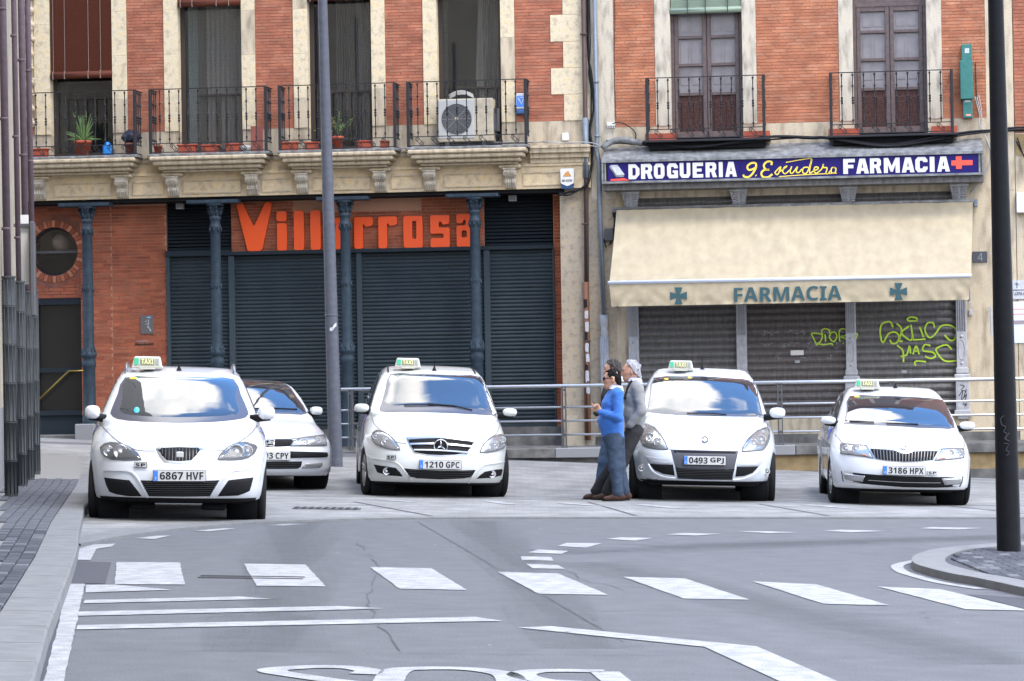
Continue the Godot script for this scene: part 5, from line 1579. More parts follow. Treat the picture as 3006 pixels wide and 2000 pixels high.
func make_pipes_and_cables() -> void:
	var t := thing("drainpipe", "brown drainpipe with a rusty lower length covered in torn stickers", "drainpipe", fx(1.25, 0.45, 0.1))
	var o := Vector3(1.25, 0.45, 0.1)
	obj("upper_pipe", ftube([Vector3(1.27, 9.0, 0.1), Vector3(1.27, 5.1, 0.1), Vector3(1.245, 3.03, 0.1)], 0.038, o), M.pipe_brown, t)
	obj("lower_pipe", ftube([Vector3(1.235, 3.06, 0.1), Vector3(1.225, 0.5, 0.1)], 0.052, o), M.pipe_rust, t)
	obj("socket", ftube([Vector3(1.27, 5.72, 0.1), Vector3(1.27, 5.3, 0.11), Vector3(1.262, 4.75, 0.11)], 0.05, o), M.pipe_grey, t)
	for v in [7.08, 4.0, 2.1]: obj("bracket", ftube([Vector3(1.265 if v > 5 else 1.24, v - 0.012, 0.1), Vector3(1.265 if v > 5 else 1.24, v + 0.012, 0.1)], 0.062, o), M.pipe_brown, t)
	rng.seed = 71
	for k in 9:
		var v := 2.72 - k * 0.17 - rng.randf_range(0, 0.06)
		var b := MB.new()
		var h := rng.randf_range(0.04, 0.1)
		var rows := []
		for j in 3:
			var row := []
			for i in 5:
				var a := 0.9 + rng.randf_range(-0.1, 0.1) + i * 0.28 + (k % 3) * 0.2
				row.append(Vector3(-0.015 + 0.0545 * cos(PI - a), v - 0.45 + (j - 1) * h * rng.randf_range(0.7, 1.1), 0.0545 * sin(a)))
			rows.append(row)
		b.grid(rows)
		obj("sticker_scrap", b, M.paper if k % 3 else M.cable, t)
	t = thing("grey_drainpipe", "pale grey drainpipe at the pharmacy corner ending in a fluted silver casing", "drainpipe", fx(1.52, 0.45, 0.1))
	o = Vector3(1.52, 0.45, 0.1)
	obj("upper_pipe", ftube([Vector3(1.455, 9.0, 0.1), Vector3(1.455, 5.35, 0.1), Vector3(1.445, 5.2, 0.11), Vector3(1.48, 5.02, 0.14), Vector3(1.485, 4.85, 0.12), Vector3(1.475, 4.4, 0.1), Vector3(1.52, 2.5, 0.1)], 0.036, o), M.pipe_grey, t)
	for v in [6.3, 5.42]: obj("bracket", ftube([Vector3(1.455, v - 0.015, 0.1), Vector3(1.455, v + 0.015, 0.1)], 0.05, o), M.pipe_grey, t)
	var b := MB.new(true)
	b.lathe([Vector2(0.06, 0.0), Vector2(0.06, 1.75), Vector2(0.075, 1.78), Vector2(0.05, 1.83), Vector2(0.062, 1.88), Vector2(0.075, 1.98), Vector2(0.07, 2.06), Vector2(0.05, 2.07)], 14, Vector3.ZERO)
	for k in 12:
		var a := TAU * k / 12
		b.tube([Vector3(0.06 * cos(a), 0.05, 0.06 * sin(a)), Vector3(0.06 * cos(a), 1.72, 0.06 * sin(a))], 0.012, 5)
	obj("casing", b, M.silver_paint, t)
	# bundles of black cable along the top of the sign and down the joint
	var runs := [["sagging black cable bundle slung below the two pharmacy balconies", [Vector3(1.62, 5.30, 0.15), Vector3(2.2, 5.28, 0.18), Vector3(3.1, 5.19, 0.34), Vector3(4.2, 5.29, 0.32), Vector3(4.9, 5.31, 0.1), Vector3(5.3, 5.24, 0.34), Vector3(6.1, 5.13, 0.36), Vector3(6.9, 5.22, 0.34), Vector3(7.5, 5.33, 0.1), Vector3(8.2, 5.36, 0.08), Vector3(9.0, 5.34, 0.08)], 4, 0.016],
		["black cable bundle down the joint between the two brick buildings", [Vector3(1.36, 9.0, 0.05), Vector3(1.35, 7.0, 0.06), Vector3(1.37, 6.4, 0.06), Vector3(1.40, 5.9, 0.06), Vector3(1.34, 5.5, 0.07), Vector3(1.38, 5.2, 0.08), Vector3(1.33, 4.8, 0.08), Vector3(1.24, 4.6, 0.16), Vector3(1.0, 4.5, 0.16), Vector3(0.84, 4.49, 0.12)], 5, 0.011],
		["thick silvery lagged cable lying over the left end of the pharmacy sign", [Vector3(1.55, 5.22, 0.25), Vector3(1.75, 5.33, 0.2), Vector3(1.95, 5.33, 0.2), Vector3(2.2, 5.27, 0.2)], 1, 0.055],
		["thin grey cable along the balcony cornice of the brick building", [Vector3(-2.0, 5.30, 0.2), Vector3(-0.8, 5.34, 0.1), Vector3(0.4, 5.34, 0.06), Vector3(0.7, 5.31, 0.31), Vector3(1.3, 5.30, 0.2), Vector3(1.6, 5.24, 0.16)], 2, 0.008],
		["loop of thin black cable from a white junction box above the sign", [Vector3(1.70, 5.62, 0.05), Vector3(1.85, 5.63, 0.06), Vector3(2.05, 5.5, 0.07), Vector3(2.08, 5.38, 0.07), Vector3(2.0, 5.3, 0.07)], 1, 0.009],
		["white cables hanging in a loop at the right end of the pharmacy sign", [Vector3(7.55, 5.9, 0.05), Vector3(7.62, 5.6, 0.05), Vector3(7.6, 5.42, 0.06), Vector3(7.72, 5.2, 0.1), Vector3(7.74, 4.9, 0.1), Vector3(7.6, 4.6, 0.1), Vector3(7.4, 4.35, 0.06)], 3, 0.008],
		["black cable loop beside the white box at the right edge", [Vector3(8.15, 5.2, 0.05), Vector3(8.25, 4.95, 0.07), Vector3(8.35, 4.8, 0.07), Vector3(8.5, 4.7, 0.06)], 2, 0.012],
		["thin dark wire down the left edge of the orange brick", [Vector3(1.75, 8.6, 0.02), Vector3(1.77, 7.4, 0.02), Vector3(1.745, 6.6, 0.02), Vector3(1.76, 5.7, 0.02)], 1, 0.005]]
	var n := 0
	for r in runs:
		var base: Vector3 = r[1][0]
		base.y = r[1][-1].y
		var cb := thing("cable", r[0], "cable", fx(base.x, base.y, base.z))
		for k in r[2]:
			var pts := []
			for p in r[1]: pts.append(p + Vector3(rng.randf_range(-1, 1), rng.randf_range(-1, 1), 0) * (0.035 if r[2] > 1 else 0.0) + Vector3(0, 0, k * 0.012))
			obj("strand", ftube(smooth_line(pts, 5), r[3], base, 6), M.zinc if n == 2 else (M.cable_grey if n in [3, 5] else M.cable), cb)
		n += 1
	# tall pipes on the face of the cream building
	var poles := [[-5.47, -32.75, 0.14, 5.05, 0.085, "nearest of four tall pipes on the cream wall, widest of their cast casings"], [-5.83, -35.7, 0.115, 5.2, 0.065, "second nearest of the four tall pipes on the cream wall"], [-6.10, -37.92, 0.115, 4.85, 0.085, "third of the four tall pipes on the cream wall, behind the dark hanging sign"], [-6.33, -39.88, 0.11, 4.9, 0.075, "farthest of the four tall pipes on the cream wall, beside the first balcony"]]
	for q in poles:
		var gy := ground_y(q[0], q[1]) + 0.09
		t = thing("wall_pipe", q[5], "pipe", Transform3D(Basis(Vector3.BACK, 0.0), Vector3(q[0], gy, q[1])), "tall pipes on the cream wall")
		var d: float = -q[1]
		var casing_top: float = [1.457 + (1112 - 777) / 8838.0 * d, 1.457 + (1112 - 792) / 8838.0 * d, 1.457 + (1112 - 822) / 8838.0 * d, 1.457 + (1112 - 820) / 8838.0 * d][poles.find(q)] - gy
		b = MB.new(true)
		var r: float = q[2] / 2
		var prof := [Vector2(r * 1.05, 0.0), Vector2(r * 1.05, 0.04), Vector2(r, 0.05)]
		var v := 0.42
		while v < casing_top - 0.1:
			prof.append_array([Vector2(r, v - 0.018), Vector2(r * 1.1, v - 0.012), Vector2(r * 1.1, v - 0.003), Vector2(r * 1.01, v), Vector2(r * 1.1, v + 0.006), Vector2(r * 1.1, v + 0.014), Vector2(r, v + 0.018)])
			v += 0.42
		prof.append_array([Vector2(r, casing_top - 0.03), Vector2(r * 1.12, casing_top - 0.02), Vector2(r * 1.12, casing_top), Vector2(r * 0.5, casing_top)])
		b.lathe(prof, 14)
		obj("casing", b, M.casing, t)
		b = MB.new(true); b.tube([Vector3(-0.01, casing_top - 0.1, 0), Vector3(-0.04, 9.0 - gy, 0)], q[4] / 2, 10)
		obj("upper_pipe", b, M.pvc, t)
		for k in 4:
			b = MB.new(true); b.tube([Vector3(-0.02 - 0.006 * k, casing_top + 0.5 + k * 1.2, 0), Vector3(-0.02 - 0.006 * k, casing_top + 0.53 + k * 1.2, 0)], q[4] / 2 + 0.008, 10)
			obj("clip", b, M.pvc, t)
		for k in 10:
			var a := TAU * k / 10 + 0.3
			b = MB.new(true); b.tube([Vector3(r * cos(a), 0.06, r * sin(a)), Vector3(r * cos(a), casing_top - 0.04, r * sin(a))], 0.006, 5)
			obj("flute", b, M.casing, t)
	t = thing("hanging_sign", "dark flat sign seen edge on beside a white panel on the left wall", "sign", Transform3D(Basis(Vector3.UP, 0.126), Vector3(-5.90, 2.35, -37.0)))
	b = MB.new(); b.bevel(Vector3(0.03, 0.58, 0.2), Vector3(0.06, 1.15, 0.5), 0.012)
	obj("board", b, M.steel_dark, t)
	b = MB.new(); b.bx(-0.14, -0.02, 0.4, 1.25, 0.1, 0.16)
	obj("white_panel", b, M.white_plastic, t)
	b = MB.new(); b.bx(-0.2, 0.03, 1.1, 1.14, 0.17, 0.2)
	obj("bracket", b, M.steel_dark, t)

# ---------------------------------------------------------------- things on the balconies and walls
func pot_mesh(r: float, h: float, trough := 0.0) -> MB:
	var b := MB.new(true)
	if trough > 0.0:
		b = MB.new()
		var y := h
		for s in [[0.0, h - 0.03, 0.85], [h - 0.03, h, 1.0]]:
			b.bevel(Vector3(0, (s[0] + s[1]) / 2, 0), Vector3(trough * s[2], s[1] - s[0], r * 2 * s[2]), 0.01)
		return b
	b.lathe([Vector2(0.001, 0.0), Vector2(r * 0.68, 0.0), Vector2(r * 0.9, h * 0.8), Vector2(r, h * 0.8), Vector2(r, h), Vector2(r * 0.88, h), Vector2(r * 0.86, h * 0.9), Vector2(0.001, h * 0.9)], 16)
	return b

func make_balcony_things() -> void:
	rng.seed = 61
	var pots := [["small terracotta trough at the left end of the first balcony", -7.78, 0.15, 0.08, 0.32], ["large round terracotta pot holding the aloe on the first balcony", -7.045, 0.26, 0.15, 0.0], ["brown pot under the dark plastic bag on the first balcony", -6.24, 0.2, 0.105, 0.0],
		["single small round pot at the left of the second balcony", -5.78, 0.15, 0.075, 0.0], ["left long terracotta trough on the second balcony", -5.28, 0.155, 0.08, 0.34], ["middle long terracotta trough on the second balcony", -4.90, 0.14, 0.08, 0.34], ["right long terracotta trough on the second balcony", -4.50, 0.15, 0.08, 0.3],
		["left terracotta trough on the third balcony", -3.57, 0.15, 0.08, 0.3], ["terracotta trough behind the grey lamp post on the third balcony", -3.2, 0.14, 0.08, 0.25], ["tall round pot with a straggly plant on the third balcony", -2.78, 0.22, 0.11, 0.0], ["right terracotta trough on the third balcony", -2.33, 0.14, 0.08, 0.26], ["small square pot at the right end of the third balcony", -2.0, 0.13, 0.08, 0.15]]
	for p in pots:
		var h: float = p[2]
		var t := thing("plant_pot", p[0], "plant pot", fx(p[1], 5.29, 0.30), "pots on the balconies")
		obj("pot", pot_mesh(p[3], h, p[4]), M.pot if h < 0.19 or h > 0.21 else M.pot_dark, t)
		var sb := MB.new(true); sb.lathe([Vector2(p[3] * 0.8, h * 0.93), Vector2(0.001, h * 0.97)], 8)
		obj("soil", sb, M.soil, t)
	var al := thing("aloe_plant", "spiky green aloe growing in the large pot on the first balcony", "plant", fx(-7.045, 5.53, 0.30))
	for k in 30:
		var a := rng.randf_range(0, TAU)
		var tilt := rng.randf_range(0.05, 0.5) if k < 20 else rng.randf_range(0.8, 1.35)
		var l := rng.randf_range(0.36, 0.56) if k < 20 else rng.randf_range(0.3, 0.46)
		var d := Vector3(cos(a), 0, sin(a) * 0.55)
		var b := MB.new(true)
		var pts := []
		for j in 6:
			var s := j / 5.0
			pts.append(d * (sin(tilt) * l * s) + Vector3.UP * (cos(tilt) * l * s - 0.06 * s * s * tilt))
		b.tube(pts, [0.022, 0.023, 0.019, 0.014, 0.008, 0.001], 5)
		obj("leaf", b, M.leaf, al)
	var st := thing("straggly_plant", "sparse straggly plant with small leaves on the third balcony", "plant", fx(-2.78, 5.5, 0.30))
	for k in 9:
		var a := rng.randf_range(0, TAU)
		var tip := Vector3(cos(a) * rng.randf_range(0.08, 0.36), rng.randf_range(0.12, 0.4), sin(a) * 0.1)
		var b := MB.new(true); b.tube([Vector3.ZERO, tip * 0.5 + Vector3(0, 0.05, 0), tip], 0.004, 4)
		for j in 7:
			var p := tip * rng.randf_range(0.4, 1.05) + Vector3(rng.randf_range(-0.05, 0.05), rng.randf_range(-0.03, 0.03), rng.randf_range(-0.03, 0.03))
			b.lathe([Vector2(0.001, -0.02), Vector2(0.014, 0.0), Vector2(0.001, 0.024)], 5, p, Basis(Vector3(rng.randf(), rng.randf(), rng.randf()).normalized(), rng.randf() * 3))
		obj("twig", b, M.leaf if k % 3 else M.leaf_dry, st)
	var t := thing("plastic_jug", "bright blue plastic container on the first balcony floor", "container", fx(-6.62, 5.29, 0.34))
	var b := MB.new(); b.bevel(Vector3(0, 0.09, 0), Vector3(0.145, 0.18, 0.1), 0.02)
	obj("body", b, M.blue_plastic, t)
	b = MB.new(true); b.lathe([Vector2(0.04, 0.18), Vector2(0.025, 0.205), Vector2(0.025, 0.225), Vector2(0.001, 0.225)], 10); b.tube([Vector3(-0.05, 0.18, 0), Vector3(-0.04, 0.205, 0), Vector3(0.04, 0.205, 0), Vector3(0.05, 0.18, 0)], 0.008, 5)
	obj("handle", b, M.blue_plastic, t)
	t = thing("plastic_bag", "crumpled dark blue plastic bag on the brown pot of the first balcony", "bag", fx(-6.22, 5.49, 0.30))
	b = MB.new(true)
	var nz := FastNoiseLite.new(); nz.seed = 4; nz.frequency = 6.0
	var rows := []
	for j in 12:
		var row := []
		for i in 18:
			var th := PI * j / 11.0
			var ph := TAU * i / 18.0
			var d := Vector3(sin(th) * cos(ph), -cos(th), sin(th) * sin(ph))
			row.append(Vector3(0, 0.1, 0) + d * Vector3(0.16, 0.11, 0.12) * (1.0 + 0.45 * nz.get_noise_3d(d.x, d.y, d.z)))
		row.reverse()
		rows.append(row)
	b.grid(rows, true)
	obj("bag", b, mat(lin(0.02, 0.022, 0.04), 0.3), t)
	t = thing("terracotta_panel", "upright red clay panel leaning at the right end of the second balcony", "panel", fx(-4.14, 5.29, 0.2))
	b = MB.new(); b.bevel(Vector3(0, 0.22, 0), Vector3(0.2, 0.43, 0.03), 0.008)
	obj("panel", b, mat(lin(0.33, 0.10, 0.07), 0.8, "fine", 0.3), t)
	t = thing("white_bowl", "white wire bowl on the floor of the second balcony", "bowl", fx(-4.30, 5.29, 0.36))
	b = MB.new(true); b.lathe([Vector2(0.04, 0.0), Vector2(0.08, 0.06), Vector2(0.1, 0.1), Vector2(0.09, 0.1), Vector2(0.05, 0.02)], 14)
	obj("bowl", b, M.white_plastic, t)
	# air conditioner
	t = thing("air_conditioner", "cream air conditioner unit with a round fan grille on the fourth balcony", "air conditioner", fx(-0.67, 5.29, 0.14))
	b = MB.new(); b.bevel(Vector3(0, 0.43, 0), Vector3(0.91, 0.70, 0.32), 0.012)
	obj("casing", b, M.cream_plastic, t)
	b = MB.new(); b.bevel(Vector3(-0.145, 0.45, 0.16), Vector3(0.58, 0.63, 0.02), 0.006)
	obj("fan_panel", b, mat(lin(0.42, 0.41, 0.38), 0.5), t)
	b = MB.new(); b.prism(circle(Vector2(-0.14, 0.45), 0.25, 32), 0.16, 0.172)
	obj("fan_opening", b, M.dark, t)
	for k in 12:
		var r := 0.03 + k * 0.0195
		b = MB.new(true)
		var pts := []
		for i in 29: pts.append(Vector3(-0.14 + r * cos(TAU * i / 28), 0.45 + r * sin(TAU * i / 28), 0.18))
		b.tube(pts, 0.0035, 4, false)
		obj("grille_ring", b, M.scrawl, t)
	for k in 8:
		var a := TAU * k / 8
		b = MB.new(); b.box(Vector3(-0.14 + 0.125 * cos(a), 0.45 + 0.125 * sin(a), 0.176), Vector3(0.25, 0.006, 0.004), Basis(Vector3.BACK, a))
		obj("grille_spoke", b, M.scrawl, t)
	b = MB.new(true); b.lathe([Vector2(0.032, 0.0), Vector2(0.03, 0.012), Vector2(0.001, 0.015)], 12, Vector3(-0.14, 0.45, 0.176), Basis(Vector3.RIGHT, PI / 2))
	obj("fan_badge", b, M.cream_plastic, t)
	b = MB.new(); b.bx(0.455, 0.53, 0.25, 0.62, -0.1, 0.06)
	obj("valve_cover", b, M.steel_dark, t)
	for x in [-0.3, 0.3]:
		b = MB.new(); b.bx(x - 0.03, x + 0.03, 0.0, 0.08, -0.15, 0.15)
		obj("foot", b, M.steel_dark, t)
	t = thing("wire_basket", "bundle of thin white wires lying on the air conditioner", "wires", fx(-0.75, 6.075, 0.14))
	b = MB.new(true)
	for k in 6:
		var pts := []
		for i in 9: pts.append(Vector3(-0.2 + i * 0.05, 0.02 + 0.07 * sin(PI * i / 8.0) + 0.01 * k, -0.06 + 0.022 * k))
		b.tube(pts, 0.004, 4)
	obj("wire", b, M.white_plastic, t)

func make_wall_things() -> void:
	var t := thing("alarm_box", "blue and white alarm box on the brick beside the fourth balcony", "alarm box", fx(0.235, 5.82, 0.02))
	var b := MB.new(); b.bevel(Vector3(0, 0.20, 0.04), Vector3(0.215, 0.26, 0.08), 0.015)
	obj("case", b, M.paper, t)
	b = MB.new(); b.bevel(Vector3(0, 0.03, 0.042), Vector3(0.215, 0.08, 0.084), 0.02)
	obj("lower_cover", b, mat(lin(0.03, 0.10, 0.25), 0.4), t)
	b = MB.new(); b.bx(-0.085, 0.085, 0.11, 0.285, 0.08, 0.084)
	obj("blue_label", b, mat(lin(0.05, 0.20, 0.62), 0.4), t)
	b = MB.new(); pen(b, V2([-0.06, 0.26, 0.0, 0.15, 0.02, 0.22, 0.06, 0.26, -0.02, 0.26]), 0.02, 0.084, 0.087)
	obj("mark", b, M.paper, t)
	t = thing("alarm_siren", "white shield shaped alarm siren below the cornice at the building joint", "alarm box", fx(0.97, 4.57, 0.13))
	b = MB.new(); b.prism(round_poly([Vector2(-0.11, 0.33), Vector2(0.11, 0.33), Vector2(0.105, 0.09), Vector2(0.0, 0.04), Vector2(-0.105, 0.09)], 0.02), 0.0, 0.09)
	obj("case", b, M.white_plastic, t)
	b = MB.new(); b.prism(PackedVector2Array([Vector2(-0.105, 0.085), Vector2(0.0, 0.035), Vector2(0.105, 0.085), Vector2(0.085, 0.0), Vector2(-0.085, 0.0)]), 0.0, 0.085)
	obj("lower_cover", b, mat(lin(0.03, 0.06, 0.13), 0.4), t)
	b = MB.new(); b.prism(PackedVector2Array([Vector2(-0.07, 0.2), Vector2(0.07, 0.2), Vector2(0.02, 0.29), Vector2(-0.03, 0.26)]), 0.088, 0.094)
	obj("emblem", b, mat(lin(0.45, 0.2, 0.05), 0.5), t)
	fit_text("lettering", "923 232767", -0.085, 0.085, 0.115, 0.15, 0.092, M.ink, t, "Droid Sans", true, 0.004)
	t = thing("junction_box", "small square white box on the stone above the cornice", "junction box", fx(0.93, 5.36, 0.0))
	b = MB.new(); b.bevel(Vector3(0, 0.065, 0.03), Vector3(0.12, 0.13, 0.06), 0.015)
	obj("box", b, M.white_plastic, t)
	t = thing("terminal_block", "small white cable terminal fixed above the left end of the pharmacy sign", "junction box", fx(1.68, 5.58, 0.0))
	b = MB.new(); b.bevel(Vector3(0, 0.03, 0.03), Vector3(0.14, 0.06, 0.05), 0.008)
	for k in 4: b.bx(-0.06 + k * 0.035, -0.045 + k * 0.035, -0.03, 0.0, 0.02, 0.05)
	obj("box", b, M.white_plastic, t)
	t = thing("pharmacy_light_box", "tall green metal box on the brick right of the second pharmacy balcony", "sign box", fx(7.39, 5.555, 0.0))
	b = MB.new(); b.bevel(Vector3(0.012, 0.15, 0.06), Vector3(0.15, 0.30, 0.12), 0.006); b.bevel(Vector3(0.0, 0.605, 0.09), Vector3(0.2, 0.62, 0.18), 0.008); b.bevel(Vector3(0.012, 1.045, 0.065), Vector3(0.165, 0.26, 0.13), 0.006)
	obj("case", b, M.green_box, t)
	b = MB.new(); b.bx(-0.02, 0.05, 1.03, 1.11, 0.13, 0.135); b.bx(-0.03, 0.055, 0.25, 0.28, 0.12, 0.124)
	obj("label", b, M.paper, t)
	b = MB.new(); b.bx(-0.02, 0.06, 0.03, 0.055, 0.12, 0.124)
	obj("label", b, mat(lin(0.7, 0.3, 0.25), 0.6), t)
	b = MB.new(true); b.tube([Vector3(0.15, 0.9, 0.02), Vector3(0.155, 0.3, 0.02), Vector3(0.2, 0.0, 0.02)], 0.007, 5)
	obj("cable", b, M.cable, t)
	t = thing("number_plate", "dark square house number plate reading 4 right of the awning", "house number", fx(7.555, 3.25, 0.0))
	b = MB.new(); b.bevel(Vector3(0, 0.085, 0.012), Vector3(0.235, 0.175, 0.02), 0.004)
	obj("plate", b, mat(lin(0.07, 0.075, 0.085), 0.5), t)
	fit_text("number", "4", -0.035, 0.045, 0.02, 0.15, 0.024, mat(lin(0.2, 0.2, 0.2), 0.6), t, "Droid Sans", false, 0.004)
	t = thing("wall_box", "white metal box on the wall right of the black lamp post", "junction box", fx(8.28, 4.02, 0.0))
	b = MB.new(); b.bevel(Vector3(0, 0.16, 0.06), Vector3(0.28, 0.32, 0.12), 0.01)
	obj("box", b, M.white_plastic, t)
	t = thing("notice_board", "white pharmacy notice with a cross and posters right of the black lamp post", "notice", fx(8.3, 1.95, 0.0))
	b = MB.new(); b.bx(-0.27, 0.3, 0.7, 1.0, 0.0, 0.02)
	obj("header", b, M.paper, t)
	b = MB.new(); b.bx(-0.27, 0.3, 0.0, 0.66, 0.0, 0.018)
	obj("poster", b, mat(lin(0.55, 0.6, 0.7), 0.4), t)
	fit_text("lettering", "FARMACIA", -0.25, 0.05, 0.76, 0.81, 0.022, M.ink, t, "Droid Serif", false, 0.003)
	b = MB.new(); b.bx(-0.20, -0.14, 0.935, 0.945, 0.02, 0.024); b.bx(-0.175, -0.165, 0.88, 0.97, 0.02, 0.0245); b.bx(-0.25, 0.1, 0.84, 0.85, 0.02, 0.024)
	obj("cross_mark", b, M.ink, t)
	b = MB.new(); b.bx(-0.26, 0.29, 0.3, 0.36, 0.018, 0.022)
	obj("poster_picture", b, mat(lin(0.25, 0.2, 0.2), 0.6), t)
	b = MB.new(); b.bx(-0.26, 0.29, 0.45, 0.47, 0.018, 0.022); b.bx(-0.26, 0.29, 0.53, 0.55, 0.018, 0.022)
	obj("poster_line", b, mat(lin(0.7, 0.3, 0.3), 0.6), t)
	for q in [["small floodlight above the first roller shutter", -5.565], ["small floodlight above the last roller shutter", 0.01]]:
		t = thing("floodlight", q[0], "floodlight", fx(q[1], 4.42, -0.3), "floodlights under the beam")
		b = MB.new(); b.bevel(Vector3(0, 0.05, 0), Vector3(0.13, 0.1, 0.09), 0.008)
		obj("body", b, M.scrawl, t)
		b = MB.new(); b.bx(-0.05, 0.05, 0.015, 0.085, 0.045, 0.05)
		obj("lens", b, M.door_pane, t)
	t = thing("entry_plaque", "dark metal plaque scrawled with white on the brick pier", "plaque", fx(-6.205, 2.36, -0.5))
	b = MB.new(); b.bevel(Vector3(0, 0.155, 0.008), Vector3(0.225, 0.31, 0.02), 0.004)
	obj("plate", b, mat(lin(0.11, 0.10, 0.10), 0.5), t)
	b = MB.new(); b.bx(0.0, 0.07, 0.265, 0.285, 0.018, 0.021)
	obj("blue_label", b, mat(lin(0.2, 0.4, 0.5), 0.5), t)
	b = MB.new()
	for s in [[-0.03, 0.2, 0.03, 0.24, 0.02, 0.12], [-0.02, 0.16, 0.04, 0.18], [0.0, 0.12, 0.05, 0.08, 0.07, 0.05], [0.03, 0.12, 0.06, 0.04]]: pen(b, V2(s), 0.009, 0.018, 0.021)
	obj("scrawl", b, M.paper, t)
	t = thing("pier_scrawl", "line of smudged dark lettering sprayed on the brick pier below the plaque", "graffiti", fx(-6.25, 2.17, -0.499))
	b = MB.new()
	rng.seed = 88
	for k in 12: pen(b, [Vector2(-0.17 + k * 0.027, 0.0), Vector2(-0.165 + k * 0.027, rng.randf_range(0.02, 0.045)), Vector2(-0.15 + k * 0.027, 0.005), Vector2(-0.145 + k * 0.027, 0.03)], 0.009, 0.001, 0.004)
	obj("letters", b, M.ink, t)
	b = MB.new()
	for k in 8: pen(b, [Vector2(-0.14 + k * 0.027, 0.06), Vector2(-0.13 + k * 0.027, rng.randf_range(0.07, 0.09)), Vector2(-0.12 + k * 0.027, 0.055)], 0.008, 0.001, 0.004)
	obj("letters", b, M.scrawl, t)
	t = thing("awning_crank", "grey awning crank socket hanging on the wall right of the pharmacy shutters", "crank", fx(7.39, 2.40, 0.0))
	b = MB.new(); b.bevel(Vector3(0, 0.05, 0.04), Vector3(0.06, 0.1, 0.07), 0.008); b.bx(-0.006, 0.006, 0.1, 0.4, 0.03, 0.042)
	obj("body", b, M.silver_paint, t)
	t = thing("wall_lamp_socket", "small black socket with a cable left of the awning", "socket", fx(1.72, 4.1, 0.0))
	b = MB.new(true); b.lathe([Vector2(0.03, 0.0), Vector2(0.04, 0.05), Vector2(0.04, 0.12), Vector2(0.02, 0.14)], 10, Vector3(0, 0, 0.06)); b.tube([Vector3(0, 0, 0.06), Vector3(-0.02, -0.2, 0.05), Vector3(-0.08, -0.42, 0.04), Vector3(-0.15, -0.48, 0.04), Vector3(-0.19, -0.35, 0.04)], 0.014, 6)
	obj("body", b, M.cable, t)
	t = thing("meter_box", "grey electrical box on the wall between grey drainpipe and awning", "junction box", fx(1.62, 3.72, 0.0))
	b = MB.new(); b.bevel(Vector3(0, 0.1, 0.04), Vector3(0.14, 0.2, 0.09), 0.008)
	obj("box", b, M.rail_post, t)

# ---------------------------------------------------------------- ramp railing and lamp posts
func make_ramp_railing() -> void:
	var b := MB.new()
	b.bx(-2.75, 12.0, -0.3, 0.41, -0.4, 1.80)
	var ramp := struct("raised_walkway", b, M.concrete)
	ramp.transform = FT
	b = MB.new(); b.bx(2.6, 12.0, -1.2, 0.26, 0.0, 2.06)
	var oc := obj("ochre_face", b, M.ochre, ramp)
	b = MB.new(); b.bx(-2.75, 12.0, -1.3, 0.02, 0.0, 2.11)
	b.bx(-2.75, 2.6, 0.0, 0.26, 0.0, 2.06)
	obj("footing", b, M.concrete, ramp)
	var u := -2.8
	while u < 11.5:
		b = MB.new(); b.bevel(Vector3(u + 0.62, 0.342, 1.93), Vector3(1.235, 0.155, 0.44), 0.012)
		obj("coping_stone", b, M.concrete if rng.randf() < 0.5 else M.granite, ramp)
		u += 1.24
	var R := thing("ramp_railing", "long steel railing of four round rails along the raised walkway", "railing", fx(0, 0.42, 1.98))
	for q in [[0.965, 0.03], [0.635, 0.017], [0.42, 0.017], [0.205, 0.017]]:
		b = MB.new(true); b.tube([Vector3(-2.47, q[0], 0), Vector3(11.5, q[0], 0)], q[1], 10)
		obj("rail", b, M.steel, R)
	for x in [-2.32, 1.05, 4.41, 6.13, 7.78, 11.0]:
		b = MB.new()
		for s in [-0.03, 0.03]: b.bx(x + s - 0.009, x + s + 0.009, 0.0, 0.955, -0.035, 0.035)
		b.bx(x - 0.055, x + 0.055, 0.0, 0.014, -0.055, 0.055)
		for v in [0.9, 0.63, 0.42, 0.2]: b.bx(x - 0.021, x + 0.021, v - 0.02, v + 0.02, -0.025, 0.025)
		obj("post", b, M.rail_post, R)

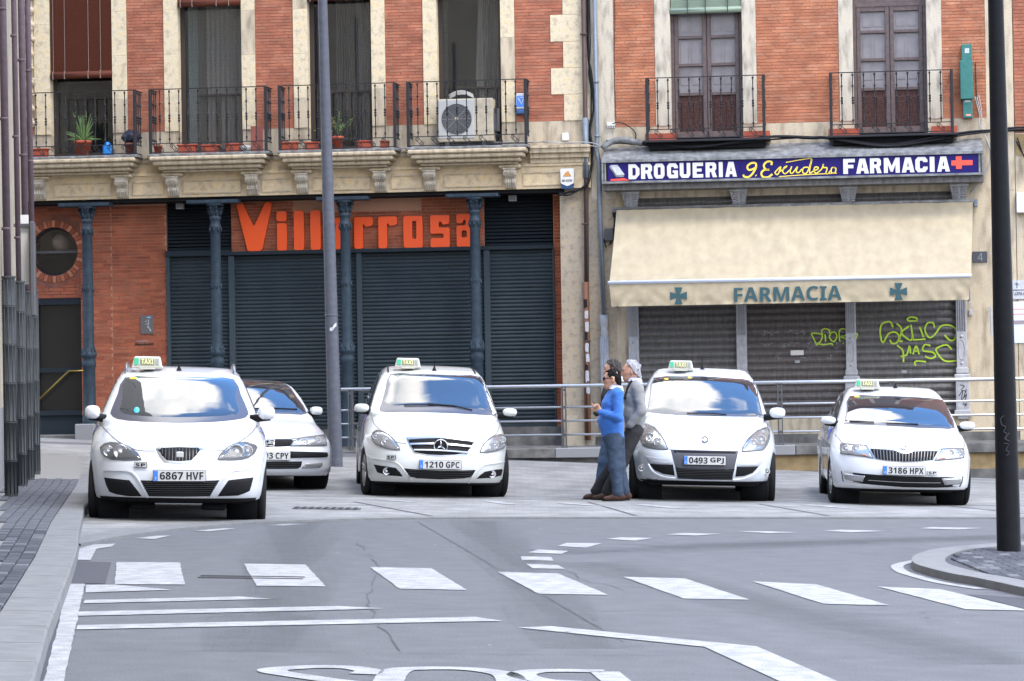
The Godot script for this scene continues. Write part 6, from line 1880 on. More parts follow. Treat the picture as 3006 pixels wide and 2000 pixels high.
func make_lamp_posts() -> void:
	for q in [[Vector3(-2.60, 0, -43.9), 0.105, 0.052, 10.0, -0.013, M.post_grey, "tall grey steel lamp post standing between the second and third taxi"], [Vector3(4.29, 0, -26.18), 0.105, 0.058, 6.0, -0.006, M.post_black, "black lamp post on the traffic island at the right edge"]]:
		var p: Vector3 = q[0]
		p.y = ground_y(p.x, p.z) + (0.04 if p.z > -30 else 0.0)
		var t := thing("lamp_post", q[6], "lamp post", Transform3D(Basis(Vector3.BACK, -q[4]), p))
		var b := MB.new(true)
		b.lathe([Vector2(q[1], 0.0), Vector2(q[1] * 0.97, 0.6), Vector2(lerpf(q[1], q[2], 0.5), q[3] * 0.5), Vector2(q[2], q[3])], 24)
		obj("pole", b, q[5], t)
		if p.x < 0:
			b = MB.new()
			var rows := []
			for j in 2:
				var row := []
				for k in 6:
					var a := -0.25 + k * 0.22
					row.append(Vector3(0.0965 * sin(a), 1.98 + j * 0.05 + (0.05 if k > 2 else 0.01) * k * 0.3, 0.0965 * cos(a)))
				rows.append(row)
			b.grid(rows)
			obj("paper_scrap", b, M.paper, t)
			b = MB.new(true); b.lathe([Vector2(0.098, 2.2), Vector2(0.101, 2.21), Vector2(0.101, 2.22), Vector2(0.096, 2.23)], 24)
			obj("seam", b, M.post_grey, t)
		else:
			b = MB.new(true)
			for s in [[-0.01, 1.20, -0.04, 1.17, -0.03, 1.12, 0.0, 1.10, -0.02, 1.06], [-0.02, 1.06, 0.01, 1.04, -0.01, 1.0, 0.02, 0.98], [0.03, 1.05, 0.0, 1.0, 0.04, 0.97], [-0.02, 0.96, 0.02, 0.95, 0.0, 0.9, 0.03, 0.88, 0.0, 0.85]]:
				var pts := []
				for v in smooth_line(V2(s), 4): pts.append(Vector3(v.x - 0.02, v.y, sqrt(0.1015 * 0.1015 - v.x * v.x)))
				b.tube(pts, 0.004, 4)
			obj("scrawl", b, M.casing, t)
			b = MB.new(); b.bx(-0.112, -0.098, 1.9, 2.15, -0.02, 0.02)
			obj("strap", b, M.paper, t)

# outlines of each car's fittings as seen from its front: x, y in metres in the car's own axes
var CAR := {
	"seat": {
		"len": 4.46, "prof": [-0.16, 0.21, -0.05, 0.27, 0, 0.4, -0.01, 0.55, -0.06, 0.66, -0.14, 0.76, -0.35, 0.86, -0.7, 0.955, -0.95, 1, -1.3, 1.22, -1.72, 1.462, -2, 1.535, -2.5, 1.585, -3.2, 1.56, -3.9, 1.45, -4.2, 1.2, -4.4, 0.95, -4.45, 0.6, -4.38, 0.3, -4, 0.21],
		"half": [0, 0.86, 0.25, 0.87, 0.5, 0.885, 0.72, 0.895, 0.86, 0.89, 0.95, 0.85, 1.05, 0.81, 1.12, 0.785, 1.3, 0.715, 1.46, 0.65, 1.58, 0.6, 1.7, 0.56], "plan": [0.28, 0.45], "nose": [0.92, 1.02],
		"frit": [-0.579, 1.45, -0.299, 1.463, -0.013, 1.47, 0.273, 1.471, 0.559, 1.453, 0.635, 1.287, 0.707, 1.119, 0.695, 1.072, 0.638, 1.042, 0.394, 1.01, -0.005, 0.992, -0.404, 0.998, -0.639, 1.022, -0.702, 1.063, -0.707, 1.103, -0.645, 1.279],
		"glass": [-0.563, 1.442, -0.299, 1.454, -0.013, 1.462, 0.273, 1.463, 0.548, 1.444, 0.6, 1.273, 0.643, 1.125, 0.632, 1.087, 0.597, 1.068, 0.395, 1.047, -0.006, 1.032, -0.406, 1.037, -0.601, 1.059, -0.647, 1.091, -0.651, 1.118, -0.611, 1.28],
		"lightL": [-0.785, 0.733, -0.746, 0.769, -0.68, 0.785, -0.587, 0.779, -0.494, 0.75, -0.414, 0.694, -0.374, 0.631, -0.529, 0.624, -0.673, 0.629, -0.734, 0.652, -0.766, 0.689],
		"lightR": [0.382, 0.642, 0.407, 0.693, 0.479, 0.758, 0.572, 0.8, 0.666, 0.808, 0.761, 0.778, 0.781, 0.755, 0.745, 0.699, 0.691, 0.663, 0.624, 0.645, 0.519, 0.639],
		"discs": [-0.577, 0.697, 0.072, -0.695, 0.699, 0.055, 0.564, 0.713, 0.072, 0.671, 0.719, 0.055],
		"grille": [-0.237, 0.74, -0.203, 0.766, -0.002, 0.775, 0.212, 0.77, 0.244, 0.747, 0.206, 0.672, 0.142, 0.607, 0.001, 0.595, -0.141, 0.603, -0.194, 0.66],
		"grillein": [-0.215, 0.733, -0.189, 0.753, -0.002, 0.763, 0.199, 0.759, 0.221, 0.739, 0.187, 0.678, 0.129, 0.62, 0.001, 0.608, -0.128, 0.616, -0.178, 0.667],
		"intakeL": [-0.742, 0.444, -0.616, 0.435, -0.486, 0.426, -0.42, 0.346, -0.36, 0.268, -0.496, 0.266, -0.614, 0.281, -0.686, 0.303, -0.718, 0.368],
		"intakeC": [-0.389, 0.429, -0.189, 0.425, 0.004, 0.425, 0.21, 0.43, 0.404, 0.439, 0.364, 0.364, 0.317, 0.278, 0.007, 0.271, -0.296, 0.27, -0.342, 0.354],
		"intakeR": [0.495, 0.44, 0.626, 0.454, 0.747, 0.464, 0.728, 0.386, 0.71, 0.328, 0.65, 0.303, 0.591, 0.284, 0.388, 0.278, 0.438, 0.357],
		"skirtU": [-0.838, 0.221, -0.575, 0.233, -0.289, 0.249, 0.007, 0.254, 0.304, 0.257, 0.592, 0.249, 0.854, 0.245],
		"skirtD": [-0.765, 0.217, -0.546, 0.211, -0.269, 0.215, 0.008, 0.22, 0.286, 0.223, 0.575, 0.212, 0.782, 0.225],
		"hoodL": [-0.79, 0.941, -0.73, 0.893, -0.664, 0.839, -0.587, 0.792, -0.494, 0.752, -0.395, 0.72, -0.236, 0.719],
		"hoodR": [0.806, 0.979, 0.749, 0.914, 0.683, 0.865, 0.599, 0.815, 0.505, 0.767, 0.433, 0.732, 0.244, 0.726],
		"plate": [-0.255, 0.531, 0.27, 0.538, 0.272, 0.425, -0.253, 0.418],
		"sp": [-0.437, 0.6, -0.311, 0.603, -0.31, 0.549, -0.436, 0.546],
		"badge": [0.006, 0.686],
		"creaseL": [-0.743, 0.516, -0.539, 0.521, -0.448, 0.495, -0.369, 0.393, -0.3, 0.265],
		"creaseR": [0.746, 0.543, 0.572, 0.539, 0.481, 0.507, 0.392, 0.403, 0.319, 0.274],
	},
	"merc": {
		"len": 4.27, "prof": [-0.16, 0.17, -0.05, 0.25, 0, 0.4, -0.02, 0.55, -0.08, 0.68, -0.15, 0.77, -0.3, 0.85, -0.7, 0.98, -0.95, 1.05, -1.3, 1.28, -1.68, 1.54, -2, 1.62, -2.5, 1.665, -3.2, 1.63, -3.8, 1.5, -4.1, 1.2, -4.25, 0.9, -4.27, 0.5, -4.2, 0.25, -3.9, 0.18],
		"half": [0, 0.86, 0.3, 0.88, 0.6, 0.9, 0.8, 0.895, 0.95, 0.87, 1.05, 0.82, 1.12, 0.8, 1.3, 0.745, 1.5, 0.67, 1.62, 0.61, 1.75, 0.54], "plan": [0.26, 0.42], "nose": [0.95, 1.06],
		"frit": [-0.541, 1.54, -0.247, 1.547, 0.046, 1.545, 0.343, 1.538, 0.627, 1.525, 0.714, 1.32, 0.78, 1.141, 0.796, 1.038, 0.517, 1.042, 0.03, 1.057, -0.448, 1.058, -0.686, 1.06, -0.661, 1.173, -0.608, 1.354],
		"glass": [-0.525, 1.526, -0.248, 1.533, 0.045, 1.531, 0.342, 1.524, 0.614, 1.51, 0.678, 1.334, 0.708, 1.182, 0.718, 1.086, 0.382, 1.106, 0.021, 1.128, -0.377, 1.129, -0.625, 1.127, -0.597, 1.271, -0.56, 1.41],
		"lightL": [-0.799, 0.754, -0.781, 0.794, -0.734, 0.825, -0.67, 0.814, -0.594, 0.775, -0.53, 0.71, -0.478, 0.632, -0.465, 0.595, -0.557, 0.6, -0.662, 0.62, -0.752, 0.656, -0.79, 0.708],
		"lightR": [0.522, 0.58, 0.547, 0.64, 0.606, 0.714, 0.698, 0.773, 0.812, 0.794, 0.876, 0.784, 0.871, 0.741, 0.891, 0.667, 0.832, 0.624, 0.72, 0.596, 0.603, 0.58],
		"discs": [-0.642, 0.687, 0.051, -0.744, 0.75, 0.041, 0.707, 0.667, 0.049, 0.829, 0.731, 0.038],
		"grille": [-0.397, 0.753, -0.21, 0.763, 0.032, 0.766, 0.302, 0.755, 0.477, 0.73, 0.436, 0.653, 0.367, 0.559, 0.204, 0.532, 0.029, 0.524, -0.132, 0.53, -0.299, 0.563, -0.359, 0.661],
		"bar1": [-0.365, 0.725, 0.031, 0.743, 0.449, 0.705],
		"bar2": [-0.339, 0.659, 0.029, 0.668, 0.415, 0.639],
		"bar3": [-0.292, 0.593, 0.029, 0.591, 0.373, 0.571],
		"star": [0.032, 0.648],
		"intakeC": [-0.416, 0.373, -0.21, 0.36, 0.031, 0.353, 0.26, 0.356, 0.472, 0.366, 0.424, 0.284, 0.332, 0.259, 0.036, 0.244, -0.259, 0.253, -0.347, 0.28],
		"intakeL": [-0.778, 0.407, -0.711, 0.4, -0.515, 0.377, -0.464, 0.325, -0.426, 0.272, -0.604, 0.28, -0.735, 0.312],
		"intakeR": [0.86, 0.371, 0.752, 0.37, 0.591, 0.345, 0.536, 0.305, 0.486, 0.257, 0.681, 0.267, 0.828, 0.291],
		"fogs": [-0.615, 0.336, 0.045, 0.674, 0.316, 0.045],
		"hoodL": [-0.793, 1.006, -0.76, 0.9, -0.683, 0.824, -0.582, 0.769, -0.504, 0.691, -0.388, 0.679],
		"hoodR": [0.854, 0.945, 0.768, 0.818, 0.652, 0.753, 0.562, 0.674, 0.464, 0.665],
		"plate": [-0.229, 0.477, 0.288, 0.474, 0.29, 0.371, -0.228, 0.377],
		"sp": [-0.625, 0.531, -0.504, 0.529, -0.504, 0.474, -0.624, 0.476],
		"creaseL": [-0.814, 0.485, -0.661, 0.469, -0.503, 0.438, -0.409, 0.34, -0.31, 0.219],
		"creaseR": [0.885, 0.465, 0.72, 0.445, 0.561, 0.42, 0.48, 0.325, 0.392, 0.201],
		"lowline": [-0.793, 0.178, -0.442, 0.183, 0.042, 0.173, 0.383, 0.177, 0.815, 0.189],
	},
	"ren": {
		"len": 4.34, "prof": [-0.16, 0.24, -0.05, 0.3, 0, 0.45, -0.02, 0.6, -0.1, 0.7, -0.22, 0.79, -0.5, 0.93, -0.8, 1.02, -1, 1.075, -1.35, 1.29, -1.65, 1.46, -1.85, 1.556, -2.2, 1.65, -2.7, 1.69, -3.4, 1.62, -4, 1.4, -4.25, 1, -4.34, 0.6, -4.25, 0.3, -4, 0.25],
		"half": [0, 0.88, 0.4, 0.91, 0.7, 0.93, 0.85, 0.925, 0.95, 0.89, 1.05, 0.845, 1.12, 0.82, 1.3, 0.765, 1.5, 0.695, 1.62, 0.63, 1.75, 0.55], "plan": [0.28, 0.48], "nose": [1.0, 1.1],
		"frit": [-0.629, 1.548, -0.279, 1.571, 0.004, 1.576, 0.357, 1.557, 0.666, 1.52, 0.725, 1.318, 0.763, 1.126, 0.747, 1.075, 0.414, 1.068, 0.027, 1.072, -0.346, 1.078, -0.693, 1.105, -0.708, 1.142, -0.677, 1.35],
		"glass": [-0.612, 1.537, -0.279, 1.558, 0.003, 1.563, 0.356, 1.545, 0.647, 1.51, 0.703, 1.318, 0.739, 1.132, 0.73, 1.091, 0.415, 1.083, 0.027, 1.085, -0.346, 1.092, -0.676, 1.118, -0.687, 1.156, -0.659, 1.35],
		"lightL": [-0.773, 0.946, -0.703, 0.952, -0.605, 0.916, -0.522, 0.827, -0.466, 0.736, -0.438, 0.658, -0.56, 0.657, -0.682, 0.676, -0.738, 0.7, -0.784, 0.77, -0.794, 0.829],
		"lightR": [0.481, 0.647, 0.5, 0.713, 0.565, 0.806, 0.682, 0.897, 0.82, 0.941, 0.849, 0.894, 0.848, 0.814, 0.804, 0.724, 0.751, 0.666, 0.616, 0.654],
		"discs": [-0.657, 0.783, 0.061, -0.561, 0.734, 0.054, 0.719, 0.779, 0.061, 0.625, 0.734, 0.054],
		"panel": [-0.405, 0.659, 0.019, 0.657, 0.438, 0.654, 0.405, 0.513, 0.362, 0.296, 0.025, 0.293, -0.311, 0.3, -0.355, 0.486],
		"slot": [-0.371, 0.649, 0.019, 0.646, 0.411, 0.644, 0.397, 0.617, 0.02, 0.617, -0.35, 0.62],
		"lower": [-0.334, 0.439, 0.022, 0.434, 0.393, 0.435, 0.359, 0.307, 0.025, 0.304, -0.305, 0.308],
		"intakeL": [-0.665, 0.476, -0.516, 0.475, -0.368, 0.472, -0.346, 0.337, -0.487, 0.354, -0.596, 0.397],
		"intakeR": [0.419, 0.466, 0.562, 0.467, 0.694, 0.466, 0.619, 0.385, 0.51, 0.345, 0.402, 0.337],
		"silvL": [-0.728, 0.567, -0.545, 0.559, -0.376, 0.546, -0.361, 0.475, -0.516, 0.482, -0.665, 0.481, -0.7, 0.521],
		"silvR": [0.425, 0.547, 0.588, 0.552, 0.765, 0.558, 0.736, 0.512, 0.708, 0.472, 0.562, 0.474, 0.412, 0.473],
		"arcL": [-0.672, 0.469, -0.609, 0.376, -0.48, 0.322, -0.332, 0.307],
		"arcR": [0.708, 0.459, 0.633, 0.372, 0.504, 0.316, 0.376, 0.301],
		"fogs": [-0.746, 0.419, 0.041, 0.789, 0.401, 0.038],
		"badge": [0.02, 0.783],
		"plate": [-0.245, 0.593, 0.286, 0.589, 0.288, 0.471, -0.243, 0.475],
		"skirtU": [-0.834, 0.251, -0.594, 0.244, -0.404, 0.245, 0.027, 0.25, 0.405, 0.253, 0.611, 0.247, 0.866, 0.249],
		"skirtD": [-0.678, 0.247, -0.531, 0.244, -0.354, 0.248, 0.027, 0.25, 0.368, 0.248, 0.562, 0.242, 0.769, 0.243],
		"hoodL": [-0.748, 1.058, -0.773, 0.949, -0.689, 0.95, -0.605, 0.916, -0.522, 0.827, -0.439, 0.678, -0.405, 0.659],
		"hoodR": [0.847, 1.012, 0.82, 0.941, 0.682, 0.897, 0.565, 0.806, 0.5, 0.713, 0.438, 0.658],
		"crease": [-0.659, 0.849, -0.305, 0.858, 0.02, 0.854, 0.374, 0.846, 0.594, 0.832],
	},
	"sko": {
		"len": 4.48, "prof": [-0.16, 0.19, -0.05, 0.25, 0, 0.4, -0.01, 0.52, -0.06, 0.64, -0.13, 0.725, -0.3, 0.8, -0.7, 0.92, -1, 0.98, -1.35, 1.165, -1.6, 1.277, -1.82, 1.355, -2.1, 1.435, -2.6, 1.48, -3.3, 1.42, -4, 1.15, -4.35, 1, -4.46, 0.8, -4.45, 0.4, -4.3, 0.25],
		"half": [0, 0.83, 0.3, 0.85, 0.6, 0.865, 0.75, 0.86, 0.88, 0.83, 0.96, 0.78, 1.03, 0.755, 1.2, 0.695, 1.35, 0.63, 1.48, 0.55, 1.6, 0.5], "plan": [0.26, 0.4], "nose": [0.88, 0.98],
		"frit": [-0.567, 1.347, -0.223, 1.356, 0.044, 1.354, 0.381, 1.342, 0.622, 1.303, 0.69, 1.146, 0.725, 0.969, 0.521, 0.961, 0.252, 0.964, 0.017, 0.977, -0.269, 0.984, -0.655, 0.991, -0.669, 1.013, -0.627, 1.177],
		"glass": [-0.553, 1.335, -0.225, 1.344, 0.041, 1.342, 0.378, 1.33, 0.629, 1.313, 0.667, 1.146, 0.703, 0.982, 0.523, 0.974, 0.255, 0.978, 0.019, 0.99, -0.267, 0.997, -0.639, 1.004, -0.65, 1.026, -0.609, 1.177],
		"lightL": [-0.744, 0.748, -0.632, 0.749, -0.446, 0.74, -0.412, 0.678, -0.366, 0.591, -0.452, 0.608, -0.601, 0.625, -0.75, 0.638],
		"lightR": [0.483, 0.716, 0.627, 0.722, 0.773, 0.718, 0.773, 0.655, 0.763, 0.61, 0.605, 0.596, 0.385, 0.579, 0.433, 0.643],
		"discs": [-0.685, 0.695, 0.045, -0.568, 0.693, 0.052, 0.587, 0.663, 0.041, 0.706, 0.656, 0.049],
		"grille": [-0.417, 0.716, -0.246, 0.71, -0.12, 0.697, -0.064, 0.667, 0.006, 0.653, 0.083, 0.663, 0.136, 0.689, 0.291, 0.698, 0.442, 0.697, 0.406, 0.63, 0.372, 0.579, 0.21, 0.557, 0.004, 0.545, -0.199, 0.556, -0.339, 0.579, -0.382, 0.641],
		"badge": [0.01, 0.731],
		"plate": [-0.25, 0.504, 0.267, 0.494, 0.269, 0.392, -0.249, 0.404],
		"sp": [0.271, 0.463, 0.417, 0.459, 0.418, 0.394, 0.272, 0.397],
		"strip": [-0.75, 0.422, -0.501, 0.401, -0.249, 0.389, 0.006, 0.381, 0.445, 0.377, 0.76, 0.382, 0.751, 0.307, 0.725, 0.255, 0.386, 0.244, 0.012, 0.244, -0.384, 0.268, -0.726, 0.293],
		"fogL": [-0.728, 0.395, -0.6, 0.385, -0.466, 0.376, -0.492, 0.298, -0.598, 0.307, -0.696, 0.321],
		"fogR": [0.472, 0.362, 0.606, 0.362, 0.741, 0.362, 0.722, 0.288, 0.609, 0.281, 0.515, 0.277],
		"line": [-0.424, 0.326, 0.008, 0.31, 0.46, 0.31],
		"skirtU": [-0.749, 0.2, -0.565, 0.199, -0.39, 0.2, 0.018, 0.196, 0.444, 0.196, 0.68, 0.2],
		"skirtD": [-0.685, 0.201, -0.52, 0.2, -0.357, 0.192, 0.017, 0.193, 0.413, 0.193, 0.63, 0.194],
		"hoodL": [-0.794, 0.862, -0.751, 0.803, -0.703, 0.762, -0.446, 0.743, -0.417, 0.719],
		"hoodR": [0.808, 0.814, 0.766, 0.724, 0.484, 0.719, 0.442, 0.699],
	},
	"peu": {
		"len": 4.6, "prof": [-0.12, 0.19, -0.03, 0.26, 0, 0.4, 0, 0.5, -0.06, 0.57, -0.1, 0.66, -0.3, 0.73, -0.8, 0.87, -1.13, 0.95, -1.5, 1.172, -1.9, 1.372, -2.3, 1.42, -2.8, 1.43, -3.4, 1.33, -4, 1.02, -4.5, 0.95, -4.58, 0.7, -4.55, 0.35, -4.3, 0.25],
		"half": [0, 0.83, 0.3, 0.87, 0.55, 0.885, 0.75, 0.87, 0.88, 0.81, 0.98, 0.755, 1.2, 0.675, 1.35, 0.6, 1.42, 0.54, 1.5, 0.5], "plan": [0.22, 0.36], "nose": [0.84, 0.95],
		"lightR": [0.265, 0.581, 0.301, 0.639, 0.444, 0.681, 0.645, 0.701, 0.807, 0.717, 0.775, 0.649, 0.777, 0.591, 0.52, 0.583],
		"grille": [-0.019, 0.66, 0.091, 0.658, 0.296, 0.66, 0.318, 0.631, 0.256, 0.576, 0.086, 0.565, -0.024, 0.561],
		"rub": [0.254, 0.512, 0.51, 0.509, 0.779, 0.499, 0.798, 0.466, 0.779, 0.439, 0.51, 0.434, 0.257, 0.427],
		"lower": [-0.054, 0.387, 0.414, 0.387, 0.4, 0.317, 0.358, 0.291, -0.049, 0.288],
		"fog": [0.409, 0.308, 0.451, 0.359, 0.704, 0.37, 0.706, 0.333, 0.667, 0.303, 0.41, 0.292],
		"plate": [-0.038, 0.52, 0.248, 0.507, 0.25, 0.391, -0.037, 0.393],
		"ws": [0.072, 1.42, 0.235, 1.412, 0.486, 1.394, 0.578, 1.218, 0.676, 0.995, 0.443, 0.989, 0.195, 0.997, -0.047, 1.002],
		"hood": [-0.018, 0.663, 0.263, 0.666, 0.768, 0.717],
	},
}

# ---------------------------------------------------------------- cars
class Body:   # the closed shape of a car: a side outline bent round in plan, cut to the front outline
	var z0: float
	var step := 0.03
	var nz: int
	var ny: int
	var sd := PackedFloat32Array()
	var hy := []
	var hx := []
	var A: float
	var B: float
	var n0: float
	var n1: float
	var L: float
	func _init(d: Dictionary, line: Array) -> void:
		L = d["len"]
		A = d.plan[0]; B = d.plan[1]; n0 = d.nose[0]; n1 = d.nose[1]
		for i in range(0, d.half.size(), 2):
			hy.append(d.half[i]); hx.append(d.half[i + 1])
		z0 = -L - 0.25
		nz = int((L + 0.85) / step) + 2
		ny = int(2.0 / step) + 2
		sd.resize(nz * ny)
		var n := line.size()
		for j in ny:
			var qy := j * step
			for i in nz:
				var q := Vector2(z0 + i * step, qy)
				var best := 1e9
				var inside := false
				for k in n:
					var a: Vector2 = line[k]
					var b: Vector2 = line[k + 1 if k + 1 < n else 0]
					var e := b - a
					var w := q - a
					var t := clampf(w.dot(e) / e.length_squared(), 0.0, 1.0)
					best = minf(best, (w - e * t).length_squared())
					if (a.y > qy) != (b.y > qy) and q.x < (b.x - a.x) * (qy - a.y) / (b.y - a.y) + a.x: inside = not inside
				sd[j * nz + i] = -sqrt(best) if inside else sqrt(best)
	func f(x: float, y: float, z: float) -> float:
		var ax := absf(x)
		var r := ax / 0.88
		r = r * r * r
		var pl := (A * ax * ax + B * r * r * (1.0 - smoothstep(n0, n1, y))) * smoothstep(-3.2, -1.8, z)
		var gz := clampf((z + pl - z0) / step, 0.0, nz - 1.001)
		var gy := clampf((y + 0.055 * ax * ax * smoothstep(0.55, 0.85, y)) / step, 0.0, ny - 1.001)
		var i := int(gz)
		var j := int(gy)
		var fz := gz - i
		var fy := gy - j
		var o := j * nz + i
		var d1 := lerpf(lerpf(sd[o], sd[o + 1], fz), lerpf(sd[o + nz], sd[o + nz + 1], fz), fy)
		var k := 1
		while k < hy.size() - 1 and hy[k] < y: k += 1
		var hw: float = hx[k - 1] + (hx[k] - hx[k - 1]) * clampf((y - hy[k - 1]) / (hy[k] - hy[k - 1]), 0.0, 1.0)
		var d2 := (ax - hw) * 0.95
		var h := maxf(0.07 - absf(d1 - d2), 0.0) / 0.07
		return maxf(d1, d2) + h * h * 0.0175
	func normal(p: Vector3) -> Vector3:
		var e := 0.012
		return Vector3(f(p.x + e, p.y, p.z) - f(p.x - e, p.y, p.z), f(p.x, p.y + e, p.z) - f(p.x, p.y - e, p.z), f(p.x, p.y, p.z + e) - f(p.x, p.y, p.z - e)).normalized()
	func ray(o: Vector3, d: Vector3, far: float) -> Vector3:   # from inside outwards
		var lo := 0.0
		var hi := far
		for k in 15:
			var m := (lo + hi) / 2
			var p := o + d * m
			if f(p.x, p.y, p.z) < 0.0: lo = m
			else: hi = m
		return o + d * lo
	func front(x: float, y: float) -> Vector3:   # the point that one meets from the front
		var z := 0.05
		while z > -2.7 and f(x, y, z) > 0.0: z -= maxf(0.03, f(x, y, z) * 0.5)
		if z <= -2.7: return front(x * 0.985, y - 0.004) if y > 0.15 and absf(x) > 0.02 else Vector3(x, y, -1.0)
		var hi := z + 0.2
		var lo := z
		for k in 12:
			var m := (lo + hi) / 2
			if f(x, y, m) < 0.0: lo = m
			else: hi = m
		return Vector3(x, y, lo)
	func side(y: float, z: float, s: float) -> Vector3:
		return ray(Vector3(0, y, z), Vector3(s, 0, 0), 1.2)
	func top(x: float, z: float) -> Vector3:
		return ray(Vector3(x, 0.8, z), Vector3.UP, 1.2)

func pairs(a: Array) -> Array: return V2(a)

func dense(p: Array, step: float, closed := true) -> Array:
	var out := []
	for i in (p.size() if closed else p.size() - 1):
		var a: Vector2 = p[i]
		var b: Vector2 = p[(i + 1) % p.size()]
		var n := maxi(1, int(ceil(a.distance_to(b) / step)))
		for k in n: out.append(a.lerp(b, float(k) / n))
	if not closed: out.append(p[p.size() - 1])
	return out

func fan(C: Body, place: Callable, poly: Array, off: float, rings := 5) -> MB:   # a sheet over the body inside an outline; place() turns outline points into points on the body
	var b := MB.new(true)
	var p := dense(poly, 0.05)
	var pp := PackedVector2Array(p)
	if Geometry2D.is_polygon_clockwise(pp): p.reverse()
	var c := Vector2.ZERO
	for q in p: c += q
	c /= p.size()
	var rows := []
	for r in rings + 1:
		var row := []
		for q in p:
			var t := pow(float(r) / rings, 0.85)
			var at: Vector3 = place.call(c.lerp(q, t))
			row.append(at + C.normal(at) * (off if r < rings else off - 0.006))
			if r == rings: row[-1] = at + C.normal(at) * (off * 0.3)
		rows.append(row)
	rows.reverse()
	for j in rows.size() - 1:
		for i in p.size():
			var i2 := (i + 1) % p.size()
			if j == rows.size() - 2: b.tri(rows[j][i], rows[j][i2], rows[j + 1][i])
			else: b.quad(rows[j][i], rows[j][i2], rows[j + 1][i2], rows[j + 1][i])
	return b

func bar(C: Body, place: Callable, pts: Array, w: float, off: float, raise: float) -> MB:   # a raised strip along a line on the body
	var b := MB.new()
	var p := dense(pts, 0.05, false)
	var rows := [[], [], [], []]
	for i in p.size():
		var d: Vector2 = (p[mini(i + 1, p.size() - 1)] - p[maxi(i - 1, 0)]).normalized()
		var n := Vector2(-d.y, d.x) * w / 2
		var c: Vector3 = place.call(p[i])
		var nn := C.normal(c)
		var e: Vector3 = place.call(p[i] + n)
		var g: Vector3 = place.call(p[i] - n)
		rows[0].append(g + nn * off); rows[1].append(g.lerp(c, 0.25) + nn * (off + raise)); rows[2].append(e.lerp(c, 0.25) + nn * (off + raise)); rows[3].append(e + nn * off)
	b.grid(rows)
	return b

func body_mesh(C: Body, arches: Array, ra: float, sill: float) -> Array:
	var o0 := Vector3(0, 0.60, -0.85)
	var o1 := Vector3(0, 0.72, -(C.L - 0.8))
	var N := 108
	var rows := []
	for k in 32:
		var th := PI / 2 * (k + 0.15) / 32.0
		rows.append([o0, cos(th), sin(th)])
	for k in 58: rows.append([o0.lerp(o1, k / 57.0), 0.0, 1.0])
	for k in range(1, 12):
		var th := PI / 2 * k / 11.5
		rows.append([o1, -sin(th), cos(th)])
	var verts := []
	var norms := []
	for r in rows:
		for k in N:
			var a := TAU * k / N
			var d := Vector3(cos(a) * r[2], sin(a) * r[2], r[1]).normalized()
			var p := C.ray(r[0], d, 1.9)
			verts.append(p)
			norms.append(C.normal(p))
	var side := [[PackedVector3Array(), PackedVector3Array()], [PackedVector3Array(), PackedVector3Array()]]   # above and below the sill
	for j in rows.size() - 1:
		for i in N:
			var q := [j * N + i, j * N + (i + 1) % N, (j + 1) * N + (i + 1) % N, (j + 1) * N + i]
			var m: Vector3 = (verts[q[0]] + verts[q[2]]) / 2
			var gone := false
			for z in arches:
				if absf(m.x) > 0.6 and Vector2(m.z - z, m.y - 0.31).length() < ra: gone = true
			if gone: continue
			for up in 2:
				var pv := []
				var pn := []
				for e in 4:   # the quad clipped at the height of the sill
					var a: Vector3 = verts[q[e]]
					var c: Vector3 = verts[q[(e + 1) % 4]]
					var na: Vector3 = norms[q[e]]
					var nc: Vector3 = norms[q[(e + 1) % 4]]
					if (a.y >= sill) == (up == 0):
						pv.append(a); pn.append(na)
					if (a.y >= sill) != (c.y >= sill):
						var t := (sill - a.y) / (c.y - a.y)
						pv.append(a.lerp(c, t)); pn.append(na.lerp(nc, t).normalized())
				for e in range(1, pv.size() - 1):
					for w in [0, e, e + 1]:
						side[up][0].append(pv[w]); side[up][1].append(pn[w])
	var out := []
	for k in 2:
		var arr := []
		arr.resize(Mesh.ARRAY_MAX)
		arr[Mesh.ARRAY_VERTEX] = side[k][0]
		arr[Mesh.ARRAY_NORMAL] = side[k][1]
		var m := ArrayMesh.new()
		m.add_surface_from_arrays(Mesh.PRIMITIVE_TRIANGLES, arr)
		out.append(m)
	return out

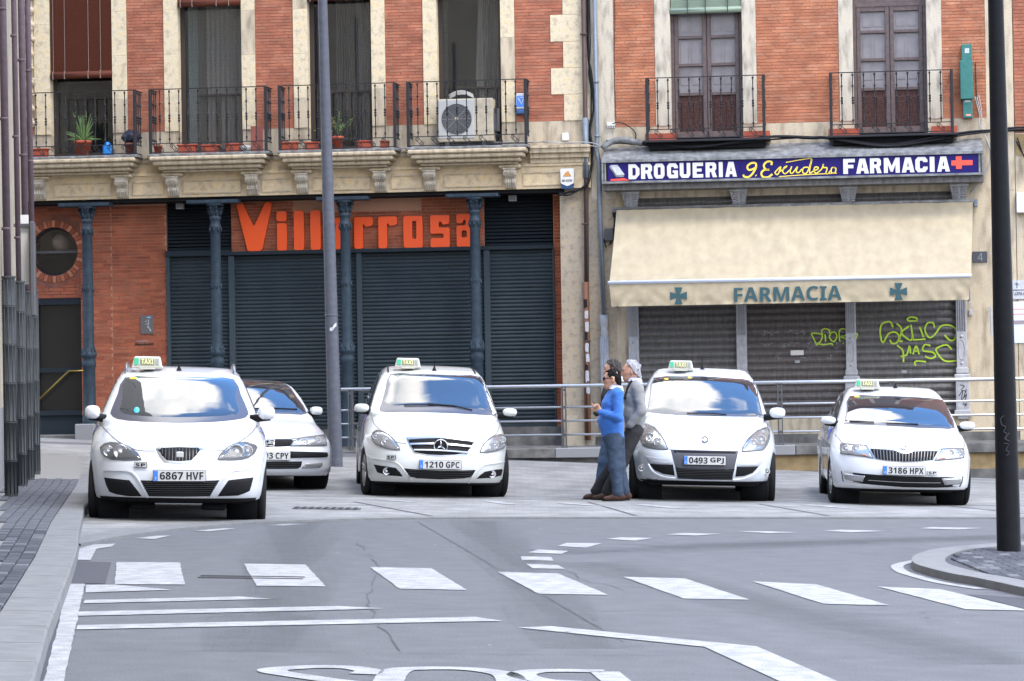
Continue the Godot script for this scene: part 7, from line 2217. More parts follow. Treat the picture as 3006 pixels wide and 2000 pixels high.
var wheel_mesh := []
func add_wheel(car: Node3D, x: float, z: float, steer: float) -> void:
	if wheel_mesh.is_empty():
		var b := MB.new(true)
		b.lathe([Vector2(0.20, -0.10), Vector2(0.29, -0.112), Vector2(0.312, -0.09), Vector2(0.317, -0.04), Vector2(0.309, -0.038), Vector2(0.309, -0.03), Vector2(0.318, -0.028), Vector2(0.318, 0.028), Vector2(0.309, 0.03), Vector2(0.309, 0.038), Vector2(0.317, 0.04), Vector2(0.312, 0.09), Vector2(0.29, 0.112), Vector2(0.20, 0.10)], 40, Vector3.ZERO, Basis(Vector3.BACK, -PI / 2))
		wheel_mesh.append(b.done())
		b = MB.new(true)
		var T2 := Basis(Vector3.BACK, -PI / 2)
		b.lathe([Vector2(0.205, -0.08), Vector2(0.205, 0.09), Vector2(0.195, 0.10), Vector2(0.185, 0.085), Vector2(0.19, -0.02)], 32, Vector3.ZERO, T2)
		b.lathe([Vector2(0.06, 0.05), Vector2(0.055, 0.08), Vector2(0.001, 0.085)], 16, Vector3.ZERO, T2)
		for k in 5:
			var a := TAU * k / 5
			for s in [-0.16, 0.16]: b.tube([Vector3(0.07, cos(a) * 0.04, sin(a) * 0.04), Vector3(0.085, cos(a + s) * 0.19, sin(a + s) * 0.19)], [0.024, 0.02], 6)
		wheel_mesh.append(b.done())
		b = MB.new(true)
		b.lathe([Vector2(0.001, -0.03), Vector2(0.19, -0.03), Vector2(0.19, -0.02), Vector2(0.001, -0.02)], 24, Vector3.ZERO, T2)
		wheel_mesh.append(b.done())
	var w := obj("wheel", wheel_mesh[0], M.tyre, car)
	w.position = Vector3(x, 0.318, z)
	w.rotation.y = steer + (0.0 if x > 0 else PI)
	obj("rim", wheel_mesh[1], M.rim, w)
	obj("brake_disc", wheel_mesh[2], M.dark, w)

func taxi_sign(car: Node3D, C: Body, x: float, z: float, w: float, lean := 0.0) -> void:
	var y := C.top(x, z).y + 0.012
	var s := group_node("taxi_light", car, Transform3D(Basis(Vector3.BACK, lean), Vector3(x, y, z)))
	var b := MB.new()
	b.bevel(Vector3(0, 0.008, 0.03), Vector3(w * 0.5, 0.018, 0.19), 0.004)
	b.bevel(Vector3(0, 0.027, 0), Vector3(w, 0.022, 0.15), 0.006)
	obj("base", b, M.sign_case, s)
	b = MB.new()
	var hw := w / 2 - 0.008
	var rows := []
	for k in 5:
		var y0: float = [0.037, 0.06, 0.118, 0.132, 0.137][k]
		var t: float = [0.0, 0.03, 0.14, 0.2, 0.3][k]
		var h := hw * (1.0 - t * 0.75)
		var d := 0.068 * (1.0 - t * 1.3)
		var row := []
		for q in [Vector2(-1, 1), Vector2(-0.9, 1.08), Vector2(0.9, 1.08), Vector2(1, 1), Vector2(1, -1), Vector2(0.9, -1.08), Vector2(-0.9, -1.08), Vector2(-1, -1)]: row.append(Vector3(q.x * h, y0, q.y * d))
		rows.append(row)
	b.grid(rows, true)
	b.quad(rows[4][1], rows[4][2], rows[4][5], rows[4][6])
	obj("case", b, M.sign_case, s)
	var P := Transform3D(Basis(Vector3.RIGHT, -0.21), Vector3(0, 0.037, 0.0755))
	b = MB.new(); b.box(P * Vector3(-hw * 0.72, 0.046, 0.004), Vector3(hw * 0.3, 0.072, 0.006), P.basis)
	obj("green_panel", b, M.taxi_green, s)
	b = MB.new(); b.box(P * Vector3(0.0, 0.044, 0.003), Vector3(hw * 0.94, 0.066, 0.006), P.basis)
	obj("panel", b, M.taxi_panel, s)
	b = MB.new(); b.box(P * Vector3(hw * 0.66, 0.044, 0.003), Vector3(hw * 0.24, 0.066, 0.006), P.basis)
	b.box(P * Vector3(hw * 0.66, 0.055, 0.0065), Vector3(hw * 0.15, 0.014, 0.004), P.basis); b.box(P * Vector3(hw * 0.66, 0.032, 0.0065), Vector3(hw * 0.15, 0.014, 0.004), P.basis)
	obj("tariff_panel", b, M.taxi_panel2, s)
	fit_text("lettering", "TAXI", -hw * 0.40, hw * 0.40, 0.018, 0.071, 0.008, M.taxi_letter, s, "Droid Sans", true, 0.005, P)

func plate_on(car: Node3D, C: Body, cx: float, cy: float, tilt: float, text: String, roll := 0.0) -> void:
	var at := C.front(cx, cy)
	var n := C.normal(at)
	var zmax := maxf(C.front(cx, cy + 0.04).z, C.front(cx, cy - 0.04).z)
	var p := group_node("number_plate", car, Transform3D(Basis(Vector3.BACK, roll) * Basis(Vector3.UP, tilt) * Basis(Vector3.RIGHT, -0.04), Vector3(cx, cy, zmax + 0.02)))
	var b := MB.new(); b.bevel(Vector3.ZERO, Vector3(0.525, 0.116, 0.016), 0.005)
	obj("holder", b, M.car_black, p)
	b = MB.new(); b.bevel(Vector3(0, 0, 0.008), Vector3(0.515, 0.106, 0.006), 0.002)
	obj("plate", b, M.plate_white, p)
	b = MB.new(); b.bx(-0.254, -0.214, -0.05, 0.05, 0.0112, 0.0135)
	obj("blue_band", b, M.plate_blue, p)
	fit_text("lettering", "E", -0.241, -0.227, -0.035, -0.012, 0.0146, M.plate_white, p, "Droid Sans", true, 0.002)
	fit_text("lettering", text.left(4), -0.195, 0.035, -0.038, 0.038, 0.0125, M.plate_ink, p, "Droid Sans", true, 0.003)
	fit_text("lettering", text.right(3), 0.068, 0.235, -0.038, 0.038, 0.0125, M.plate_ink, p, "Droid Sans", true, 0.003)
	if n.z < -2.0: p.visible = true

func disc_lamp(car: Node3D, C: Body, q: Array, i: int, off: float) -> void:
	var at := C.front(q[i], q[i + 1])
	var r: float = q[i + 2]
	var b := MB.new(true)
	b.lathe([Vector2(0.001, -0.02), Vector2(r * 0.35, -0.018), Vector2(r * 0.75, -0.006), Vector2(r * 0.95, 0.004), Vector2(r, 0.0), Vector2(r, -0.02)], 20, at + C.normal(at) * off, Basis(Vector3.RIGHT, PI / 2) if true else Basis())
	obj("reflector", b, M.chrome, car)
	b = MB.new(true)
	b.lathe([Vector2(r * 0.3, -0.012), Vector2(r * 0.26, 0.004), Vector2(0.001, 0.012)], 12, at + C.normal(at) * off, Basis(Vector3.RIGHT, PI / 2))
	obj("bulb", b, M.bulb, car)

func make_car(key: String, called: String, label: String, pos: Vector3, psi: float, paint: Material, w: Dictionary) -> Array:
	var d: Dictionary = CAR[key]
	var line := smooth_line(V2(d.prof), 3)
	var C := Body.new(d, line)
	var yaw := Basis(Vector3.UP, deg_to_rad(psi)) * Basis(Vector3.BACK, -0.033)
	var car := thing(called, label, "taxi" if w.get("taxi", true) else "car", Transform3D(yaw, pos), "white cars parked on the rank")
	var F := func(p: Vector2) -> Vector3: return C.front(p.x, p.y)
	var za: float = -w.oh
	var zb: float = -w.oh - w.wb
	var ra: float = 0.355
	var shell := body_mesh(C, [za, zb], ra, w.get("sill", 0.20))
	obj("body", shell[0], paint, car)
	obj("skirt", shell[1], M.car_black, car)
	# wheels, arches and wells
	var wx: float = w.half - 0.115
	for z in [za, zb]:
		for s in [-1.0, 1.0]:
			add_wheel(car, s * wx, z, w.get("steer", 0.0) if z == za else 0.0)
			var b := MB.new(true)
			var rows := [[], [], []]
			for k in 27:
				var a := PI * (k - 1.5) / 24.0
				for j in 3:
					var r: float = ra + [-0.05, 0.0, 0.045][j]
					var y := 0.31 + r * sin(a)
					var zz: float = z + r * cos(a)
					var p := C.side(maxf(y, 0.215), zz, s)
					rows[j].append(p + Vector3(s * [-0.012, 0.012, 0.003][j], 0, 0))
			if s > 0: rows.reverse()
			b.grid(rows)
			obj("arch_lip", b, paint, car)
			b = MB.new(true)
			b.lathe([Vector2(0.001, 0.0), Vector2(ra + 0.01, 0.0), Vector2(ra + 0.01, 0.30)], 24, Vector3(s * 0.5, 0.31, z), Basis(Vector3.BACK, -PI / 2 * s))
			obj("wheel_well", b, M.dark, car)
	# underside
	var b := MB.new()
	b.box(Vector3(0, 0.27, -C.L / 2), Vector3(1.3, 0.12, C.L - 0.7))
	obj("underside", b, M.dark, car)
	# windscreen
	if d.has("frit"):
		var ws := obj("windscreen", fan(C, F, smooth_line(V2(d.frit), 2, true), 0.010, 7), M.frit, car)
		obj("glass", fan(C, F, smooth_line(V2(d.glass), 2, true), 0.016, 7), M.car_glass, ws)
		for q in w.get("stickers", []):
			obj("sticker", fan(C, F, [Vector2(q[0], q[1]), Vector2(q[2], q[1]), Vector2(q[2], q[3]), Vector2(q[0], q[3])], 0.019, 2), M.sticker, ws)
	# side windows
	for s in [-1.0, 1.0]:
		var S := func(p: Vector2) -> Vector3: return C.side(p.y, p.x, s)
		for poly in w.side:
			obj("side_window", fan(C, S, V2(poly), 0.010, 4), M.car_glass_dark, car)
		for ln in w.lines:
			obj("door_gap", bar(C, S, V2(ln), 0.007, 0.001, 0.002), M.gap, car)
		if w.has("logo"):
			obj("door_emblem", fan(C, S, V2(w.logo), 0.009, 3), M.logo_blue if key != "merc" else M.logo_violet, car)
		for ln in w.get("handles", []):
			obj("door_handle", bar(C, S, V2(ln), 0.03, 0.0, 0.03), paint, car)
	# mirrors
	for s in [0, 1]:
		var q: Array = w.mirrors[s]   # x centre, y centre, z, width, height
		var sg: float = -1.0 if s == 0 else 1.0
		b = MB.new(true)
		var rows := []
		for j in 9:
			var th := PI * j / 8.0
			var row := []
			for i in 16:
				var ph := TAU * i / 16
				var e := func(v: float, p: float) -> float: return signf(v) * pow(absf(v), p)
				row.append(Vector3(q[0] + q[3] / 2 * e.call(cos(ph), 0.75) * pow(sin(th), 0.6), q[1] + q[4] / 2 * e.call(sin(ph), 0.75) * pow(sin(th), 0.6), q[2] + 0.075 * cos(th) * (1.0 - 0.35 * sg * cos(ph) * sin(th))))
			rows.append(row)
		b.grid(rows, true)
		var mi := obj("mirror", b, paint, car)
		var inner := C.side(q[1] - q[4] * 0.35, q[2] - 0.02, sg)
		b = MB.new(true); b.tube([Vector3(inner.x - sg * 0.03, q[1] - q[4] * 0.45, q[2] - 0.02), Vector3(q[0] - sg * q[3] * 0.3, q[1] - q[4] * 0.36, q[2]), Vector3(q[0] + sg * q[3] * 0.25, q[1] - q[4] * 0.40, q[2] + 0.005)], [0.045, 0.04, 0.022], 8)
		obj("mirror_base", b, M.car_black, mi)
		b = MB.new(); b.bx(q[0] - q[3] * 0.4, q[0] + q[3] * 0.4, q[1] - q[4] * 0.36, q[1] + q[4] * 0.38, q[2] - 0.072, q[2] - 0.066)
		obj("mirror_glass", b, M.chrome, mi)
	return [car, C, F, d]

func patch_set(r: Array, called: String, keys: Array, off: float, m: Material, rings := 4) -> Array:
	var out := []
	for k in keys: out.append(obj(called, fan(r[1], r[2], V2(r[3][k]), off, rings), m, r[0]))
	return out

func bars(r: Array, called: String, keys: Array, wdt: float, off: float, raise: float, m: Material) -> void:
	for k in keys: obj(called, bar(r[1], r[2], smooth_line(V2(r[3][k]), 4), wdt, off, raise), m, r[0])

func headlights(r: Array, base: Material, off := 0.006) -> void:
	for k in ["lightL", "lightR"]:
		var p := V2(r[3][k])
		var h := obj("headlight", fan(r[1], r[2], p, 0.009, 4), base, r[0])
		var c := Vector2.ZERO
		for q in p: c += q
		c /= p.size()
		obj("rim", bar(r[1], r[2], p + [p[0]], 0.012, 0.006, 0.006), M.gap, h)
		if r[3].has("discs"):
			var ds: Array = r[3].discs
			for i in range(0, ds.size(), 3):
				if signf(ds[i]) == signf(c.x): disc_lamp(h, r[1], ds, i, 0.018)
		obj("lens", fan(r[1], r[2], p, 0.03, 5), M.lens, h)

func antenna(r: Array, x: float, z: float, tip: Vector3, base := 0.03) -> void:
	var at: Vector3 = r[1].top(x, z)
	var b := MB.new(true)
	b.lathe([Vector2(base, 0.0), Vector2(base * 0.55, 0.03), Vector2(base * 0.25, 0.06)], 10, at)
	b.tube([at + Vector3(0, 0.05, 0), at + tip * 0.5, at + tip], [0.006, 0.004, 0.002], 5)
	obj("antenna", b, M.car_black, r[0])

func wiper(r: Array, pts: Array) -> void:
	var b := MB.new(true)
	var q := []
	for p in dense(V2(pts), 0.08, false):
		var at: Vector3 = r[2].call(p)
		q.append(at + r[1].normal(at) * 0.022)
	b.tube(q, 0.008, 5)
	obj("wiper", b, M.car_black, r[0])

func sp_plaque(r: Array) -> void:
	var p := V2(r[3].sp)
	var c: Vector2 = (p[0] + p[2]) / 2
	var at: Vector3 = r[2].call(c)
	var n: Vector3 = r[1].normal(at)
	var xf := Transform3D(Basis(Vector3.UP, atan2(n.x, n.z)), at + n * (0.034 if p[0].x > 0.0 else 0.022))
	var g := group_node("service_plaque", r[0], xf)
	var b := MB.new(); b.bevel(Vector3.ZERO, Vector3(0.13, 0.055, 0.012), 0.003)
	obj("frame", b, M.plate_ink, g)
	b = MB.new(); b.bx(-0.061, 0.061, -0.0235, 0.0235, 0.003, 0.0075)
	obj("plate", b, M.plate_white, g)
	fit_text("lettering", "SP", -0.048, 0.048, -0.016, 0.016, 0.009, M.plate_ink, g, "Droid Sans", true, 0.003)

func make_cars() -> void:
	var pm := func(c: Color) -> StandardMaterial3D:
		var m := mat(c, 0.35)
		m.clearcoat_enabled = true
		m.clearcoat = 1.0
		m.clearcoat_roughness = 0.04
		return m
	M.white_paint = pm.call(lin(0.54, 0.55, 0.565))
	M.pearl_paint = pm.call(lin(0.53, 0.54, 0.515))
	M.cool_paint = pm.call(lin(0.55, 0.58, 0.615))
	M.tyre = mat(lin(0.018, 0.018, 0.018), 0.85, "fine", 0.2)
	M.rim = mat(lin(0.35, 0.35, 0.36), 0.35, "", 1.0, 0.0, "", 1.0, 0.7)
	M.car_black = mat(lin(0.011, 0.011, 0.012), 0.55)
	M.trim_grey = mat(lin(0.075, 0.075, 0.085), 0.45)
	M.frit = mat(lin(0.06, 0.06, 0.075), 0.25)
	M.gap = mat(lin(0.10, 0.10, 0.10), 0.6)
	M.satin = mat(lin(0.36, 0.36, 0.365), 0.28, "", 1.0, 0.0, "", 1.0, 0.85)
	M.slat_grey = mat(lin(0.12, 0.12, 0.12), 0.35, "", 1.0, 0.0, "", 1.0, 0.4)
	M.chrome = mat(lin(0.50, 0.50, 0.50), 0.22, "", 1.0, 0.0, "", 1.0, 0.95)
	M.bulb = mat(lin(0.6, 0.6, 0.6), 0.1)
	M.lens = glass(lin(0.6, 0.65, 0.7), 0.06)
	M.lamp_dark = mat(lin(0.05, 0.05, 0.05), 0.3, "", 1.0, 0.0, "", 1.0, 0.4)
	M.lamp_light = mat(lin(0.40, 0.40, 0.41), 0.2, "fine", 0.08, 0.0, "", 1.0, 0.6)
	M.lamp_grey = mat(lin(0.27, 0.275, 0.27), 0.22, "fine", 0.08, 0.0, "", 1.0, 0.6)
	M.plate_white = mat(lin(0.42, 0.42, 0.405), 0.5)
	M.plate_blue = mat(lin(0.02, 0.14, 0.50), 0.5)
	M.plate_ink = mat(lin(0.012, 0.012, 0.013), 0.5)
	M.sticker = mat(lin(0.7, 0.52, 0.05), 0.6)
	M.logo_blue = mat(lin(0.03, 0.08, 0.42), 0.4)
	M.logo_violet = mat(lin(0.10, 0.04, 0.32), 0.4)
	M.sign_case = mat(lin(0.44, 0.43, 0.36), 0.4)
	M.taxi_green = mat(lin(0.02, 0.33, 0.17), 0.4)
	M.taxi_panel = mat(lin(0.16, 0.15, 0.085), 0.4)
	M.taxi_panel2 = mat(lin(0.25, 0.26, 0.24), 0.4)
	M.taxi_letter = mat(lin(0.62, 0.62, 0.28), 0.5)
	M.orange_lamp = mat(lin(0.5, 0.16, 0.05), 0.3)
	M.brown_lion = mat(lin(0.7, 0.7, 0.7), 0.3)
	var g := mat(lin(0.022, 0.026, 0.030), 0.03)
	g.metallic_specular = 0.44
	g.clearcoat_enabled = true
	g.clearcoat = 1.0
	g.clearcoat_roughness = 0.02
	M.car_glass = g
	M.car_glass_dark = g
	make_altea(); make_saloon(); make_monovolume(); make_rounded(); make_hatchback()

func make_altea() -> void:
	var r := make_car("seat", "white_people_carrier", "white taxi with roof rails and plate 6867 HVF, leftmost of the rank", Vector3(-3.349, 0.10, -29.925), 6.4, M.white_paint, {"oh": 0.88, "wb": 2.58, "half": 0.895, "sill": 0.255, "steer": -0.05,
		"mirrors": [[-0.895, 1.087, -1.25, 0.16, 0.145], [0.895, 1.108, -1.25, 0.18, 0.145]],
		"side": [[-1.42, 1.08, -1.95, 1.42, -2.5, 1.47, -2.5, 1.09], [-2.56, 1.09, -2.56, 1.47, -3.4, 1.44, -3.75, 1.22, -3.6, 1.1]], "lines": [[-1.42, 0.35, -1.38, 1.05], [-2.53, 0.3, -2.53, 1.08]], "logo": [-1.5, 0.95, -1.95, 0.97, -1.8, 0.74], "handles": [[-2.25, 0.95, -2.42, 0.95]], "stickers": [[-0.53, 1.425, -0.44, 1.445]]})
	headlights(r, M.lamp_dark)
	patch_set(r, "grille_surround", ["grille"], 0.009, M.satin)
	patch_set(r, "grille", ["grillein"], 0.014, M.car_black)
	for k in 11:
		var x := -0.166 + k * 0.0336
		var t := absf(x - 0.002) / 0.2
		obj("grille_slat", bar(r[1], r[2], [Vector2(x, 0.615 + 0.11 * maxf(0.0, t - 0.55) / 0.45), Vector2(x, 0.755)], 0.0035, 0.015, 0.004), M.slat_grey, r[0])
	var b := MB.new(); b.bevel(Vector3(0.006, 0.688, r[1].front(0.006, 0.688).z + 0.03), Vector3(0.075, 0.06, 0.02), 0.008)
	obj("emblem", b, M.plate_white, r[0])
	patch_set(r, "intake", ["intakeL", "intakeC", "intakeR"], 0.010, M.car_black)
	for k in 7:
		var y := 0.29 + k * 0.02
		obj("intake_bar", bar(r[1], r[2], [Vector2(-0.30 - k * 0.012, y), Vector2(0.315 + k * 0.012, y + 0.008)], 0.005, 0.012, 0.005), M.lamp_dark, r[0])
	bars(r, "bumper_crease", ["creaseL", "creaseR"], 0.022, 0.0, 0.016, M.white_paint)
	bars(r, "bonnet_gap", ["hoodL", "hoodR"], 0.007, 0.001, 0.002, M.gap)
	b = MB.new(); b.bevel(Vector3(0, 0.22, -0.55), Vector3(1.30, 0.06, 0.3), 0.02); b.bevel(Vector3(-0.35, 0.155, -0.5), Vector3(0.25, 0.07, 0.2), 0.02); b.bevel(Vector3(0.36, 0.158, -0.5), Vector3(0.25, 0.07, 0.2), 0.02)
	obj("undertray", b, M.dark, r[0])
	plate_on(r[0], r[1], 0.008, 0.479, 0.0, "6867HVF", 0.012)
	sp_plaque(r)
	taxi_sign(r[0], r[1], -0.35, -2.05, 0.33)
	antenna(r, -0.014, -2.0, Vector3(-0.01, 0.27, -0.12))
	for s in [-1.0, 1.0]:
		b = MB.new(true)
		var pts := []
		for k in 9:
			var z := -2.0 - k * 0.22
			var at: Vector3 = r[1].top(s * 0.57, z)
			pts.append(at + Vector3(0, 0.012 + (0.035 if k > 0 and k < 8 else -0.02), 0))
		b.tube(pts, 0.017, 8)
		obj("roof_rail", b, M.lamp_grey, r[0])
	var st := fan(r[1], r[2], Array(circle(Vector2(-0.44, 1.105), 0.045, 14)), 0.019, 2)
	obj("round_sticker", st, mat(lin(0.05, 0.35, 0.45), 0.5), r[0])

func make_saloon() -> void:
	CAR.peu.frit = [-0.47, 1.40, -0.237, 1.425, 0.0, 1.43, 0.237, 1.425, 0.50, 1.396, 0.60, 1.215, 0.69, 0.992, 0.441, 0.982, 0.0, 0.985, -0.441, 0.982, -0.69, 0.99, -0.59, 1.22]
	CAR.peu.glass = [-0.455, 1.39, -0.237, 1.414, 0.0, 1.418, 0.237, 1.412, 0.483, 1.386, 0.577, 1.215, 0.662, 1.005, 0.441, 0.995, 0.0, 0.998, -0.441, 0.995, -0.662, 1.005, -0.57, 1.22]
	var lr: Array = CAR.peu.lightR
	var ll := []
	for i in range(0, lr.size(), 2): ll.append_array([-lr[i], lr[i + 1] - 0.02])
	CAR.peu.lightL = ll
	CAR.peu.discs = [0.45, 0.628, 0.045, 0.63, 0.645, 0.04, -0.45, 0.61, 0.045, -0.63, 0.625, 0.04]
	var r := make_car("peu", "white_saloon", "white saloon half hidden behind the leftmost taxi, plate ending in 3 CPY", Vector3(-3.11, 0.115, -38.325), 13.5, M.white_paint, {"taxi": false, "oh": 0.9, "wb": 2.7, "half": 0.87, "steer": 0.0,
		"mirrors": [[-0.82, 1.02, -1.4, 0.16, 0.11], [0.82, 1.03, -1.4, 0.17, 0.115]],
		"side": [[-1.5, 1.0, -2.1, 1.34, -2.6, 1.37, -2.6, 1.0], [-2.66, 1.0, -2.66, 1.37, -3.3, 1.31, -3.8, 1.02]], "lines": [[-1.5, 0.3, -1.5, 0.97], [-2.63, 0.3, -2.63, 0.98]]})
	headlights(r, M.lamp_light)
	var gr := V2([-0.318, 0.60, -0.29, 0.645, 0.091, 0.66, 0.296, 0.66, 0.318, 0.631, 0.256, 0.576, 0.0, 0.562, -0.256, 0.56])
	obj("grille", fan(r[1], r[2], gr, 0.010), M.car_black, r[0])
	obj("grille_shield", fan(r[1], r[2], V2([-0.075, 0.655, 0.075, 0.66, 0.06, 0.575, 0.0, 0.56, -0.06, 0.57]), 0.016, 3), M.satin, r[0])
	obj("shield_field", fan(r[1], r[2], V2([-0.062, 0.648, 0.062, 0.652, 0.05, 0.582, 0.0, 0.57, -0.05, 0.578]), 0.020, 3), M.car_black, r[0])
	var b := MB.new()
	var zf: float = r[1].front(0.0, 0.61).z + 0.022
	for s in [[-0.02, 0.575, -0.015, 0.60, 0.005, 0.62, 0.0, 0.64], [0.0, 0.645, -0.022, 0.64], [0.0, 0.625, -0.03, 0.615, -0.032, 0.6], [0.005, 0.615, 0.028, 0.60, 0.02, 0.58], [0.01, 0.635, 0.03, 0.63, 0.035, 0.61]]: pen(b, V2(s), 0.014, zf - 0.004, zf)
	obj("emblem", b, M.plate_white, r[0])
	for k in 2:
		var rb := V2(r[3].rub)
		if k == 1: rb = rb.map(func(p): return Vector2(-p.x, p.y - 0.015))
		obj("bumper_strip", fan(r[1], r[2], rb, 0.02, 3), M.car_black, r[0])
		var fg := V2(r[3].fog)
		if k == 1: fg = fg.map(func(p): return Vector2(-p.x, p.y - 0.012))
		obj("fog_light", fan(r[1], r[2], fg, 0.012, 3), M.lamp_light, r[0])
	var lo := V2([-0.42, 0.375, 0.414, 0.387, 0.40, 0.317, 0.358, 0.291, -0.36, 0.28, -0.40, 0.31])
	obj("intake", fan(r[1], r[2], lo, 0.010), M.car_black, r[0])
	for k in 3: obj("intake_bar", bar(r[1], r[2], [Vector2(-0.38, 0.305 + k * 0.026), Vector2(0.38, 0.312 + k * 0.026)], 0.006, 0.012, 0.006), M.lamp_dark, r[0])
	obj("bonnet_gap", bar(r[1], r[2], V2([-0.768, 0.69, -0.263, 0.655, 0.0, 0.662, 0.263, 0.667, 0.768, 0.72]), 0.008, 0.001, 0.002), M.gap, r[0])
	plate_on(r[0], r[1], -0.01, 0.455, 0.0, "7293CPY", 0.0)
	antenna(r, -0.06, -2.45, Vector3(-0.12, 0.34, -0.1))
	wiper(r, [-0.3, 1.02, 0.2, 1.04, 0.55, 1.03])
	obj("sticker", fan(r[1], r[2], V2([0.40, 1.35, 0.46, 1.34, 0.46, 1.32, 0.40, 1.33]), 0.009, 2), M.plate_white, r[0])

func make_monovolume() -> void:
	var r := make_car("merc", "white_tall_hatchback", "tall white taxi with a star on its grille and plate 1210 GPC", Vector3(-0.952, 0.028, -37.133), 4.5, M.pearl_paint, {"oh": 0.87, "wb": 2.78, "half": 0.90, "steer": 0.1,
		"mirrors": [[-0.915, 1.10, -1.3, 0.19, 0.115], [0.98, 1.075, -1.3, 0.185, 0.11]],
		"side": [[-1.45, 1.12, -1.95, 1.47, -2.5, 1.54, -2.5, 1.14], [-2.56, 1.14, -2.56, 1.54, -3.2, 1.51, -3.5, 1.35, -3.5, 1.17]], "lines": [[-1.45, 0.35, -1.4, 1.08], [-2.53, 0.3, -2.53, 1.12], [-0.6, 0.5, -3.2, 0.56]], "logo": [-1.42, 1.03, -1.78, 1.03, -1.58, 0.82], "stickers": []})
	headlights(r, M.lamp_light)
	patch_set(r, "grille_surround", ["grille"], 0.009, M.satin)
	var gi := V2(r[3].grille)
	var c := Vector2(0.035, 0.66)
	obj("grille", fan(r[1], r[2], gi.map(func(p): return c + (p - c) * Vector2(0.955, 0.90)), 0.015), M.car_black, r[0])
	bars(r, "grille_slat", ["bar1"], 0.034, 0.016, 0.02, M.satin)
	bars(r, "grille_slat", ["bar2"], 0.026, 0.016, 0.02, M.satin)
	bars(r, "grille_slat", ["bar3"], 0.022, 0.016, 0.02, M.satin)
	var z: float = r[1].front(0.032, 0.648).z
	var b := MB.new(true); b.lathe([Vector2(0.078, -0.02), Vector2(0.078, 0.03), Vector2(0.001, 0.034)], 24, Vector3(0.032, 0.65, z), Basis(Vector3.RIGHT, PI / 2))
	obj("emblem_field", b, M.car_black, r[0])
	b = MB.new(true)
	var ring := []
	for k in 29: ring.append(Vector3(0.032 + 0.082 * cos(TAU * k / 28), 0.65 + 0.082 * sin(TAU * k / 28), z + 0.032))
	b.tube(ring, 0.009, 6, false)
	for k in 3:
		var a := PI / 2 + TAU * k / 3
		b.tube([Vector3(0.032, 0.65, z + 0.042), Vector3(0.032 + 0.08 * cos(a), 0.65 + 0.08 * sin(a), z + 0.036)], [0.016, 0.003], 6)
	obj("emblem", b, M.chrome, r[0])
	patch_set(r, "intake", ["intakeL", "intakeC", "intakeR"], 0.010, M.car_black)
	for k in 4: obj("intake_bar", bar(r[1], r[2], [Vector2(-0.36 + k * 0.0, 0.275 + k * 0.024), Vector2(0.42, 0.278 + k * 0.024)], 0.005, 0.012, 0.005), M.lamp_dark, r[0])
	for i in [0, 3]:
		var fl := group_node("fog_light", r[0])
		disc_lamp(fl, r[1], r[3].fogs, i, 0.022)
	bars(r, "bumper_crease", ["creaseL", "creaseR"], 0.018, 0.0, 0.010, M.pearl_paint)
	bars(r, "bonnet_gap", ["hoodL", "hoodR"], 0.007, 0.001, 0.002, M.gap)
	b = MB.new(); b.bevel(Vector3(0, 0.205, -0.55), Vector3(1.3, 0.06, 0.4), 0.02)
	obj("undertray", b, M.dark, r[0])
	plate_on(r[0], r[1], 0.03, 0.426, 0.0, "1210GPC", 0.0)
	sp_plaque(r)
	taxi_sign(r[0], r[1], -0.31, -1.95, 0.34)
	antenna(r, 0.032, -1.85, Vector3(0.02, 0.39, -0.1))
	wiper(r, [-0.38, 1.13, 0.02, 1.14]); wiper(r, [-0.08, 1.15, 0.25, 1.13, 0.48, 1.08])
	obj("roof_strip", bar(r[1], func(p: Vector2) -> Vector3: return r[1].top(p.x, p.y), V2([-0.565, -1.85, -0.55, -2.4, -0.53, -3.2]), 0.02, 0.002, 0.006), M.car_black, r[0])
	obj("roof_strip", bar(r[1], func(p: Vector2) -> Vector3: return r[1].top(p.x, p.y), V2([0.565, -1.85, 0.55, -2.4, 0.53, -3.2]), 0.02, 0.002, 0.006), M.car_black, r[0])

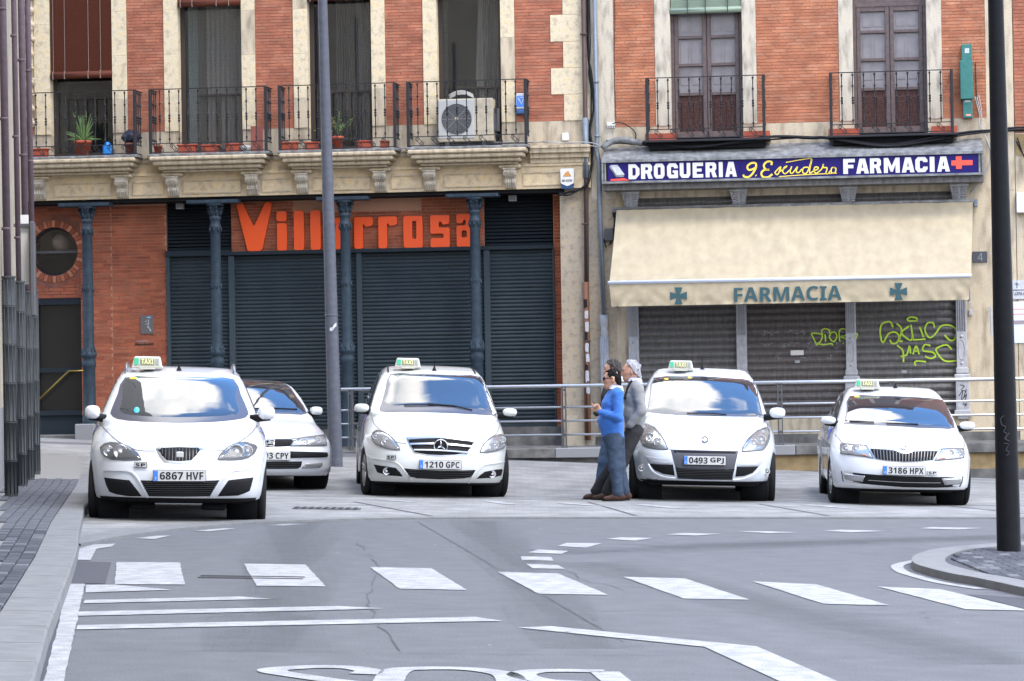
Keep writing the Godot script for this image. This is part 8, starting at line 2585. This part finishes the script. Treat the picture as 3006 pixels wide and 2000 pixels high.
func make_rounded() -> void:
	var r := make_car("ren", "white_rounded_people_carrier", "white taxi with large swept headlights and plate 0493 GPJ, beside the men", Vector3(2.327, -0.085, -37.321), -2.8, M.cool_paint, {"oh": 0.88, "wb": 2.70, "half": 0.925, "sill": 0.275, "steer": 0.0,
		"mirrors": [[-0.94, 1.13, -1.3, 0.2, 0.135], [0.96, 1.125, -1.3, 0.205, 0.14]],
		"side": [[-1.45, 1.13, -2.05, 1.5, -2.6, 1.56, -2.6, 1.15], [-2.66, 1.15, -2.66, 1.56, -3.4, 1.48, -3.6, 1.3, -3.6, 1.18]], "lines": [[-1.5, 0.35, -1.45, 1.1], [-2.63, 0.3, -2.63, 1.13]], "stickers": [[-0.50, 1.51, -0.43, 1.535], [-0.19, 1.535, -0.14, 1.56]]})
	headlights(r, M.lamp_grey)
	patch_set(r, "centre_panel", ["panel"], 0.009, M.trim_grey)
	patch_set(r, "upper_slot", ["slot"], 0.014, M.car_black)
	patch_set(r, "grille", ["lower"], 0.014, M.car_black)
	for k in 6: obj("grille_slat", bar(r[1], r[2], [Vector2(-0.32 + 0.003 * (5 - k), 0.325 + k * 0.019), Vector2(0.375, 0.324 + k * 0.019)], 0.006, 0.015, 0.006), M.lamp_dark, r[0])
	patch_set(r, "silver_insert", ["silvL", "silvR"], 0.009, mat(lin(0.42, 0.43, 0.45), 0.35))
	patch_set(r, "intake", ["intakeL", "intakeR"], 0.012, M.car_black)
	bars(r, "silver_arc", ["arcL", "arcR"], 0.028, 0.010, 0.014, mat(lin(0.5, 0.51, 0.53), 0.3))
	bars(r, "bonnet_gap", ["hoodL", "hoodR"], 0.007, 0.001, 0.002, M.gap)
	bars(r, "bonnet_crease", ["crease"], 0.012, 0.0, 0.004, M.cool_paint)
	for i in [0, 3]:
		var fl := group_node("fog_light", r[0])
		disc_lamp(fl, r[1], r[3].fogs, i, 0.022)
	var z: float = r[1].front(0.02, 0.783).z
	var b := MB.new()
	for e in [[Vector2(0, 0.052), Vector2(0.036, 0.018)], [Vector2(0.036, 0.018), Vector2(0.036, -0.022)], [Vector2(0.036, -0.022), Vector2(0, -0.052)], [Vector2(0, -0.052), Vector2(-0.036, -0.022)], [Vector2(-0.036, -0.022), Vector2(-0.036, 0.018)], [Vector2(-0.036, 0.018), Vector2(0, 0.052)]]: pen(b, [e[0], e[1]], 0.013, 0.0, 0.012, Transform3D(Basis(Vector3.RIGHT, -0.75), Vector3(0.02, 0.785, z + 0.03)))
	obj("emblem", b, M.trim_grey, r[0])
	b = MB.new(); b.bevel(Vector3(0, 0.25, -0.55), Vector3(1.4, 0.06, 0.4), 0.02)
	obj("undertray", b, M.dark, r[0])
	plate_on(r[0], r[1], 0.021, 0.533, 0.0, "0493GPJ", 0.0)
	taxi_sign(r[0], r[1], -0.28, -2.15, 0.34)
	antenna(r, 0.005, -2.35, Vector3(-0.01, 0.2, -0.08))
	wiper(r, [-0.2, 1.085, 0.1, 1.09, 0.3, 1.075])
	obj("mirror_mount", fan(r[1], r[2], V2([-0.03, 1.56, 0.07, 1.555, 0.06, 1.50, -0.02, 1.50]), 0.02, 3), M.car_black, r[0])
	obj("scrape", bar(r[1], r[2], V2([-0.70, 0.285, -0.6, 0.275, -0.56, 0.28]), 0.012, 0.001, 0.002), M.gap, r[0])

func make_hatchback() -> void:
	var r := make_car("sko", "white_low_hatchback", "low white taxi with upright slatted grille and plate 3186 HPX, rightmost of the rank", Vector3(4.782, -0.16, -37.091), -3.2, M.white_paint, {"oh": 0.86, "wb": 2.60, "half": 0.865, "sill": 0.215, "steer": 0.06,
		"mirrors": [[-0.865, 1.035, -1.35, 0.19, 0.105], [0.90, 1.0, -1.35, 0.2, 0.105]],
		"side": [[-1.5, 1.0, -2.05, 1.32, -2.6, 1.38, -2.6, 1.01], [-2.66, 1.01, -2.66, 1.38, -3.3, 1.32, -3.6, 1.15, -3.55, 1.05]], "lines": [[-1.45, 0.3, -1.42, 0.96], [-2.63, 0.3, -2.63, 0.98], [-0.9, 0.72, -3.8, 0.78], [-1.5, 0.4, -3.4, 0.38]], "logo": [-1.55, 0.93, -1.95, 0.93, -1.75, 0.74], "handles": [[-2.35, 0.86, -2.52, 0.86]], "stickers": [[-0.51, 1.325, -0.44, 1.34]]})
	headlights(r, M.lamp_light)
	for k in 2: obj("turn_signal", fan(r[1], r[2], V2([-0.52, 0.638, -0.45, 0.632, -0.41, 0.607, -0.5, 0.617]) if k == 0 else V2([0.53, 0.615, 0.45, 0.615, 0.42, 0.592, 0.52, 0.596]), 0.02, 2), M.orange_lamp, r[0])
	patch_set(r, "grille_surround", ["grille"], 0.009, M.satin)
	var gi := V2(r[3].grille)
	var c := Vector2(0.008, 0.63)
	obj("grille", fan(r[1], r[2], gi.map(func(p): return c + (p - c) * Vector2(0.97, 0.90)), 0.015), M.car_black, r[0])
	for k in 20:
		var x := -0.362 + k * 0.0388
		var t := absf(x) / 0.40
		var hi := 0.662 + minf(0.038, maxf(0.0, absf(x - 0.01) - 0.05) * 0.45)
		var lo := 0.552 + 0.045 * t * t * t
		obj("grille_slat", bar(r[1], r[2], [Vector2(x * 0.95, lo), Vector2(x + 0.004, hi)], 0.011, 0.016, 0.014), M.slat_grey, r[0])
	var z: float = r[1].front(0.01, 0.731).z
	var b := MB.new(true); b.lathe([Vector2(0.045, -0.01), Vector2(0.042, 0.01), Vector2(0.034, 0.014), Vector2(0.03, 0.008), Vector2(0.001, 0.01)], 20, Vector3(0.01, 0.735, z + 0.015), Basis(Vector3.RIGHT, 1.0))
	obj("emblem", b, M.chrome, r[0])
	patch_set(r, "lower_intake", ["strip"], 0.009, M.car_black)
	patch_set(r, "fog_light", ["fogL", "fogR"], 0.018, M.lamp_light)
	bars(r, "chrome_strip", ["line"], 0.008, 0.012, 0.006, M.chrome)
	bars(r, "bonnet_gap", ["hoodL", "hoodR"], 0.007, 0.001, 0.002, M.gap)
	b = MB.new(); b.bevel(Vector3(0, 0.20, -0.55), Vector3(1.25, 0.06, 0.4), 0.02)
	obj("undertray", b, M.dark, r[0])
	plate_on(r[0], r[1], 0.008, 0.449, 0.0, "3186HPX", -0.006)
	sp_plaque(r)
	taxi_sign(r[0], r[1], -0.335, -2.1, 0.335)
	antenna(r, 0.047, -2.3, Vector3(0, 0.05, -0.05), 0.03)
	wiper(r, [-0.60, 1.015, -0.3, 1.005]); wiper(r, [-0.15, 0.998, 0.25, 0.99])
	obj("mirror_mount", fan(r[1], r[2], V2([-0.01, 1.335, 0.08, 1.33, 0.07, 1.285, 0.0, 1.285]), 0.02, 3), M.car_black, r[0])

# ---------------------------------------------------------------- people
class Field:   # a distance field on a grid, meshed as surface nets
	var o: Vector3
	var s: float
	var n: Vector3i
	var d := PackedFloat32Array()
	var nz: FastNoiseLite
	var amp := 0.0
	func _init(lo: Vector3, hi: Vector3, cell: float) -> void:
		o = lo; s = cell
		n = Vector3i(((hi - lo) / cell).ceil()) + Vector3i.ONE
		d.resize(n.x * n.y * n.z)
		d.fill(1.0)
	func each(lo: Vector3, hi: Vector3, k: float, dist: Callable, cut := false) -> void:
		var a := Vector3i(((lo - o) / s).floor()).clamp(Vector3i.ZERO, n - Vector3i.ONE)
		var b := Vector3i(((hi - o) / s).ceil()).clamp(Vector3i.ZERO, n - Vector3i.ONE)
		for z in range(a.z, b.z + 1):
			for y in range(a.y, b.y + 1):
				for x in range(a.x, b.x + 1):
					var i := (z * n.y + y) * n.x + x
					var v: float = dist.call(o + Vector3(x, y, z) * s)
					var w := d[i]
					if cut:
						d[i] = maxf(w, -v)
					else:
						var h := maxf(k - absf(v - w), 0.0) / k
						d[i] = minf(v, w) - h * h * k * 0.25
	func bone(a: Vector3, b: Vector3, ra: float, rb: float, k := 0.03, flat := Vector3.ONE) -> void:   # flat squeezes the round section along an axis
		var m := maxf(ra, rb) + k + 2 * s
		var ab := b - a
		var l2 := maxf(ab.length_squared(), 1e-8)
		each(a.min(b) - Vector3.ONE * m, a.max(b) + Vector3.ONE * m, k, func(p: Vector3) -> float:
			var t := clampf((p - a).dot(ab) / l2, 0.0, 1.0)
			var q := p - a - ab * t
			return (q / flat).length() - lerpf(ra, rb, t))
	func ball(c: Vector3, r: Vector3, k := 0.02, turn := Basis()) -> void:
		var m := maxf(r.x, maxf(r.y, r.z)) + k + 2 * s
		var inv := turn.inverse()
		var mean := minf(r.x, minf(r.y, r.z))
		each(c - Vector3.ONE * m, c + Vector3.ONE * m, k, func(p: Vector3) -> float: return (((inv * (p - c)) / r).length() - 1.0) * mean)
	func cut_ball(c: Vector3, r: Vector3) -> void:
		var m := maxf(r.x, maxf(r.y, r.z)) + 2 * s
		var mean := minf(r.x, minf(r.y, r.z))
		each(c - Vector3.ONE * m, c + Vector3.ONE * m, 0.01, func(p: Vector3) -> float: return (((p - c) / r).length() - 1.0) * mean, true)
	func cut_plane(p0: Vector3, nn: Vector3) -> void:   # keeps what lies behind the plane
		for z in n.z:
			for y in n.y:
				for x in n.x:
					var i := (z * n.y + y) * n.x + x
					if d[i] < 0.5: d[i] = maxf(d[i], (o + Vector3(x, y, z) * s - p0).dot(nn))
	func ripple(freq: float, a: float, seed_: int, stretch := Vector3.ONE) -> void:
		var f := FastNoiseLite.new()
		f.seed = seed_; f.frequency = freq; f.fractal_octaves = 3
		for z in n.z:
			for y in n.y:
				for x in n.x:
					var i := (z * n.y + y) * n.x + x
					if d[i] < 0.06 and d[i] > -0.06:
						var p := (o + Vector3(x, y, z) * s) * stretch
						d[i] += a * f.get_noise_3dv(p)
	func mesh_into(b: MB) -> void:
		var at := {}
		var off := [Vector3i(0, 0, 0), Vector3i(1, 0, 0), Vector3i(0, 1, 0), Vector3i(1, 1, 0), Vector3i(0, 0, 1), Vector3i(1, 0, 1), Vector3i(0, 1, 1), Vector3i(1, 1, 1)]
		var step := [0, 1, n.x, n.x + 1, n.x * n.y, n.x * n.y + 1, n.x * n.y + n.x, n.x * n.y + n.x + 1]
		var edges := [[0, 1], [2, 3], [4, 5], [6, 7], [0, 2], [1, 3], [4, 6], [5, 7], [0, 4], [1, 5], [2, 6], [3, 7]]
		for z in n.z - 1:
			for y in n.y - 1:
				for x in n.x - 1:
					var i := (z * n.y + y) * n.x + x
					var first := d[i] < 0.0
					if d[i] > 2.0 * s and d[i] < 0.999: continue
					var mixed := false
					for k in range(1, 8):
						if (d[i + step[k]] < 0.0) != first:
							mixed = true
							break
					if not mixed: continue
					var sum := Vector3.ZERO
					var c := 0
					for e in edges:
						var v0: float = d[i + step[e[0]]]
						var v1: float = d[i + step[e[1]]]
						if (v0 < 0.0) != (v1 < 0.0):
							sum += Vector3(off[e[0]]).lerp(Vector3(off[e[1]]), v0 / (v0 - v1))
							c += 1
					at[i] = o + (Vector3(x, y, z) + sum / c) * s
		var dx := [1, n.x, n.x * n.y]
		for i in at:
			for ax in 3:
				var u: int = dx[(ax + 1) % 3]
				var w: int = dx[(ax + 2) % 3]
				if i - u < 0 or i - w < 0 or i - u - w < 0 or i + dx[ax] >= d.size(): continue
				var v0 := d[i]
				var v1 := d[i + dx[ax]]
				if (v0 < 0.0) == (v1 < 0.0): continue
				if not (at.has(i - u) and at.has(i - w) and at.has(i - u - w)): continue
				if v0 < 0.0: b.quad(at[i - u - w], at[i - w], at[i], at[i - u])
				else: b.quad(at[i - u - w], at[i - u], at[i], at[i - w])

func hand(b: MB, wrist: Vector3, along_: Vector3, palm_normal: Vector3, curl: float, point := false) -> void:   # palm, four fingers and a thumb, in a fine grid of its own
	var x := along_.normalized()
	var z := (palm_normal - x * palm_normal.dot(x)).normalized()
	var y := z.cross(x)
	var F := Field.new(wrist - Vector3.ONE * 0.2, wrist + Vector3.ONE * 0.2, 0.0065)
	F.bone(wrist - x * 0.03, wrist + x * 0.02, 0.026, 0.03, 0.02)
	for k in 4: F.bone(wrist + x * 0.02 + y * (k - 1.5) * 0.012, wrist + x * 0.085 + y * (k - 1.5) * 0.019, 0.017, 0.013, 0.012)
	var lens := [0.068, 0.078, 0.073, 0.058]
	for k in 4:
		var p := wrist + x * 0.085 + y * (k - 1.5) * 0.02
		var c := curl
		if point and k == 0: c = 0.05
		var a := 0.0
		for j in 3:
			a += c * [0.8, 1.1, 0.8][j]
			var dir := x * cos(a) - z * sin(a)
			var q: Vector3 = p + dir * lens[k] * [0.45, 0.32, 0.23][j]
			F.bone(p, q, [0.0100, 0.0092, 0.0085][j], [0.0092, 0.0085, 0.0075][j], 0.004)
			p = q
	var t0 := wrist + x * 0.03 - y * 0.03
	var t1 := t0 + x * 0.035 - y * 0.028 - z * 0.015
	F.bone(wrist + x * 0.015 - y * 0.012, t0, 0.016, 0.014, 0.01)
	F.bone(t0, t1, 0.012, 0.0105, 0.006)
	F.bone(t1, t1 + x * 0.03 - y * 0.004 - z * 0.012, 0.0105, 0.0085, 0.004)
	F.mesh_into(b)

func head_mesh(b: MB, c: Vector3, turn: Basis) -> void:   # c: centre of the skull; the face looks along turn.x
	var F := Field.new(c - Vector3(0.17, 0.2, 0.17), c + Vector3(0.17, 0.16, 0.17), 0.007)
	var P := func(x: float, y: float, z: float) -> Vector3: return c + turn * Vector3(x, y, z)
	F.ball(P.call(-0.012, 0.02, 0), Vector3(0.096, 0.098, 0.078), 0.02, turn)
	F.ball(P.call(0.02, -0.045, 0), Vector3(0.072, 0.085, 0.064), 0.04, turn)
	F.ball(P.call(0.05, -0.098, 0), Vector3(0.03, 0.025, 0.034), 0.04, turn)
	F.bone(P.call(-0.02, -0.08, 0.03), P.call(0.045, -0.1, 0.012), 0.026, 0.022, 0.03)
	F.bone(P.call(-0.02, -0.08, -0.03), P.call(0.045, -0.1, -0.012), 0.026, 0.022, 0.03)
	F.bone(P.call(0.078, 0.002, 0), P.call(0.104, -0.040, 0), 0.010, 0.0155, 0.014)
	F.bone(P.call(0.092, -0.043, 0.011), P.call(0.092, -0.043, -0.011), 0.009, 0.009, 0.008)
	F.bone(P.call(0.074, 0.024, 0.032), P.call(0.081, 0.022, 0.01), 0.012, 0.012, 0.015)
	F.bone(P.call(0.074, 0.024, -0.032), P.call(0.081, 0.022, -0.01), 0.012, 0.012, 0.015)
	F.cut_ball(P.call(0.092, 0.0, 0.032), Vector3(0.016, 0.012, 0.018))
	F.cut_ball(P.call(0.092, 0.0, -0.032), Vector3(0.016, 0.012, 0.018))
	F.ball(P.call(0.072, 0.0, 0.031), Vector3(0.013, 0.012, 0.014), 0.004, turn)
	F.ball(P.call(0.072, 0.0, -0.031), Vector3(0.013, 0.012, 0.014), 0.004, turn)
	F.bone(P.call(0.078, -0.066, 0.018), P.call(0.084, -0.066, -0.018), 0.008, 0.008, 0.008)
	F.bone(P.call(0.076, -0.077, 0.016), P.call(0.080, -0.077, -0.016), 0.008, 0.008, 0.006)
	for s in [-1.0, 1.0]:
		F.ball(P.call(-0.018, -0.012, s * 0.082), Vector3(0.020, 0.034, 0.010), 0.006, turn)
		F.bone(P.call(0.055, -0.03, s * 0.042), P.call(0.02, -0.02, s * 0.06), 0.016, 0.014, 0.02)
	F.bone(P.call(-0.03, -0.06, 0), P.call(-0.055, -0.17, 0), 0.062, 0.066, 0.03)
	F.mesh_into(b)

func hair_mesh(c: Vector3, turn: Basis, m: Material, parent: Node, thick: float, long: float, bald: float, seed_: int) -> void:
	var F := Field.new(c - Vector3(0.18, 0.2, 0.17), c + Vector3(0.17, 0.18, 0.17), 0.008)
	var P := func(x: float, y: float, z: float) -> Vector3: return c + turn * Vector3(x, y, z)
	F.ball(P.call(-0.016, 0.026, 0), Vector3(0.098 + thick, 0.097 + thick, 0.080 + thick), 0.02, turn)
	F.ball(P.call(-0.055, -0.03 - long, 0), Vector3(0.06 + thick, 0.07, 0.066 + thick), 0.03, turn)
	var nn: Vector3 = turn * Vector3(0.80, -0.60, 0).normalized()
	F.cut_plane(P.call(0.050 - bald, 0.045, 0), nn)
	F.cut_plane(P.call(-0.01, -0.085 - long, 0), turn * Vector3(0.25, -1, 0).normalized())
	for s in [-1.0, 1.0]: F.cut_ball(P.call(-0.012, -0.02, s * 0.092), Vector3(0.026, 0.04, 0.03))
	F.ripple(18.0, 0.022, seed_, Vector3(1, 0.5, 1))
	F.ripple(48.0, 0.010, seed_ + 9, Vector3(0.7, 0.4, 1))
	var b := MB.new(true)
	F.mesh_into(b)
	obj("hair", b, m, parent)

func fist_shoe(parent: Node, heel: Vector3, toe: Vector3, m: Material) -> void:
	var F := Field.new(heel.min(toe) - Vector3.ONE * 0.1, heel.max(toe) + Vector3.ONE * 0.12, 0.011)
	var l := toe - heel
	F.bone(heel + Vector3(0, 0.045, 0), heel + l * 0.35 + Vector3(0, 0.05, 0), 0.036, 0.040, 0.02)
	F.bone(heel + l * 0.3 + Vector3(0, 0.045, 0), toe + Vector3(0, 0.032, 0) - l.normalized() * 0.035, 0.040, 0.028, 0.03)
	F.bone(heel + Vector3(0, 0.06, 0), heel + l * 0.1 + Vector3(0, 0.09, 0), 0.036, 0.04, 0.02)
	F.cut_plane(Vector3(0, 0.012 + minf(heel.y, toe.y), 0), Vector3.DOWN)
	var b := MB.new(true)
	F.mesh_into(b)
	var s := obj("shoe", b, m, parent)
	b = MB.new()
	var sd := l.normalized().cross(Vector3.UP)
	var p := []
	for k in 12:
		var a := TAU * k / 12
		p.append(Vector2(cos(a) * (l.length() / 2 + 0.012), sin(a) * (0.043 if cos(a) > 0 else 0.036)))
	b.prism(PackedVector2Array(p), -0.0, 0.016, Transform3D(Basis(l.normalized(), sd, Vector3.UP), heel + l * 0.5 + Vector3(0, 0.001, 0)), true)
	obj("sole", b, M.car_black, s)

func person(called_label: String, at: Vector3, J: Dictionary, look: Dictionary) -> void:   # J: joints in metres from the spot between the feet; the person faces -x
	at.y = ground_y(at.x, at.z) + 0.012
	var root := MeshInstance3D.new()
	root.name = numbered("person", self)
	add_child(root, true)
	root.position = at
	tag(root, called_label, "person", "men talking by the taxis")
	var seed_: int = look.seed
	# the whole body
	var lo := Vector3(-0.55, -0.02, -0.36)
	var hi := Vector3(0.62, 1.52, 0.36)
	var F := Field.new(lo, hi, 0.02)
	torso(F, J, -0.014, look)
	for s in ["n", "f"]:
		F.bone(J["sh_" + s], J["el_" + s], 0.046, 0.038, 0.03); F.bone(J["el_" + s], J["wr_" + s], 0.036, 0.026, 0.02)
		F.bone(J["hip_" + s], J["kn_" + s], 0.078, 0.05, 0.04); F.bone(J["kn_" + s], J["an_" + s], 0.05, 0.034, 0.03); F.bone(J["an_" + s], J["toe_" + s] + Vector3(0.06, 0.035, 0), 0.026, 0.016, 0.02)
	F.bone(J.neck, J.head + Vector3(0.02, -0.08, 0), 0.058, 0.055, 0.03)
	var b := MB.new(true)
	F.mesh_into(b)
	var turn := Basis(Vector3.UP, PI + look.get("turn", 0.0)) * Basis(Vector3.BACK, look.get("nod", 0.0))
	head_mesh(b, J.head, turn)
	if look.has("hand"): hand(b, J.wr_n, look.hand[0], look.hand[1], look.hand[2], true)
	root.mesh = b.done()
	root.material_override = look.skin
	hair_mesh(J.head, turn, look.hair, root, look.thick, look.long, look.bald, seed_)
	# eyes and brows
	b = MB.new()
	for s in [-1.0, 1.0]: b.box(J.head + turn * Vector3(0.0895, 0.026, s * 0.032), Vector3(0.006, 0.007, 0.034), turn)
	obj("eyebrow", b, look.hair, root)
	b = MB.new(true)
	for s in [-1.0, 1.0]: b.lathe([Vector2(0.001, -0.004), Vector2(0.006, -0.002), Vector2(0.006, 0.002), Vector2(0.001, 0.004)], 8, J.head + turn * Vector3(0.084, 0.0, s * 0.031), turn * Basis(Vector3.BACK, -PI / 2))
	obj("eye", b, M.plate_ink, root)
	# upper garment
	F = Field.new(lo, hi, 0.016)
	torso(F, J, 0.0, look)
	for s in ["n", "f"]:
		F.bone(J["sh_" + s], J["el_" + s], look.arm, look.arm * 0.85, 0.035); F.bone(J["el_" + s], J["wr_" + s], look.arm * 0.84, look.arm * 0.66, 0.025)
	F.ripple(7.0, 0.009, seed_ + 1, Vector3(1, 1.9, 1))
	F.ripple(20.0, 0.004, seed_ + 2, Vector3(1, 2.2, 1))
	F.cut_plane(Vector3(0, look.hem, 0), Vector3.DOWN)
	F.cut_plane(J.neck + Vector3(0, 0.035, 0), Vector3(-0.45, 1, 0).normalized())
	b = MB.new(true)
	F.mesh_into(b)
	obj(look.top_name, b, look.top, root)
	# trousers
	F = Field.new(lo, Vector3(hi.x, 1.05, hi.z), 0.016)
	F.bone(J.pelvis + Vector3(0, 0.06, 0), J.pelvis, look.belly * 0.86, look.belly * 0.9, 0.05, Vector3(1, 1, 1.15))
	for s in ["n", "f"]:
		F.bone(J["hip_" + s], J["kn_" + s], 0.104, 0.083, 0.05); F.bone(J["kn_" + s], J["an_" + s] + Vector3(0, 0.015, 0), 0.080, 0.068, 0.035)
	F.ripple(7.0, 0.010, seed_ + 3, Vector3(1.4, 1.2, 1))
	F.ripple(20.0, 0.006, seed_ + 4, Vector3(1, 1.5, 1))
	b = MB.new(true)
	F.mesh_into(b)
	obj("trousers", b, look.legs, root)
	for s in ["n", "f"]: fist_shoe(root, Vector3(J["an_" + s].x + 0.05, J["toe_" + s].y, J["an_" + s].z), J["toe_" + s], look.shoes)
	# shirt collar
	b = MB.new(true)
	var rows := []
	for j in 3:
		var row := []
		for k in 17:
			var a := PI * 0.98 + (k - 8) / 8.0 * PI * 0.93
			var r: float = [0.098, 0.080, 0.092][j]
			row.append(J.neck + Vector3(0.012 + r * cos(a) * 1.02, [0.010, 0.075, 0.040][j] + 0.018 * cos(a + PI), r * sin(a)))
		rows.append(row)
	b.grid(rows)
	obj("collar", b, look.shirt, root)
	if look.get("glasses", false):
		b = MB.new()
		for s in [-1.0, 1.0]:
			b.box(J.head + turn * Vector3(0.097, 0.002, s * 0.034), Vector3(0.008, 0.036, 0.05), turn * Basis(Vector3.UP, s * -0.2))
			b.box(J.head + turn * Vector3(0.042, 0.010, s * 0.082), Vector3(0.12, 0.009, 0.005), turn * Basis(Vector3.UP, s * 0.16))
		obj("sunglasses", b, M.plate_ink, root)
	if look.get("pack", false):
		b = MB.new(true)
		b.tube(smooth_line([J.neck + Vector3(-0.02, 0.03, 0.09), J.neck + Vector3(-0.075, -0.07, 0.085), J.neck + Vector3(-0.115, -0.2, 0.09)], 4), 0.024, 6)
		b.tube(smooth_line([J.neck + Vector3(-0.02, 0.03, -0.09), J.neck + Vector3(-0.075, -0.07, -0.085), J.neck + Vector3(-0.115, -0.2, -0.09)], 4), 0.024, 6)
		obj("lapel", b, M.ink, root)

func torso(F: Field, J: Dictionary, grow: float, look: Dictionary) -> void:
	var c: Vector3 = J.neck
	var p: Vector3 = J.pelvis
	var chest := c.lerp(p, 0.30) + Vector3(look.lean_chest, 0, 0)
	var belly := c.lerp(p, 0.68) + Vector3(look.lean_belly, 0, 0)
	F.bone(J.sh_n + Vector3(0, 0.01, -0.02), J.sh_f + Vector3(0, 0.01, 0.02), 0.072 + grow, 0.072 + grow, 0.05)
	F.bone(c, chest, 0.075 + grow, 0.125 + grow, 0.06, Vector3(1, 1, 1.28))
	F.bone(chest, belly, look.chest + grow, look.belly + grow, 0.06, Vector3(1, 1, 1.22))
	F.bone(belly, p, look.belly + grow, look.belly * 0.92 + grow, 0.06, Vector3(1, 1, 1.18))

func make_people() -> void:
	var skin := mat(lin(0.47, 0.25, 0.165), 0.55, "soft", 0.1)
	skin.subsurf_scatter_enabled = true
	skin.subsurf_scatter_strength = 0.12
	var brown := mat(lin(0.055, 0.03, 0.021), 0.5)
	var blue := mat(lin(0.035, 0.15, 0.50), 0.9, "grain", 0.06, 0.1)
	blue.rim_enabled = true
	blue.rim = 0.4
	var jeans := mat(lin(0.062, 0.088, 0.135), 0.9, "grain", 0.05, 0.1, "soft", 0.3)
	var grey := mat(lin(0.27, 0.27, 0.262), 0.95, "grain", 0.05, 0.15)
	var dark := mat(lin(0.04, 0.04, 0.042), 0.9, "grain", 0.06)
	var shirt := mat(lin(0.58, 0.58, 0.70), 0.8)
	var V := func(x: float, y: float, z: float) -> Vector3: return Vector3(x, y, z)
	person("man in a bright blue sweater and sunglasses, hand raised to his chest", Vector3(1.24, 0, -37.18),
		{"head": V.call(-0.02, 1.505, 0), "neck": V.call(0.02, 1.36, 0), "pelvis": V.call(-0.01, 0.80, 0), "sh_n": V.call(0.05, 1.31, 0.17), "el_n": V.call(0.05, 1.03, 0.235), "wr_n": V.call(-0.165, 1.10, 0.16), "sh_f": V.call(0.03, 1.31, -0.17), "el_f": V.call(0.05, 1.03, -0.24), "wr_f": V.call(-0.13, 1.08, -0.12),
		"hip_n": V.call(-0.01, 0.76, 0.085), "kn_n": V.call(0.005, 0.42, 0.09), "an_n": V.call(0.035, 0.09, 0.09), "toe_n": V.call(-0.155, 0.0, 0.10), "hip_f": V.call(0.03, 0.76, -0.085), "kn_f": V.call(0.06, 0.42, -0.09), "an_f": V.call(0.125, 0.09, -0.09), "toe_f": V.call(-0.06, 0.0, -0.09)},
		{"seed": 11, "skin": skin, "hair": mat(lin(0.009, 0.008, 0.008), 0.8), "thick": 0.006, "long": 0.0, "bald": 0.012, "top": blue, "top_name": "sweater", "legs": jeans, "shoes": brown, "shirt": shirt, "glasses": true, "arm": 0.066, "chest": 0.125, "belly": 0.148, "lean_chest": -0.02, "lean_belly": -0.035, "hem": 0.775, "hand": [V.call(-0.5, 0.75, 0.0), V.call(0.3, 0.3, -1.0), 0.9]})
	person("grey haired man in a pale grey cardigan leaning back on the taxi", Vector3(1.25, 0, -37.55),
		{"head": V.call(0.215, 1.60, 0), "neck": V.call(0.26, 1.45, 0), "pelvis": V.call(0.26, 0.88, 0), "sh_n": V.call(0.30, 1.38, 0.17), "el_n": V.call(0.345, 1.10, 0.21), "wr_n": V.call(0.20, 0.93, 0.17), "sh_f": V.call(0.28, 1.38, -0.17), "el_f": V.call(0.33, 1.10, -0.22), "wr_f": V.call(0.2, 0.93, -0.17),
		"hip_n": V.call(0.25, 0.84, 0.085), "kn_n": V.call(0.09, 0.47, 0.09), "an_n": V.call(-0.10, 0.09, 0.10), "toe_n": V.call(-0.29, 0.0, 0.11), "hip_f": V.call(0.25, 0.84, -0.085), "kn_f": V.call(0.03, 0.48, -0.07), "an_f": V.call(-0.23, 0.10, -0.06), "toe_f": V.call(-0.40, 0.0, -0.07)},
		{"seed": 31, "skin": skin, "hair": mat(lin(0.27, 0.265, 0.28), 0.9), "thick": 0.017, "long": 0.05, "bald": 0.06, "top": grey, "top_name": "cardigan", "legs": dark, "shoes": brown, "shirt": shirt, "arm": 0.072, "chest": 0.125, "belly": 0.13, "lean_chest": 0.005, "lean_belly": 0.005, "hem": 0.845, "pack": true})
	person("man with dark grey hair and dark jacket half hidden behind the other two", Vector3(1.26, 0, -38.02),
		{"head": V.call(-0.005, 1.63, 0), "neck": V.call(0.04, 1.48, 0), "pelvis": V.call(-0.02, 0.88, 0), "sh_n": V.call(0.02, 1.40, 0.17), "el_n": V.call(-0.04, 1.12, 0.21), "wr_n": V.call(-0.16, 0.98, 0.14), "sh_f": V.call(-0.02, 1.40, -0.17), "el_f": V.call(-0.10, 1.14, -0.21), "wr_f": V.call(-0.20, 1.08, -0.1),
		"hip_n": V.call(-0.03, 0.84, 0.085), "kn_n": V.call(-0.12, 0.46, 0.09), "an_n": V.call(-0.19, 0.09, 0.09), "toe_n": V.call(-0.39, 0.0, 0.1), "hip_f": V.call(0.0, 0.84, -0.085), "kn_f": V.call(0.02, 0.46, -0.09), "an_f": V.call(0.06, 0.09, -0.09), "toe_f": V.call(-0.13, 0.0, -0.1)},
		{"seed": 51, "skin": skin, "hair": mat(lin(0.05, 0.045, 0.042), 0.9), "thick": 0.008, "long": 0.0, "bald": 0.015, "top": mat(lin(0.052, 0.047, 0.047), 0.9, "grain", 0.06), "top_name": "jacket", "legs": mat(lin(0.05, 0.095, 0.17), 0.9, "grain", 0.05), "shoes": brown, "shirt": shirt, "arm": 0.07, "chest": 0.125, "belly": 0.135, "lean_chest": -0.03, "lean_belly": -0.02, "hem": 0.80})
